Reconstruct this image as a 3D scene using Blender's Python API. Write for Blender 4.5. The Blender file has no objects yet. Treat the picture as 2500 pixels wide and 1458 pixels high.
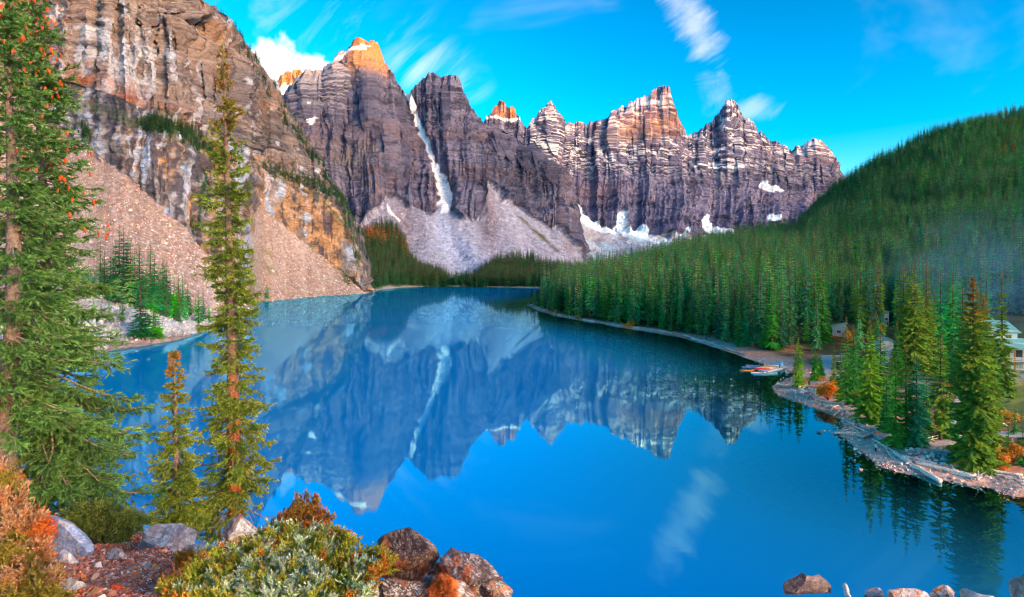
import bpy, math, random
import numpy as np

# ---------------------------------------------------------------- camera, sky, sun, exposure
sc = bpy.context.scene
FPX, HZ, CAM_H = 1500.0, 645.0, 34.0          # focal length and horizon in photo pixels, eye height over the lake
cam = bpy.data.cameras.new('camera')
camo = bpy.data.objects.new('camera', cam)
sc.collection.objects.link(camo)
sc.camera = camo
cam.sensor_width = 36.0
cam.lens = 36.0 * FPX / 2500.0
cam.shift_y = -(729.0 - HZ) / 2500.0
cam.clip_start, cam.clip_end = 0.2, 40000.0
camo.location = (0, 0, CAM_H)
camo.rotation_euler = (math.pi / 2, 0, 0)

SUN_EL, SUN_AZ = math.radians(11.0), math.radians(128.0)   # azimuth clockwise from +Y: behind and to the right
to_sun = (math.sin(SUN_AZ) * math.cos(SUN_EL), math.cos(SUN_AZ) * math.cos(SUN_EL), math.sin(SUN_EL))
sun = bpy.data.lights.new('sun', 'SUN')
sun.energy, sun.angle, sun.color = 3.2, math.radians(0.5), (1.0, 0.27, 0.02)
suno = bpy.data.objects.new('sun', sun)
sc.collection.objects.link(suno)
from mathutils import Vector, Matrix, Euler
suno.rotation_euler = Vector(to_sun).to_track_quat('Z', 'Y').to_euler()
suno.location = (300, -300, 900)

sc.view_settings.view_transform = 'Standard'
sc.view_settings.look = 'None'
sc.view_settings.gamma = 1.0
sc.view_settings.exposure = 1.62
sc.cycles.use_denoising = True
sc.cycles.pixel_filter_type = 'BLACKMAN_HARRIS'
sc.cycles.filter_width = 1.2
sc.cycles.max_bounces = 6
sc.cycles.volume_bounces = 0
sc.cycles.diffuse_bounces = 3
sc.cycles.glossy_bounces = 3
sc.cycles.transmission_bounces = 3
sc.cycles.transparent_max_bounces = 8
sc.cycles.use_adaptive_sampling = True

world = bpy.data.worlds.new('World')
sc.world = world
world.use_nodes = True
nt = world.node_tree
N, L = nt.nodes, nt.links
def nd(t, **kw):
    n = N.new(t)
    for k, v in kw.items():
        setattr(n, k, v)
    return n
def wmath(op, a, b=None, clamp=False):
    n = nd('ShaderNodeMath', operation=op, use_clamp=clamp)
    for i, v in enumerate((a, b)):
        if v is None: continue
        if isinstance(v, (int, float)): n.inputs[i].default_value = v
        else: L.new(v, n.inputs[i])
    return n.outputs[0]
sky = nd('ShaderNodeTexSky', sky_type='NISHITA', sun_disc=False)
sky.sun_elevation, sky.sun_rotation = SUN_EL, SUN_AZ
sky.altitude, sky.air_density, sky.dust_density, sky.ozone_density = 1900, 1.0, 7.6, 1.5
hs = nd('ShaderNodeHueSaturation')
hs.inputs['Saturation'].default_value = 1.32
hs.inputs['Hue'].default_value = 0.481
gam = nd('ShaderNodeGamma')
gam.inputs['Gamma'].default_value = 1.85
L.new(sky.outputs[0], gam.inputs['Color'])
L.new(gam.outputs[0], hs.inputs['Color'])
tc = nd('ShaderNodeTexCoord')
sep = nd('ShaderNodeSeparateXYZ')
L.new(tc.outputs['Generated'], sep.inputs[0])
dx, dy, dz = sep.outputs
ya = wmath('MAXIMUM', wmath('ABSOLUTE', dy), 0.05)
cu, cv = wmath('DIVIDE', dx, ya), wmath('DIVIDE', dz, ya)       # bearing and height on the sky, the same before and behind
def cloud_noise(scale, su, sv, shear, detail, dist, seed):
    cmb = nd('ShaderNodeCombineXYZ')
    L.new(wmath('MULTIPLY', wmath('ADD', cu, wmath('MULTIPLY', cv, shear)), su), cmb.inputs[0])
    L.new(wmath('MULTIPLY', cv, sv), cmb.inputs[1])
    cmb.inputs[2].default_value = seed
    n = nd('ShaderNodeTexNoise')
    n.inputs['Scale'].default_value, n.inputs['Detail'].default_value = scale, detail
    n.inputs['Roughness'].default_value, n.inputs['Distortion'].default_value = 0.62, dist
    L.new(cmb.outputs[0], n.inputs['Vector'])
    return n.outputs[0]
def ramp(v, a, b):
    m = nd('ShaderNodeMapRange', interpolation_type='SMOOTHSTEP')
    m.inputs['From Min'].default_value, m.inputs['From Max'].default_value = a, b
    L.new(v, m.inputs['Value'])
    return m.outputs[0]
def blob(px, py, rx, ry, shear=0.0):
    u0, v0 = (px - 1250) / FPX, (HZ - py) / FPX
    a = wmath('DIVIDE', wmath('ADD', wmath('SUBTRACT', cu, u0), wmath('MULTIPLY', wmath('SUBTRACT', cv, v0), shear)), rx / FPX)
    b = wmath('DIVIDE', wmath('SUBTRACT', cv, v0), ry / FPX)
    r = wmath('SQRT', wmath('ADD', wmath('MULTIPLY', a, a), wmath('MULTIPLY', b, b)))
    return wmath('SUBTRACT', 1.0, r)
puff = cloud_noise(9.0, 1, 1.15, 0, 6, 0.3, 3.1)
wisp = cloud_noise(6.0, 1.9, 1.3, -0.9, 5, 0.6, 7.7)
streak = cloud_noise(6.0, 2.6, 1.0, -1.2, 5, 0.6, 1.3)
veil = ramp(cloud_noise(1.6, 1.3, 2.2, -0.4, 4, 1.1, 5.0), 0.52, 0.86)
cum = ramp(wmath('ADD', wmath('MAXIMUM', blob(660, 150, 90, 75), wmath('MAXIMUM', blob(730, 170, 75, 55), blob(600, 205, 120, 80))),
                 wmath('MULTIPLY', wmath('SUBTRACT', puff, 0.5), 2.6)), 0.02, 0.5)
c1 = wmath('MULTIPLY', ramp(wmath('ADD', blob(1672, 20, 75, 190, 0.5), wmath('MULTIPLY', wmath('SUBTRACT', streak, 0.5), 2.2)), 0.05, 0.9), ramp(puff, 0.30, 0.66))
c2 = wmath('MULTIPLY', ramp(wmath('ADD', wmath('MAXIMUM', blob(1745, 232, 55, 62), blob(1830, 270, 70, 45, -0.6)), wmath('MULTIPLY', wmath('SUBTRACT', wisp, 0.5), 2.4)), 0.05, 0.9), ramp(puff, 0.34, 0.6))
c3 = wmath('MULTIPLY', ramp(wmath('MAXIMUM', blob(1030, 155, 150, 80, -0.6), blob(1130, 205, 90, 60)), 0.0, 0.8), ramp(streak, 0.42, 0.72))
c4 = wmath('MULTIPLY', ramp(blob(760, 60, 420, 170), 0.0, 0.9), ramp(wisp, 0.5, 0.9))
thin = wmath('MAXIMUM', wmath('MULTIPLY', c1, 0.48), wmath('MAXIMUM', wmath('MULTIPLY', c2, 0.34), wmath('MAXIMUM', wmath('MULTIPLY', c3, 0.48), wmath('MAXIMUM', wmath('MULTIPLY', c4, 0.45), wmath('MULTIPLY', veil, 0.16)))))
front = ramp(dy, -0.2, 0.15)
cfac = wmath('MULTIPLY', wmath('MAXIMUM', cum, thin), front, True)
mixc = nd('ShaderNodeMix', data_type='RGBA')
L.new(cfac, mixc.inputs[0])
L.new(hs.outputs[0], mixc.inputs[6])
mixc.inputs[7].default_value = (7.6, 7.3, 7.4, 1)
bg = N['Background']
L.new(mixc.outputs[2], bg.inputs[0])
bg.inputs[1].default_value = 0.06
world.cycles.sampling_method = 'MANUAL'
world.cycles.sample_map_resolution = 512

# ---------------------------------------------------------------- helpers
COL = sc.collection
def W(px, py, Y):
    """photo pixel at a given depth -> point in the place (metres)"""
    return np.array([(px - 1250.0) / FPX * Y, Y, CAM_H + (HZ - py) / FPX * Y])
def tag(o, label=None, cat=None, group=None, kind=None):
    for k, v in (('label', label), ('category', cat), ('group', group), ('kind', kind)):
        if v: o[k] = v
    return o
def empty(name, loc, rz=0.0):
    o = bpy.data.objects.new(name, None)
    COL.objects.link(o)
    o.location = loc
    o.rotation_euler = (0, 0, rz)
    return o
def make_mesh(name, V, faces, smooth=True, col=None, fcol=None, attrs=None, mats=(), midx=None):
    """V (n,3); faces = list of (m,3) / (m,4) integer arrays"""
    me = bpy.data.meshes.new(name)
    V = np.asarray(V, np.float32)
    faces = [np.asarray(f, np.int32) for f in faces if len(f)]
    me.vertices.add(len(V))
    me.vertices.foreach_set('co', V.ravel())
    loops = np.concatenate([f.ravel() for f in faces])
    sizes = np.concatenate([np.full(len(f), f.shape[1], np.int32) for f in faces])
    me.loops.add(len(loops))
    me.loops.foreach_set('vertex_index', loops)
    me.polygons.add(len(sizes))
    starts = np.concatenate([[0], np.cumsum(sizes)[:-1]]).astype(np.int32)
    me.polygons.foreach_set('loop_start', starts)
    me.polygons.foreach_set('use_smooth', np.full(len(sizes), bool(smooth)))
    if midx is not None:
        me.polygons.foreach_set('material_index', np.asarray(midx, np.int32))
    if col is not None:
        a = me.color_attributes.new('Col', 'FLOAT_COLOR', 'POINT')
        c = np.ones((len(V), 4), np.float32); c[:, :3] = col
        a.data.foreach_set('color', c.ravel())
    for k, v in (attrs or {}).items():
        a = me.attributes.new(k, 'FLOAT', 'POINT')
        a.data.foreach_set('value', np.asarray(v, np.float32))
    for m in mats:
        me.materials.append(m)
    me.update(calc_edges=True)
    return me
def link(name, me, parent=None, loc=None):
    o = bpy.data.objects.new(name, me)
    COL.objects.link(o)
    if parent is not None: o.parent = parent
    if loc is not None: o.location = loc
    return o
def copy_tree(src, loc, rz=0.0, scale=1.0):
    """a thing copied with its parts and sub-parts"""
    def rec(o, par):
        c = o.copy(); COL.objects.link(c); c.parent = par
        for ch in o.children: rec(ch, c)
        return c
    c = rec(src, None)
    c.location = loc; c.rotation_euler = (0, 0, rz)
    c.scale = (scale,) * 3 if isinstance(scale, (int, float)) else scale
    return c
def grid_faces(nr, nc, off=0):
    i = np.arange(nr - 1)[:, None] * nc + np.arange(nc - 1)[None, :] + off
    i = i.ravel()
    return np.stack([i, i + 1, i + 1 + nc, i + nc], 1)

def _h(i, j, k, s):
    n = (i * 374761393 + j * 668265263 + k * 2147483647 + s * 1274126177) & 0xffffffff
    n = ((n ^ (n >> 13)) * 1274126177) & 0xffffffff
    n = ((n ^ (n >> 16)) * 2246822519) & 0xffffffff
    return (n >> 8) / float(1 << 24) * 2 - 1
def vnoise(x, y, z, seed=0):
    """smooth lattice noise in -1..1 (axes given as plain numbers cost nothing)"""
    I, Fr = [], []
    for v in (x, y, z):
        if np.ndim(v) == 0:
            i = math.floor(v); f = v - i
            I.append((np.int64(i), np.int64(i + 1))); Fr.append(f * f * f * (f * (f * 6 - 15) + 10))
        else:
            i = np.floor(v).astype(np.int64); f = (v - i).astype(np.float32)
            I.append((i, i + 1)); Fr.append(f * f * f * (f * (f * 6 - 15) + 10))
    # a plain-number axis is blended in at one lattice step, shifted so that the pattern stays continuous
    r = 0.0
    dims = [(0, 1) if np.ndim(v) else (0,) for v in (x, y, z)]
    for a in dims[0]:
        wa = 1.0 if len(dims[0]) == 1 else (Fr[0] if a else 1 - Fr[0])
        for b in dims[1]:
            wb = 1.0 if len(dims[1]) == 1 else (Fr[1] if b else 1 - Fr[1])
            for c in dims[2]:
                wc = 1.0 if len(dims[2]) == 1 else (Fr[2] if c else 1 - Fr[2])
                r = r + _h(I[0][a], I[1][b], I[2][c], seed).astype(np.float32) * (wa * wb * wc)
    return r
def fbm(x, y, z, octs=4, seed=0, gain=0.5, lac=2.03):
    r, a, f = 0.0, 1.0, 1.0
    for o in range(octs):
        r = r + a * vnoise(np.asarray(x) * f, np.asarray(y) * f, np.asarray(z) * f, seed + o * 17)
        a *= gain; f *= lac
    return r
def ridged(x, y, z, octs=4, seed=0, gain=0.5, lac=2.1):
    r, a, f = 0.0, 1.0, 1.0
    for o in range(octs):
        r = r + a * (1 - 2 * np.abs(vnoise(np.asarray(x) * f, np.asarray(y) * f, np.asarray(z) * f, seed + o * 31)))
        a *= gain; f *= lac
    return r
def sstep(a, b, x):
    t = np.clip((x - a) / (b - a), 0, 1)
    return t * t * (3 - 2 * t)
def mixc3(a, b, t):
    t = np.clip(t, 0, 1)[..., None]
    return np.asarray(a) * (1 - t) + np.asarray(b) * t
def curve_at(pts, px):
    p = np.array(pts, float)
    return np.stack([np.interp(px, p[:, 0], p[:, i]) for i in range(1, p.shape[1])], 0)

# ---------------------------------------------------------------- materials
def new_mat(name):
    m = bpy.data.materials.new(name)
    m.use_nodes = True
    return m, m.node_tree.nodes, m.node_tree.links, m.node_tree.nodes['Principled BSDF']
def mat_vc(name, rough=0.9, nscale=1.0, var=0.25, bump=0.3, bscale=None, spec=0.2, hue_rand=0.0, val_rand=0.0, transl=0.0, bdist=0.1):
    """albedo from the surface's own colour attribute, broken up by fine noise, with relief"""
    m, n, l, b = new_mat(name)
    at = n.new('ShaderNodeAttribute'); at.attribute_name = 'Col'
    src = at.outputs['Color']
    tcn = n.new('ShaderNodeTexCoord')
    if var:
        no = n.new('ShaderNodeTexNoise'); no.inputs['Scale'].default_value = nscale; no.inputs['Detail'].default_value = 3
        no.inputs['Roughness'].default_value = 0.7
        l.new(tcn.outputs['Object'], no.inputs['Vector'])
        mr = n.new('ShaderNodeMapRange')
        mr.inputs['From Min'].default_value, mr.inputs['From Max'].default_value = 0.3, 0.7
        mr.inputs['To Min'].default_value, mr.inputs['To Max'].default_value = 1 - var, 1 + var
        l.new(no.outputs[0], mr.inputs['Value'])
        mx = n.new('ShaderNodeVectorMath'); mx.operation = 'SCALE'
        l.new(src, mx.inputs[0]); l.new(mr.outputs[0], mx.inputs['Scale'])
        src = mx.outputs[0]
        if bump:
            bp = n.new('ShaderNodeBump'); bp.inputs['Strength'].default_value = bump; bp.inputs['Distance'].default_value = bdist
            nb = n.new('ShaderNodeTexNoise'); nb.inputs['Scale'].default_value = bscale or nscale * 2; nb.inputs['Detail'].default_value = 3
            nb.inputs['Roughness'].default_value = 0.7
            l.new(tcn.outputs['Object'], nb.inputs['Vector'])
            l.new(nb.outputs[0], bp.inputs['Height']); l.new(bp.outputs[0], b.inputs['Normal'])
    if hue_rand or val_rand:
        oi = n.new('ShaderNodeObjectInfo')
        h = n.new('ShaderNodeHueSaturation')
        def rnd(lo, hi, mul):
            w = n.new('ShaderNodeMath'); w.operation = 'MULTIPLY'; w.inputs[1].default_value = mul; l.new(oi.outputs['Random'], w.inputs[0])
            f = n.new('ShaderNodeMath'); f.operation = 'FRACT'; l.new(w.outputs[0], f.inputs[0])
            r = n.new('ShaderNodeMapRange'); r.inputs['To Min'].default_value, r.inputs['To Max'].default_value = lo, hi
            l.new(f.outputs[0], r.inputs['Value']); return r.outputs[0]
        l.new(rnd(0.5 - hue_rand, 0.5 + hue_rand * 0.8, 1.0), h.inputs['Hue'])
        l.new(rnd(1 - val_rand, 1 + val_rand, 7.31), h.inputs['Value'])
        l.new(rnd(0.75, 1.1, 3.17), h.inputs['Saturation'])
        l.new(src, h.inputs['Color']); src = h.outputs[0]
    l.new(src, b.inputs['Base Color'])
    b.inputs['Roughness'].default_value = rough
    b.inputs['Specular IOR Level'].default_value = spec
    if transl:
        tr = n.new('ShaderNodeBsdfTranslucent'); l.new(src, tr.inputs['Color'])
        mxs = n.new('ShaderNodeMixShader'); mxs.inputs[0].default_value = transl
        l.new(b.outputs[0], mxs.inputs[1]); l.new(tr.outputs[0], mxs.inputs[2])
        l.new(mxs.outputs[0], n['Material Output'].inputs['Surface'])
    return m
def mat_plain(name, color, rough=0.7, nscale=4.0, var=0.2, bump=0.2, spec=0.3, metallic=0.0, stretch=(1, 1, 1), bdist=0.02):
    m, n, l, b = new_mat(name)
    tcn = n.new('ShaderNodeTexCoord'); mp = n.new('ShaderNodeMapping'); mp.inputs['Scale'].default_value = stretch
    l.new(tcn.outputs['Object'], mp.inputs[0])
    no = n.new('ShaderNodeTexNoise'); no.inputs['Scale'].default_value = nscale; no.inputs['Detail'].default_value = 3
    l.new(mp.outputs[0], no.inputs['Vector'])
    mr = n.new('ShaderNodeMapRange')
    mr.inputs['From Min'].default_value, mr.inputs['From Max'].default_value = 0.3, 0.7
    mr.inputs['To Min'].default_value, mr.inputs['To Max'].default_value = 1 - var, 1 + var
    l.new(no.outputs[0], mr.inputs['Value'])
    mx = n.new('ShaderNodeVectorMath'); mx.operation = 'SCALE'; mx.inputs[0].default_value = color[:3]
    l.new(mr.outputs[0], mx.inputs['Scale']); l.new(mx.outputs[0], b.inputs['Base Color'])
    if bump:
        bp = n.new('ShaderNodeBump'); bp.inputs['Strength'].default_value = bump; bp.inputs['Distance'].default_value = bdist
        l.new(no.outputs[0], bp.inputs['Height']); l.new(bp.outputs[0], b.inputs['Normal'])
    b.inputs['Roughness'].default_value = rough
    b.inputs['Specular IOR Level'].default_value = spec
    b.inputs['Metallic'].default_value = metallic
    return m
M_ROCK = mat_vc('cliff_rock', 0.92, 0.35, 0.35, 0.5, 0.8, bdist=0.8)
M_FARROCK = mat_vc('far_rock', 0.92, 0.12, 0.35, 0.5, 0.3, bdist=2.5)
M_GROUND = mat_vc('ground', 0.95, 0.8, 0.3, 0.5, 2.5, bdist=0.15)
M_NEARGROUND = mat_vc('near_ground', 0.95, 25.0, 0.45, 0.6, 60.0, bdist=0.02)
# ---------------------------------------------------------------- mountains
def loft(curves, px0, px1, nc, rows, jag=None, seed=0, back=(60, 160, 320), backdrop=(20, 110, 300), smooth=0):
    """surface through curves given bottom to top as (px, py, depth); continues over the crest and down the far side"""
    px = np.linspace(px0, px1, nc)
    C = []
    for k, c in enumerate(curves):
        py, Y = curve_at(c, px)
        if smooth and k < len(curves) - 1:
            ker = np.hanning(2 * smooth + 3); ker /= ker.sum()
            pad = lambda a: np.convolve(np.pad(a, smooth + 1, mode='edge'), ker, 'valid')
            py, Y = pad(py), pad(Y)
        C.append((py, Y))
    if jag:
        amp, sc_ = jag
        n = fbm(px / sc_, 3.3, 7.1, 5, seed, 0.6) + 0.6 * np.abs(vnoise(px / sc_ * 3, 1.1, 2.2, seed + 5))
        C[-1] = (C[-1][0] + amp * n, C[-1][1] + amp * 3 * fbm(px / sc_, 9.3, 2.1, 3, seed + 3))
    PY, YY, T = [], [], []
    for k in range(len(C) - 1):
        n = rows[k]
        ts = np.linspace(0, 1, n, endpoint=(k == len(C) - 2))
        for t in ts:
            PY.append(C[k][0] * (1 - t) + C[k + 1][0] * t)
            YY.append(C[k][1] * (1 - t) + C[k + 1][1] * t)
            T.append(k + t)
    PY, YY, T = np.array(PY), np.array(YY), np.array(T)
    X = (px[None] - 1250) / FPX * YY
    Z = CAM_H + (HZ - PY) / FPX * YY
    nfront = len(T)
    for b, d in zip(back, backdrop):
        Yb = YY[nfront - 1] + b
        X = np.vstack([X, X[nfront - 1][None]]); YY = np.vstack([YY, Yb[None]])
        Z = np.vstack([Z, np.maximum(Z[nfront - 1] - d, -20)[None]]); PY = np.vstack([PY, PY[nfront - 1][None]])
    T = np.concatenate([T, np.full(len(back), len(C) - 1 + 0.01)])
    return dict(px=px, PX=np.broadcast_to(px[None], PY.shape), PY=PY, X=X, Y=YY, Z=Z, T=np.broadcast_to(T[:, None], PY.shape), nf=nfront)
def normals(g):
    P = np.stack([g['X'], g['Y'], g['Z']], -1)
    du = np.gradient(P, axis=1); dv = np.gradient(P, axis=0)
    n = np.cross(du, dv)
    n /= np.maximum(np.linalg.norm(n, axis=-1, keepdims=True), 1e-9)
    n[n[..., 1] > 0.3] *= -1
    return n
def displace(g, d, up=0.0):
    n = normals(g)
    nn = n.copy(); nn[..., 2] *= 0.35
    nn /= np.maximum(np.linalg.norm(nn, axis=-1, keepdims=True), 1e-9)
    g['X'] = g['X'] + nn[..., 0] * d; g['Y'] = g['Y'] + nn[..., 1] * d; g['Z'] = g['Z'] + nn[..., 2] * d + up
    return g
def grid_obj(name, g, col, mat, attrs=None, smooth=False):
    nr, nc = g['X'].shape
    V = np.stack([g['X'], g['Y'], g['Z']], -1).reshape(-1, 3)
    me = make_mesh(name, V, [grid_faces(nr, nc)], smooth, col.reshape(-1, 3), attrs=attrs, mats=[mat])
    return link(name, me)
def line_dist(PX, PY, pts):
    """distance in pixels to a polyline and position along it, for marks that follow a line on a rock face"""
    best = np.full(PX.shape, 1e9); along = np.zeros(PX.shape)
    p = np.array(pts, float); n = len(p) - 1
    for i in range(n):
        a, b = p[i], p[i + 1]; ab = b - a
        t = np.clip(((PX - a[0]) * ab[0] + (PY - a[1]) * ab[1]) / (ab @ ab), 0, 1)
        d = np.hypot(PX - a[0] - ab[0] * t, PY - a[1] - ab[1] * t)
        m = d < best
        best = np.where(m, d, best); along = np.where(m, (i + t) / n, along)
    return best, along

def rock_relief(X, Y, Z, s, seed, dip=(0.0, 0.0), vert=1.0, strat=1.0, H0=None):
    """relief of a bedded limestone wall: s is the size of the main buttresses in metres"""
    zz = Z + dip[0] * X + dip[1] * Y
    wz = zz + 0.022 * s * fbm(X / s, Y / s, Z / s, 3, seed)
    H = (X + 0.55 * Y if H0 is None else H0) + 0.035 * s * fbm(X / s * 1.3, Y / s * 1.3, Z / s * 0.8, 2, seed + 50)
    d = 0.17 * s * ridged(H / s * 0.8, 0.3, Z / s * 0.16, 3, seed + 1, 0.5) * vert
    d = d + 0.075 * s * ridged(H / s * 3.6, 1.7, Z / s * 0.5, 2, seed + 21, 0.6) * vert
    d = d + 0.030 * s * ridged(H / s * 11.0, 4.7, Z / s * 1.6, 2, seed + 27, 0.6) * vert
    d = d + 0.05 * s * fbm(X / s * 1.1, Y / s * 1.1, Z / s * 1.1, 3, seed + 2, 0.5)
    d = d + 0.022 * s * fbm(X / s * 11, Y / s * 11, Z / s * 14, 3, seed + 6, 0.6)
    st = vnoise(wz / s * 7, 0.5, H / s * 0.2, seed + 3) + 0.6 * vnoise(wz / s * 17, 2.5, H / s * 0.35, seed + 4)
    st = np.sign(st) * np.abs(st) ** 0.6
    bk = vnoise(wz / s * 34, 5.5, H / s * 1.2, seed + 8)
    d = d + (0.018 * st + 0.010 * np.sign(bk) * np.abs(bk) ** 0.5) * s * strat
    return d, wz, H, st, bk

# --- the near cliff on the left with its scree slopes
ridgeL = [(-220, -420, 760), (0, -320, 690), (130, -240, 660), (300, -130, 600), (420, -50, 620), (490, 2, 690), (520, 14, 725), (540, 34, 760), (570, 66, 800), (600, 112, 850), (625, 146, 868),
          (650, 184, 880), (685, 236, 892), (720, 292, 900), (755, 356, 892), (790, 420, 880), (830, 490, 850), (855, 545, 826), (875, 620, 800), (893, 690, 765), (912, 715, 745)]
ledgeL = [(-220, 0, 640), (0, 150, 575), (130, 262, 540), (200, 268, 520), (300, 292, 475), (420, 335, 470), (540, 378, 540), (600, 398, 640), (640, 412, 745), (720, 455, 765), (800, 500, 775),
          (845, 560, 770), (875, 640, 762), (893, 704, 748), (912, 716.5, 740)]
screeL = [(-220, 20, 630), (0, 165, 560), (130, 285, 527), (300, 420, 450), (420, 530, 430), (540, 650, 425), (595, 702, 455), (612, 640, 560), (625, 492, 695), (640, 508, 705), (720, 575, 718), (800, 640, 733),
          (860, 688, 742), (893, 713, 740), (912, 718, 735)]
bankL = [(-220, 760, 235), (0, 742, 255), (130, 740, 268), (240, 738, 285), (330, 748, 290), (430, 768, 310), (500, 789, 330), (540, 775, 375), (600, 752, 440), (640, 732, 572), (720, 724, 622), (800, 719, 676), (900, 715, 722), (912, 719, 730)]
def on_water_Y(py): return CAM_H * FPX / (py - HZ)
shoreL_px = [(-220, 935), (0, 892), (130, 872), (240, 858), (330, 845), (430, 828), (490, 813), (515, 796), (540, 786), (600, 766), (640, 738), (720, 729), (800, 723), (900, 716.5), (912, 720)]
shoreL = [(a, b + 5, on_water_Y(b) - 5) for a, b in shoreL_px]
g = loft([shoreL, bankL, screeL, ledgeL, ridgeL], -220, 912, 540, [22, 92, 82, 165], jag=(5, 22), seed=4, smooth=3)
PX, PY, T = g['PX'].copy(), g['PY'].copy(), g['T'].copy()
X, Y, Z = g['X'], g['Y'], g['Z']
isscree = 1 - sstep(1.96, 2.03, T + 0.04 * fbm(X / 12, Y / 12, Z / 12, 3, 9))
d, wz, H, st, bk = rock_relief(X, Y, Z, 75.0, 11, dip=(0.17, 0.0), vert=0.7, strat=1.2, H0=(PX - 1250) / FPX * 620)
upper = sstep(3.0, 3.25, T); lower = (1 - upper) * (1 - isscree)
edge = 1 - sstep(3.85, 4.0, T)
edge = np.where(T > 4.0, 0.0, edge)
# the deep recess that splits the upper wall, and the ramp right of it
rd, ra = line_dist(PX, PY, [(395, -60), (430, 20), (490, 80), (528, 150), (540, 260), (560, 350)])
groove = -26 * np.exp(-(rd / 14.0) ** 2) * sstep(0.0, 0.1, ra) * (1 - 0.6 * ra) + 10 * np.exp(-((rd - 34) / 20.0) ** 2)
dd = (d * (0.75 + 0.25 * edge) + groove * upper) * (1 - isscree)
dd = np.where(lower > 0.5, dd * 0.65, dd)
scr = 0.9 * fbm(X / 14, Y / 14, Z / 14, 4, 33) + 0.7 * np.maximum(0, fbm(X / 2.6, Y / 2.6, Z / 2.6, 3, 35)) + 1.0 * vnoise((X * .8 + Y * .5) / 9, 1, Z / 60, 37)
bankm = 1 - sstep(0.9, 1.2, T)
scr = scr + bankm * (1.6 * fbm(X / 6, Y / 6, Z / 6, 4, 41) + 1.1 * ridged(X / 3, Y / 3, Z / 3, 2, 42) * sstep(0.05, 0.3, T))
dd = dd + scr * isscree * sstep(0.0, 0.15, T)
g = displace(g, dd * np.where(T > 4, 0.3, 1) * (1 - 0.7 * sstep(3.85, 4.0, T)))
n = normals(g)
X, Y, Z = g['X'], g['Y'], g['Z']
f1 = fbm(X / 30, Y / 30, Z / 30, 4, 61); f2 = fbm(X / 9, Y / 9, Z / 9, 4, 62)
col = mixc3((0.27, 0.155, 0.105), (0.37, 0.25, 0.185), 0.5 + 0.6 * f1)
col = mixc3(col, (0.17, 0.125, 0.115), sstep(0.1, 0.8, -st * 0.7 + 0.4 * f2) * 0.75)
col = mixc3(col, (0.47, 0.36, 0.29), sstep(0.1, 0.7, bk + 0.3 * f2) * 0.45)
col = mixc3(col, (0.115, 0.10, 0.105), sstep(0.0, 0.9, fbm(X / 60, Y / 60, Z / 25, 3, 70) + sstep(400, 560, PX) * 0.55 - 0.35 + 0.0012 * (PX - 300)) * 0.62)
Hs = (PX - 1250) / FPX * 620
wh = fbm(Hs / 6, 0.2, Z / 22, 4, 71) + 0.5 * fbm(Hs / 2.0, 0.2, Z / 9, 3, 76) + 0.3 * f2
whm = np.exp(-((PX - 270) / 190.0) ** 2 - ((PY - 130) / 120.0) ** 2) + 0.55 * np.exp(-((PX - 445) / 60.0) ** 2 - ((PY - 215) / 60.0) ** 2)
col = mixc3(col, (0.62, 0.56, 0.52), sstep(0.25, 0.75, wh * 0.8 + whm * 0.75 - 0.25) * 0.85)
crk = np.abs(vnoise(wz / 3.1, 7.5, H / 16, 181)); col = mixc3(col, (0.075, 0.055, 0.05), sstep(0.10, 0.02, crk) * (0.55 + 0.4 * f1) * 0.9)
crk2 = np.abs(vnoise(wz / 7.5, 3.5, H / 40, 182)); col = mixc3(col, (0.07, 0.055, 0.05), sstep(0.07, 0.01, crk2) * 0.8)
jnt = np.abs(vnoise(H / 8.0, 2.5, Z / 26, 183)); col = mixc3(col, (0.08, 0.06, 0.055), sstep(0.05, 0.0, jnt) * 0.7)
red = np.exp(-(((T - 3.12) / 0.10) ** 2)) * sstep(560, 330, PX)
col = mixc3(col, (0.40, 0.13, 0.065), red * (0.45 + 0.7 * f2) * 1.1)
org = np.exp(-((PX - 490) / 40.0) ** 2 - ((PY - 105) / 45.0) ** 2) + 0.6 * np.exp(-((PX - 620) / 60.0) ** 2 - ((PY - 260) / 40.0) ** 2)
col = mixc3(col, (0.42, 0.19, 0.075), org * (0.55 + 0.7 * f2))
# lower wall: black and slate water streaks, ochre and pale limestone
Hs = (PX - 1250) / FPX * 620
stv = 0.75 * fbm(Hs / 4.5, 0.7, Z / 45, 4, 81) + 0.45 * f2 + 0.35 * f1
cl = mixc3((0.30, 0.215, 0.165), (0.42, 0.35, 0.30), 0.5 + 0.7 * f1)
orl = sstep(-0.15, 0.55, vnoise(Hs / 14, 1.0, Z / 40, 83) + 0.5 * f2 + sstep(340, 420, PX) * 0.35 + sstep(600, 700, PX) * 0.3 - 0.25)
cl = mixc3(cl, (0.56, 0.245, 0.075), orl * 0.8)
cl = mixc3(cl, (0.085, 0.07, 0.08), sstep(0.02, 0.4, stv + 0.55 * np.exp(-((PX - 350) / 75.0) ** 2) - 0.12 * sstep(600, 640, PX)) * 0.88)
cl = mixc3(cl, (0.50, 0.52, 0.56), sstep(0.35, 0.75, -stv + 0.3 * vnoise(Hs / 16, 3, Z / 30, 85) + 0.4 * np.exp(-((PX - 235) / 30.0) ** 2) + 0.45 * np.exp(-((PX - 590) / 55.0) ** 2) - 0.1) * 0.8)
crk = np.abs(vnoise(wz / 4.0, 9.5, H / 10, 184)); cl = mixc3(cl, (0.06, 0.05, 0.05), sstep(0.09, 0.01, crk) * 0.7)
blk = vnoise(Hs / 6.0, 4.0, Z / 7.0, 185) + 0.6 * vnoise(Hs / 2.5, 4.0, Z / 3.0, 186)
cl = cl * (1 + 0.35 * blk)[..., None]
col = np.where((lower > 0.5)[..., None], cl, col)
ledge = np.exp(-(((T - 3.0) / 0.05) ** 2)) * (PX > 140)
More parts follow.
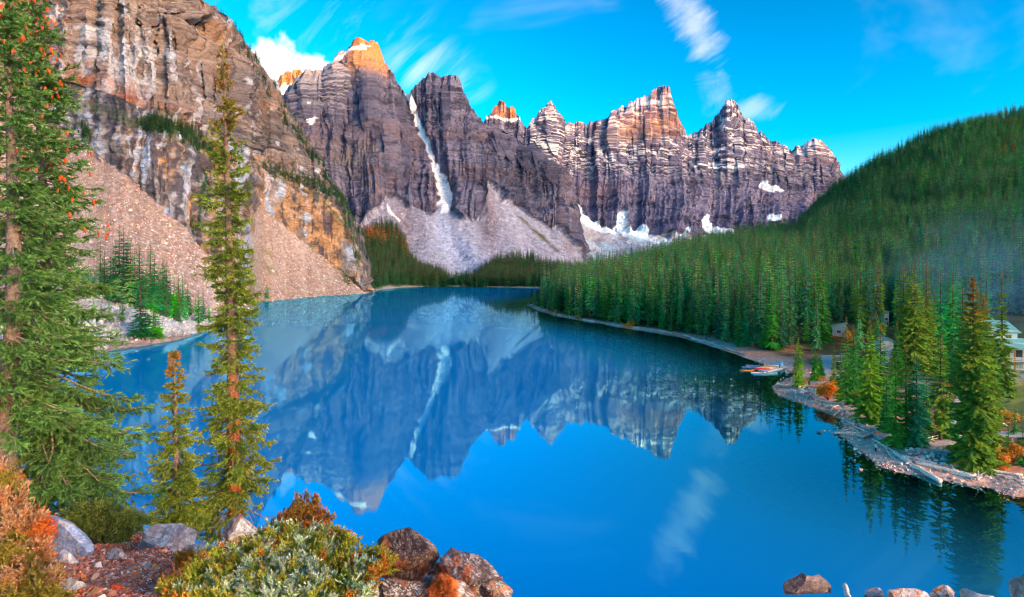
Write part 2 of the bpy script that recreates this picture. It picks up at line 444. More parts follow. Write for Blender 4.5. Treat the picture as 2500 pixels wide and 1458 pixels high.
col = mixc3(col, (0.10, 0.11, 0.05), np.clip(ledge * (0.5 + f2), 0, 0.8))
# scree: pinkish brown rubble, greyer low down and toward the point
cs = mixc3((0.46, 0.265, 0.185), (0.54, 0.355, 0.27), 0.5 + 0.8 * fbm((X * .8 + Y * .5) / 10, 2, Z / 70, 4, 90))
cs = mixc3(cs, (0.36, 0.32, 0.295), sstep(0.1, 0.9, 1.75 - T + 0.3 * f1) * sstep(620, 560, PX) * 0.8)
cs = cs * np.clip(1 + 0.12 * fbm(Hs / 5.0, 0.3, Z / 110, 4, 94) + 0.16 * fbm(Hs / 22, 0.7, Z / 60, 2, 95), 0.5, 1.5)[..., None]
cs = mixc3(cs, (0.23, 0.15, 0.12), sstep(0.15, 0.8, fbm(X / 3, Y / 3, Z / 3, 3, 92)) * 0.6)
cs = mixc3(cs, (0.62, 0.54, 0.48), sstep(0.25, 0.8, fbm(X / 2, Y / 2, Z / 2, 2, 93)) * 0.7)
cs = mixc3(cs, (0.30, 0.22, 0.10), np.exp(-((PX - 652) / 20.0) ** 2 - ((PY - 640) / 60.0) ** 2) * (0.5 + f2))
bk_c = mixc3((0.46, 0.43, 0.41), (0.66, 0.62, 0.58), 0.5 + 0.9 * f2)
bk_c = mixc3(bk_c, (0.38, 0.15, 0.05), sstep(0.2, 0.8, f1 + 0.2) * sstep(0.75, 1.0, T) * 0.7)
cs = mixc3(cs, bk_c, (1 - sstep(0.85, 1.1, T + 0.15 * f1)) * sstep(640, 560, PX))
cs = mixc3(cs, (0.36, 0.20, 0.15), (1 - sstep(0.12, 0.3, T + 0.06 * f2)) * 0.8)
col = np.where((isscree > 0.5)[..., None], cs, col)
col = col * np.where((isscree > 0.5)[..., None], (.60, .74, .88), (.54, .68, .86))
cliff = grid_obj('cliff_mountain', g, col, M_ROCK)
tag(cliff, 'banded brown limestone cliff above pinkish scree slopes on the left shore', 'mountain', kind='structure')
GL = g

# --- the twin peak in the middle with its snow gully and scree fans
ridgeA = [(630, 330, 1700), (655, 290, 1700), (680, 250, 1700), (700, 222, 1700), (718, 196, 1700), (735, 182, 1705), (760, 172, 1712), (790, 165, 1720), (806, 158, 1725), (820, 143, 1740), (832, 128, 1750), (846, 118, 1760),
          (862, 108, 1770), (872, 98, 1778), (884, 96, 1780), (896, 103, 1782), (912, 105, 1782), (922, 110, 1780), (930, 130, 1775), (938, 152, 1765), (950, 168, 1750), (965, 193, 1725), (980, 215, 1700),
          (990, 224, 1685), (1000, 230, 1680), (1008, 218, 1685), (1022, 200, 1700), (1038, 190, 1710), (1050, 179, 1720), (1060, 182, 1720), (1072, 190, 1720), (1084, 184, 1720), (1092, 190, 1718), (1099, 181, 1716),
          (1114, 180, 1712), (1121, 200, 1705), (1130, 226, 1698), (1142, 250, 1690), (1156, 272, 1675), (1172, 288, 1660), (1192, 306, 1640), (1220, 322, 1620), (1255, 335, 1600), (1290, 352, 1580), (1330, 378, 1550),
          (1366, 415, 1525), (1382, 438, 1510), (1392, 485, 1470), (1400, 545, 1440), (1410, 600, 1410), (1430, 640, 1380)]
midA = [(630, 360, 1480), (700, 335, 1490), (800, 345, 1470), (870, 385, 1420), (945, 372, 1450), (1000, 340, 1570), (1030, 345, 1530), (1050, 372, 1480), (1100, 370, 1480), (1160, 372, 1500), (1250, 425, 1500), (1320, 445, 1490), (1380, 480, 1460), (1400, 560, 1410), (1412, 612, 1385), (1430, 646, 1370)]
screeA = [(630, 560, 1250), (870, 560, 1235), (910, 530, 1270), (945, 482, 1330), (965, 488, 1335), (990, 502, 1330), (1050, 528, 1300), (1072, 505, 1340), (1085, 482, 1370), (1100, 505, 1340), (1130, 532, 1300), (1165, 540, 1290), (1180, 470, 1390), (1192, 440, 1425), (1206, 455, 1410), (1230, 480, 1390), (1300, 532, 1370), (1345, 560, 1360), (1362, 556, 1365), (1400, 602, 1350), (1412, 628, 1345), (1430, 648, 1340)]
baseA = [(630, 691, 1040), (1100, 692, 1045), (1180, 690, 1060), (1260, 676, 1110), (1340, 662, 1180), (1430, 652, 1300)]
g = loft([baseA, screeA, midA, ridgeA], 630, 1430, 490, [70, 98, 132], jag=(5.5, 11), seed=14, back=(80, 240, 500), backdrop=(60, 260, 560), smooth=1)
PX, PY, T = g['PX'].copy(), g['PY'].copy(), g['T'].copy()
X, Y, Z = g['X'], g['Y'], g['Z']
isscree = 1 - sstep(0.97, 1.03, T + 0.05 * fbm(X / 25, Y / 25, Z / 25, 3, 109))
d, wz, H, st, bk = rock_relief(X, Y, Z, 170.0, 111, dip=(-0.03, 0.0), vert=0.78, strat=1.0, H0=(PX - 1250) / FPX * 1550)
GUL = [(996, 226), (1004, 255), (1018, 300), (1040, 355), (1062, 405), (1080, 445), (1092, 475), (1086, 500), (1086, 520)]
gd, ga = line_dist(PX, PY, GUL)
gw = 7.5 + 11 * ga ** 2 * (1 - sstep(0.85, 1.0, ga) * 0.6)
gul = -16 * np.exp(-(gd / (gw * 1.7)) ** 2)
d = d * (1 - 0.75 * np.exp(-(gd / (gw * 1.6)) ** 2))
rib, _ = line_dist(PX, PY, [(868, 108), (882, 160), (905, 215), (905, 300)])
ribd = 12 * np.exp(-(rib / 16.0) ** 2)
top_ok = np.where(T > 3.0, 0.3, 1.0)
dd = (d * 0.95 + gul + ribd) * (1 - isscree)
dd = dd + isscree * (3.0 * fbm(X / 60, Y / 60, Z / 60, 4, 133) + 6 * vnoise((X + .3 * Y) / 40, 1, Z / 300, 137) + 1.2 * fbm(X / 9, Y / 9, Z / 9, 3, 138)) * sstep(0, .1, T)
g = displace(g, dd * top_ok * (1 - 0.85 * sstep(2.7, 3.0, T)))
n = normals(g)
X, Y, Z = g['X'], g['Y'], g['Z']
f1 = fbm(X / 90, Y / 90, Z / 60, 4, 161); f2 = fbm(X / 22, Y / 22, Z / 22, 4, 162)
col = mixc3((0.215, 0.165, 0.150), (0.31, 0.235, 0.20), 0.5 + 0.7 * f1)
col = mixc3(col, (0.085, 0.07, 0.075), sstep(0.0, 0.7, -st * 0.8 + 0.6 * f2) * 0.85)
col = mixc3(col, (0.40, 0.32, 0.28), sstep(0.15, 0.8, bk + 0.4 * f2) * 0.4)
col = mixc3(col, (0.33, 0.17, 0.10), sstep(0.15, 0.8, vnoise(wz / 60, 2.2, H / 260, 170) + 0.5 * f2) * 0.5)
col = mixc3(col, (0.115, 0.10, 0.105), sstep(0.1, 0.8, fbm(H / 16, 0.7, Z / 120, 3, 171) + 0.2) * 0.5 * sstep(0.97, 1.2, T))
crk = np.abs(vnoise(wz / 11, 7.5, H / 70, 281)); col = mixc3(col, (0.06, 0.05, 0.052), sstep(0.13, 0.02, crk) * (0.6 + 0.5 * f1))
jnt = np.abs(vnoise(H / 24, 2.5, Z / 70, 283)); col = mixc3(col, (0.055, 0.045, 0.05), sstep(0.09, 0.0, jnt) * 0.75)
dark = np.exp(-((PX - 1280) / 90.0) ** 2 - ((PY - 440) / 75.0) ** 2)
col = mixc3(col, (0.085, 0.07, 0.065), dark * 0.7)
tanb = np.exp(-((PX - 1375) / 26.0) ** 2 - ((PY - 500) / 60.0) ** 2) + np.exp(-((PX - 920) / 26.0) ** 2 - ((PY - 470) / 40.0) ** 2)
col = mixc3(col, (0.42, 0.235, 0.145), tanb * (0.5 + 0.6 * f2))
flat = np.clip(n[..., 2], 0, 1)
grass = np.exp(-((PX - 860) / 60.0) ** 2 - ((PY - 395) / 40.0) ** 2)
col = mixc3(col, (0.25, 0.17, 0.07), grass * sstep(0.1, 0.5, flat + 0.3 * f2) * 0.6)
cs = mixc3((0.34, 0.295, 0.29), (0.43, 0.375, 0.36), 0.5 + 0.9 * fbm((X + .2 * Y) / 28, 2, Z / 260, 4, 190))
cs = mixc3(cs, (0.30, 0.205, 0.18), (np.exp(-((PX - 985) / 28.0) ** 2 - ((PY - 545) / 60.0) ** 2) + 1.3 * np.exp(-((PX - 1195) / 22.0) ** 2 - ((PY - 555) / 95.0) ** 2) + 0.9 * np.exp(-((PX - 1390) / 22.0) ** 2 - ((PY - 600) / 30.0) ** 2)) * 0.85)
fan, fa = line_dist(PX, PY, [(1086, 505), (1080, 540), (1095, 590), (1140, 640)])
cs = mixc3(cs, (0.60, 0.60, 0.62), np.exp(-(fan / (10 + 42 * fa)) ** 2) * 0.75)
cs = mixc3(cs, (0.20, 0.17, 0.165), sstep(0.3, 0.9, fbm(X / 7, Y / 7, Z / 7, 3, 192)) * 0.45)
cs = mixc3(cs, (0.62, 0.58, 0.56), sstep(0.4, 0.9, fbm(X / 5, Y / 5, Z / 5, 2, 193)) * 0.55)
gr, _ = line_dist(PX, PY, [(1262, 520), (1310, 565), (1365, 612)])
cs = mixc3(cs, (0.12, 0.10, 0.035), np.exp(-(gr / 4.0) ** 2) * (0.6 + 0.8 * f2))
col = np.where((isscree > 0.5)[..., None], cs, col)
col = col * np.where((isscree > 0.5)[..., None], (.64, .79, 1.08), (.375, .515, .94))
top_glow = sstep(215, 150, PY + 18 * f2) * sstep(850, 880, PX) * sstep(960, 930, PX)  # sunrise glow painted as orange into the ochre rock of the summit
col = mixc3(col, (0.36, 0.19, 0.075), top_glow * 0.85)
snow = sstep(0.0, 0.35, 1.0 - gd / gw + 0.35 * f2) * (ga < 0.999)
sl, _ = line_dist(PX, PY, [(822, 152), (848, 134), (872, 126), (896, 112)])
snow = np.maximum(snow, sstep(0.0, 0.4, 1 - sl / 8.0 + 0.4 * f2))
sl, _ = line_dist(PX, PY, [(762, 270), (770, 300), (766, 312)])
snow = np.maximum(snow, sstep(0, .4, 1 - sl / 5.0 + 0.3 * f2))
sl, _ = line_dist(PX, PY, [(945, 495), (952, 515), (975, 540)])
snow = np.maximum(snow, 0.8 * sstep(0, .4, 1 - sl / 3.5 + 0.3 * f2))
dust = (PX < 850) * sstep(0.44, 0.62, flat + 0.12 * f2) * sstep(330, 180, PY) * 0.7 * (1 - isscree) * (T < 3.0)
snow = np.maximum(snow, dust * 0.35)
col = mixc3(col, (0.86, 0.87, 0.89), snow)
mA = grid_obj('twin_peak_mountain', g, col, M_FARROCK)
tag(mA, 'dark grey twin peaks split by a narrow snow gully above scree fans', 'mountain', kind='structure')
GA = g

# --- the long snow-dusted wall behind, with the small pinnacles
ridgeC = [(1150, 345, 2250), (1170, 315, 2250), (1184, 292, 2250), (1192, 275, 2250), (1204, 262, 2250), (1216, 250, 2250), (1226, 242, 2250), (1234, 254, 2250), (1246, 250, 2250), (1256, 266, 2250), (1266, 290, 2250), (1276, 304, 2260), (1286, 312, 2270), (1297, 300, 2300), (1308, 292, 2320),
          (1318, 276, 2340), (1330, 260, 2350), (1342, 245, 2350), (1350, 260, 2355), (1360, 283, 2370), (1378, 298, 2400), (1400, 302, 2440), (1440, 298, 2460), (1456, 286, 2470), (1476, 286, 2480), (1500, 270, 2500), (1520, 263, 2520),
          (1545, 250, 2530), (1570, 240, 2540), (1590, 222, 2550), (1604, 211, 2550), (1620, 207, 2550), (1634, 214, 2550), (1643, 246, 2550), (1654, 276, 2555), (1666, 305, 2565), (1678, 328, 2580), (1696, 330, 2600), (1712, 312, 2615),
          (1730, 299, 2625), (1746, 285, 2640), (1760, 266, 2650), (1772, 252, 2650), (1783, 243, 2650), (1794, 254, 2650), (1806, 274, 2650), (1830, 291, 2655), (1856, 320, 2660), (1880, 344, 2665), (1908, 352, 2670), (1932, 366, 2675), (1944, 356, 2680),
          (1964, 351, 2690), (1982, 339, 2700), (1998, 341, 2700), (2014, 354, 2700), (2026, 378, 2700), (2046, 410, 2700), (2064, 438, 2700), (2110, 500, 2700)]
midC = [(1150, 410, 2100), (1300, 400, 2150), (1400, 420, 2210), (1600, 430, 2260), (1800, 455, 2360), (2000, 475, 2460), (2110, 520, 2520)]
lowC = [(1150, 530, 1950), (1400, 520, 1990), (1440, 540, 1990), (1500, 562, 1990), (1600, 580, 2010), (1700, 578, 2050), (1850, 562, 2150), (2000, 548, 2250), (2110, 545, 2300)]
baseC = [(1150, 668, 1350), (1400, 668, 1380), (1500, 664, 1380), (1600, 652, 1420), (1700, 640, 1500), (2110, 630, 1800)]
g = loft([baseC, lowC, midC, ridgeC], 1150, 2110, 550, [40, 98, 150], jag=(6, 11), seed=24, back=(90, 260, 560), backdrop=(80, 300, 640), smooth=2)
PX, PY, T = g['PX'].copy(), g['PY'].copy(), g['T'].copy()
X, Y, Z = g['X'], g['Y'], g['Z']
isice = 1 - sstep(0.93, 1.03, T + 0.10 * fbm(X / 60, Y / 60, Z / 60, 3, 209))
d, wz, H, st, bk = rock_relief(X, Y, Z, 210.0, 211, dip=(0.01, 0.0), vert=0.72, strat=1.1, H0=(PX - 1250) / FPX * 2350)
dd = d * (1 - isice) + isice * (10 * fbm(X / 90, Y / 90, Z / 90, 4, 233) + 4 * ridged(X / 45, Y / 45, Z / 45, 3, 234))
g = displace(g, dd * np.where(T > 3, 0.3, 1.0) * (1 - 0.85 * sstep(2.7, 3.0, T)))
n = normals(g); flat = np.clip(n[..., 2], 0, 1); left = n[..., 0]
X, Y, Z = g['X'], g['Y'], g['Z']
f1 = fbm(X / 120, Y / 120, Z / 80, 4, 261); f2 = fbm(X / 30, Y / 30, Z / 30, 4, 262)
col = mixc3((0.235, 0.18, 0.175), (0.34, 0.255, 0.225), 0.5 + 0.7 * f1)
col = mixc3(col, (0.095, 0.075, 0.085), sstep(0.0, 0.7, -st * 0.7 + 0.6 * f2) * 0.85)
col = mixc3(col, (0.42, 0.33, 0.30), sstep(0.2, 0.8, bk + 0.4 * f2) * 0.45)
col = mixc3(col, (0.37, 0.20, 0.14), sstep(0.05, 0.7, vnoise(wz / 70, 2.2, H / 300, 270) + 0.5 * f2) * 0.5)
col = mixc3(col, (0.16, 0.14, 0.155), sstep(1.75, 1.1, T) * sstep(-0.2, 0.5, f1 + 0.2) * 0.7)
crk = np.abs(vnoise(wz / 15, 7.5, H / 90, 291)); col = mixc3(col, (0.06, 0.05, 0.055), sstep(0.13, 0.02, crk) * (0.6 + 0.5 * f1))
jnt = np.abs(vnoise(H / 32, 2.5, Z / 90, 293)); col = mixc3(col, (0.055, 0.045, 0.05), sstep(0.10, 0.0, jnt) * 0.75)
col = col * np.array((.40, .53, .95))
peak_glow = sstep(300, 275, PY) * (PX < 1275) + np.exp(-((PX - 1570) / 85.0) ** 2 - ((PY - 318 + 0.12 * (PX - 1570)) / 28.0) ** 2) * 1.3  # sunlit pinnacle and band: sunrise orange put into the rock colour
col = mixc3(col, (0.36, 0.17, 0.07), peak_glow * (.55 + .35 * f2))
alt = sstep(520, 300, PY)
sn = 0.6 * sstep(0.50, 0.72, flat * 0.8 + 0.42 * f2 - 0.12 * st + 0.10 * (alt - 0.5) + 0.06 * vnoise(H / 90, 4, Z / 90, 280) - 0.02) * sstep(470, 360, PY) * (PX > 1275)
sn = np.maximum(sn, sstep(0.2, 0.9, -left * 0.8 + 0.55 * f2 + 0.35 * vnoise(H / 40, 1, Z / 40, 281) + 0.3 * fbm(H / 12, 1, Z / 18, 3, 284) - 0.08) * sstep(350, 275, PY) * (PX > 1290) * 0.9)
sn = np.maximum(sn, sstep(0.2, 0.5, 1 - np.abs(PY - 290 - 4 * f2) / 6.0) * (PX > 1186) * (PX < 1270) * 0.9)
sn = sn * (1 - np.exp(-((PX - 1570) / 85.0) ** 2 - ((PY - 325 + 0.15 * (PX - 1570)) / 24.0) ** 2) * 0.95)
for pts, w in (([(1855, 455), (1875, 470)], 9), ([(1880, 465), (1895, 475)], 6), ([(1730, 300 + 95), (1760, 402)], 3), ([(1690, 412), (1740, 408), (1800, 412)], 2.5)):
    sl, _ = line_dist(PX, PY, pts)
    sn = np.maximum(sn, sstep(0, .4, 1 - sl / w + 0.4 * f2))
col = mixc3(col, (0.84, 0.85, 0.88), sn * (T <= 3.02))
ci = mixc3((0.36, 0.35, 0.38), (0.46, 0.49, 0.55), 0.5 + 0.8 * f1)
ci = mixc3(ci, (0.40, 0.62, 0.70), sstep(0.0, 0.6, vnoise(X / 130, Y / 130, Z / 50, 291) + 0.5 * f2) * 0.8)
ci = mixc3(ci, (0.22, 0.19, 0.20), sstep(0.1, 0.8, f1 + 0.5 * f2) * 0.75)
col = np.where((isice > 0.5)[..., None], ci, col)
for pts, w in (([(1402, 505), (1412, 520)], 9), ([(1408, 530), (1430, 540), (1452, 556), (1480, 562)], 9), ([(1512, 535), (1515, 555), (1500, 568), (1560, 575)], 13), ([(1560, 562), (1575, 575)], 8), ([(1725, 535), (1740, 560), (1790, 566)], 11), ([(1670, 570), (1665, 580)], 7), ([(1868, 540), (1885, 545)], 8), ([(1600, 590), (1640, 600)], 12)):
    sl, _ = line_dist(PX, PY, pts)
    col = mixc3(col, (0.66, 0.80, 0.86), sstep(0, .35, 1 - sl / w + 0.35 * f2))
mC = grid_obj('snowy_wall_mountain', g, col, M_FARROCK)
tag(mC, 'long purple brown rock wall with snow-dusted peaks behind the lake', 'mountain', kind='structure')

# --- the small glaciered summit that looks over the left shoulder
ridge0 = [(640, 270, 2600), (660, 240, 2600), (680, 205, 2600), (692, 188, 2600), (704, 176, 2600), (718, 169, 2600), (732, 173, 2600), (746, 178, 2600), (770, 200, 2600), (800, 240, 2600)]
base0 = [(640, 360, 2350), (800, 360, 2350)]
g = loft([base0, ridge0], 640, 800, 120, [90], jag=(3.5, 9), seed=34, back=(100, 300), backdrop=(120, 400))
PX, PY = g['PX'].copy(), g['PY'].copy()
d, wz, H, st, bk = rock_relief(g['X'], g['Y'], g['Z'], 150.0, 311, vert=0.6)
g = displace(g, d * 0.7)
f2 = fbm(g['X'] / 30, g['Y'] / 30, g['Z'] / 30, 4, 362)
col = mixc3((0.26, 0.15, 0.08), (0.34, 0.20, 0.10), 0.5 + 0.6 * f2)
ice = sstep(0.0, 0.5, (PY - 205) / 20.0 - 0.9 * np.abs(f2) + 0.01 * (728 - PX) + 0.3 * f2)
col = mixc3(col, (0.80, 0.88, 0.92), ice)
m0 = grid_obj('glacier_summit', g, col, M_FARROCK)
tag(m0, 'small glaciered summit behind the left shoulder of the twin peaks', 'mountain', kind='structure')

# --- unseen range added behind the viewer, crest shaped to shade all but the peaks
rr = np.linspace(-1, 1, 320)
ct, cn = np.array([to_sun[0], to_sun[1]]), None
ct = ct / np.linalg.norm(ct); cn = np.array([-ct[1], ct[0]])
prof = np.interp(rr * 5600, [-5600, -1500, -250, 50, 260, 700, 950, 1250, 1400, 1560, 1680, 1850, 2100, 2420, 2540, 2800, 3000, 3300, 5600], [1150, 1500, 1790, 1840, 2370, 2470, 2600, 2594, 3000, 3000, 2596, 2600, 2577, 2600, 2690, 2700, 2300, 1900, 1300]) + 14 * fbm(rr * 60, 0.3, 0.9, 4, 401)
rows_, hs_ = [(-2600, 0), (-1700, 0.22), (-900, 0.55), (-300, 0.86), (0, 1.0), (400, 0.8), (1500, 0.3), (2600, 0.0)], []
gx, gy, gz = [], [], []
for off, hh in rows_:
    p = ct[None] * (9000 + off * 1.5) + cn[None] * (rr * 5600)[:, None]
    rough = 1 + 0.12 * fbm(rr * 20 + off, 1.0, off / 700.0, 4, 405) * (0 < hh < 1)
    gx.append(p[:, 0]); gy.append(p[:, 1]); gz.append(prof * hh * rough - 5)
g = dict(X=np.array(gx), Y=np.array(gy), Z=np.array(gz))
RANGE = g
mB = grid_obj('shade_range', g, np.broadcast_to(np.array([0.28, 0.23, 0.2]), g['X'].shape + (3,)).copy(), M_FARROCK)
tag(mB, 'unseen bare range added behind the viewer to shade the valley', 'mountain', kind='structure')
# ---------------------------------------------------------------- right shore and its forested hill
shoreR_px = [(1700, 689), (1500, 697), (1400, 711), (1335, 732), (1287, 745), (1310, 757), (1345, 768), (1400, 780), (1460, 789), (1530, 802), (1600, 812), (1650, 820), (1700, 834), (1760, 853), (1800, 866), (1850, 885),
             (1880, 894), (1922, 905), (1944, 914), (1922, 925), (1894, 937), (1884, 950), (1901, 967), (1938, 979), (1994, 998), (2030, 1014), (2052, 1024), (2058, 1040), (2046, 1057), (2060, 1070), (2086, 1090), (2112, 1110), (2144, 1134),
             (2166, 1148), (2200, 1155), (2260, 1163), (2330, 1176), (2380, 1187), (2412, 1190), (2440, 1200), (2462, 1210), (2500, 1214), (2600, 1230), (2800, 1262), (3300, 1320)]
def lake_pt(px, py):
    Yd = on_water_Y(py)
    return ((px - 1250) / FPX * Yd, Yd)
SH = np.array([lake_pt(*p) for p in shoreR_px])
LAND = np.vstack([SH, [[2500, 60], [2500, 3000], [500, 3000]]])
def shore_sd(x, y):
    """signed distance to the right shoreline, positive on land"""
    x, y = np.asarray(x, float), np.asarray(y, float)
    best = np.full(x.shape, 1e9)
    for a, b in zip(SH[:-1], SH[1:]):
        ab = b - a
        t = np.clip(((x - a[0]) * ab[0] + (y - a[1]) * ab[1]) / (ab @ ab), 0, 1)
        best = np.minimum(best, np.hypot(x - a[0] - ab[0] * t, y - a[1] - ab[1] * t))
    ins = np.zeros(x.shape, bool)
    P = LAND
    j = len(P) - 1
    for i in range(len(P)):
        c = (P[i, 1] > y) != (P[j, 1] > y)
        xi = (P[j, 0] - P[i, 0]) * (y - P[i, 1]) / (P[j, 1] - P[i, 1] + 1e-12) + P[i, 0]
        ins ^= c & (x < xi)
        j = i
    return np.where(ins, best, -best)
HILL = np.array([  # px, depth where the rise begins, crest depth, crest height, shape
    (1250, 520, 560, 3, 1.0), (1310, 515, 580, 7, 1.0), (1400, 425, 700, 16, 1.0), (1500, 355, 800, 26, 1.0), (1600, 330, 900, 42, 1.05), (1800, 260, 1100, 76, 1.15), (1940, 240, 1200, 103, 1.25), (2060, 235, 1300, 200, 1.7),
    (2150, 230, 1300, 252, 1.75), (2300, 225, 1300, 316, 1.7), (2500, 220, 1300, 356, 1.6), (2900, 200, 1300, 400, 1.5), (4000, 160, 1300, 430, 1.4)])
def hill_z(x, y):
    px = 1250 + FPX * x / np.maximum(y, 20)
    y0, ys, zs, p = (np.interp(px, HILL[:, 0], HILL[:, i]) for i in (1, 2, 3, 4))
    t = (y - y0) / (ys - y0)
    return zs * np.clip(t, 0, 1) ** p - np.maximum(y - ys, 0) * 0.55
def right_z(x, y):
    s = shore_sd(x, y)
    beach = np.where(s > 0, 1.5 * (1 - np.exp(-np.maximum(s, 0) / 9.0)) + 0.012 * np.clip(s, 0, 80), np.maximum(s * 0.085, -9) - 0.02)
    px = 1250 + FPX * x / np.maximum(y, 20)
    lump = sstep(3, 25, s) * (0.35 * fbm(x / 11, y / 11, 0.4, 3, 501)) + sstep(20, 120, s) * 5 * fbm(x / 90, y / 90, 1.4, 3, 502) * sstep(250, 420, y)
    return beach + hill_z(x, y) * sstep(0, 14, s) + lump
pxs = np.concatenate([np.linspace(1180, 2560, 400), np.linspace(2570, 4200, 36)])
ys = np.exp(np.linspace(math.log(58), math.log(1900), 270))
PXg, Yg = np.meshgrid(pxs, ys)
Xg = (PXg - 1250) / FPX * Yg
Sg = shore_sd(Xg, Yg)
Zg = right_z(Xg, Yg)
f1 = fbm(Xg / 14, Yg / 14, 0, 4, 511); f2 = fbm(Xg / 3, Yg / 3, 0, 3, 512)
Zg = Zg + 0.07 * f2 * (Sg > 0) * (Yg < 260)
PYg = HZ - (Zg - CAM_H) / Yg * FPX
col = mixc3((0.04, 0.085, 0.028), (0.07, 0.08, 0.035), 0.5 + 0.8 * f1)
beachc = mixc3((0.72, 0.43, 0.31), (0.78, 0.55, 0.44), 0.5 + 0.8 * f2)
beachc = mixc3(beachc, (0.68, 0.29, 0.17), sstep(0.0, 0.7, f1 + 0.2) * 0.8)
soil = mixc3((0.64, 0.24, 0.11), (0.50, 0.20, 0.10), 0.5 + f1)
near = sstep(330, 240, Yg)
col = mixc3(col, soil, near * sstep(0.4, -0.6, f1 - 0.5) * sstep(34, 20, Sg))
bw = 5 + 5 * near
col = mixc3(col, beachc, sstep(bw * 1.5, bw * 0.9, Sg + 1.2 * f1))
gr1 = np.exp(-((PXg - 2470) / 70.0) ** 2 - ((PYg - 960) / 55.0) ** 2)
col = mixc3(col, mixc3((0.20, 0.24, 0.05), (0.38, 0.29, 0.08), 0.5 + f1), gr1 * 1.3)
gr2 = np.exp(-((PXg - 2480) / 45.0) ** 2 - ((PYg - 915) / 14.0) ** 2) + 0.8 * np.exp(-((PXg - 2250) / 35.0) ** 2 - ((PYg - 950) / 25.0) ** 2)
col = mixc3(col, (0.42, 0.50, 0.45), gr2 * (0.7 + 0.6 * f2))
oran = np.exp(-((PXg - 2320) / 25.0) ** 2 - ((PYg - 945) / 18.0) ** 2) + np.exp(-((PXg - 2075) / 30.0) ** 2 - ((PYg - 830) / 22.0) ** 2) + 0.8 * np.exp(-((PXg - 2000) / 40.0) ** 2 - ((PYg - 930) / 12.0) ** 2)
col = mixc3(col, (0.50, 0.20, 0.035), oran * (0.6 + 0.6 * f2))
# the bed below the water
bed = mixc3((0.60, 0.29, 0.16), (0.70, 0.40, 0.25), 0.5 + 0.8 * f2)
bed = mixc3(bed, (0.10, 0.085, 0.06), sstep(0.2, 0.8, f1 + 0.4 * f2) * 0.5)
col = np.where((Sg < 0)[..., None], bed, col)
g = dict(X=Xg, Y=Yg, Z=Zg)
rs = grid_obj('shore_and_hill', g, col, M_GROUND)
tag(rs, 'beach and forested hillside rising on the right shore', 'hillside', kind='structure')
def ground_hit(px, py, y0=60.0, y1=1600.0):
    """where the sight line through a photo pixel meets the right shore"""
    yy = np.exp(np.linspace(math.log(y0), math.log(y1), 900))
    xx = (px - 1250) / FPX * yy
    d_ = (CAM_H + (HZ - py) / FPX * yy) - right_z(xx, yy)
    i = int(np.argmax(d_ < 0)) if (d_ < 0).any() else len(yy) - 1
    if i > 0:
        t = d_[i - 1] / (d_[i - 1] - d_[i] + 1e-9); Yd = yy[i - 1] + t * (yy[i] - yy[i - 1])
    else: Yd = yy[0]
    x = (px - 1250) / FPX * Yd
    return np.array([x, Yd, float(right_z(np.array([x]), np.array([Yd]))[0])])

# --- the wooded mound and the larch slope at the head of the lake
def forest_hill(name, curves, px0, px1, nc, rows, seed, label):
    g = loft(curves, px0, px1, nc, rows, jag=(2, 30), seed=seed, back=(60, 160), backdrop=(15, 60), smooth=4)
    f = fbm(g['X'] / 25, g['Y'] / 25, g['Z'] / 25, 4, seed)
    g['Z'] = g['Z'] + 2.5 * f * sstep(0, .2, g['T'])
    f = fbm(g['X'] / 12, g['Y'] / 12, g['Z'] / 12, 4, seed + 1)
    col = mixc3((0.035, 0.075, 0.025), (0.05, 0.085, 0.03), 0.5 + 0.8 * f)
    col = mixc3(col, (0.30, 0.26, 0.24), 1 - sstep(0.02, 0.06, g['T'] + 0.03 * f))
    o = grid_obj(name, g, col, M_GROUND)
    tag(o, label, 'hill', kind='structure')
    return g
GH1 = forest_hill('larch_slope', [[(836, 722, 690), (900, 717, 735), (930, 709, 815), (985, 702, 905), (1050, 700, 935), (1140, 699, 950)],
                                  [(836, 570, 1120), (873, 568, 1200), (943, 548, 1250), (965, 556, 1240), (989, 594, 1150), (998, 636, 1100), (1032, 664, 1070), (1080, 683, 1030), (1116, 690, 1010), (1140, 692, 1005)]],
                  836, 1140, 120, [60], 601, 'conifer slope with golden larches at the head of the lake')
GH2 = forest_hill('wooded_mound', [[(1090, 699, 945), (1180, 701, 920), (1310, 704, 870), (1380, 704, 870), (1480, 700, 900)],
                                   [(1090, 693, 1010), (1125, 692, 1030), (1161, 682, 1080), (1200, 646, 1130), (1248, 635, 1140), (1296, 634, 1140), (1332, 650, 1120), (1392, 660, 1080), (1480, 664, 1060)]],
                  1090, 1480, 140, [60], 602, 'low mound of dark conifers at the far end of the lake')

# ---------------------------------------------------------------- the lake
lp = np.concatenate([np.linspace(-600, -40, 16), np.linspace(-30, 2560, 250), np.linspace(2580, 4200, 20)])
lyy = 1.0 / np.linspace(1 / 24.0, 1 / 1100.0, 230)
PXg, Yg = np.meshgrid(lp, lyy)
Xg = (PXg - 1250) / FPX * Yg
sd = -shore_sd(Xg, Yg)
depth = np.clip(sd, 0, 200) * 0.07
left = np.interp(PXg.ravel(), [p[0] for p in shoreL_px], [on_water_Y(p[1]) for p in shoreL_px]).reshape(PXg.shape)
dl = np.where(PXg < 912, np.clip((left - Yg), 0, 400) * 0.35, 9)
depth = np.minimum(depth, dl)
depth = np.where((PXg > 900) & (PXg < 1300), np.minimum(depth, np.clip(930 - Yg, 0, 300) * 0.12), depth)
m, n_, l_, b_ = new_mat('lake_water')
at = n_.new('ShaderNodeAttribute'); at.attribute_name = 'depth'
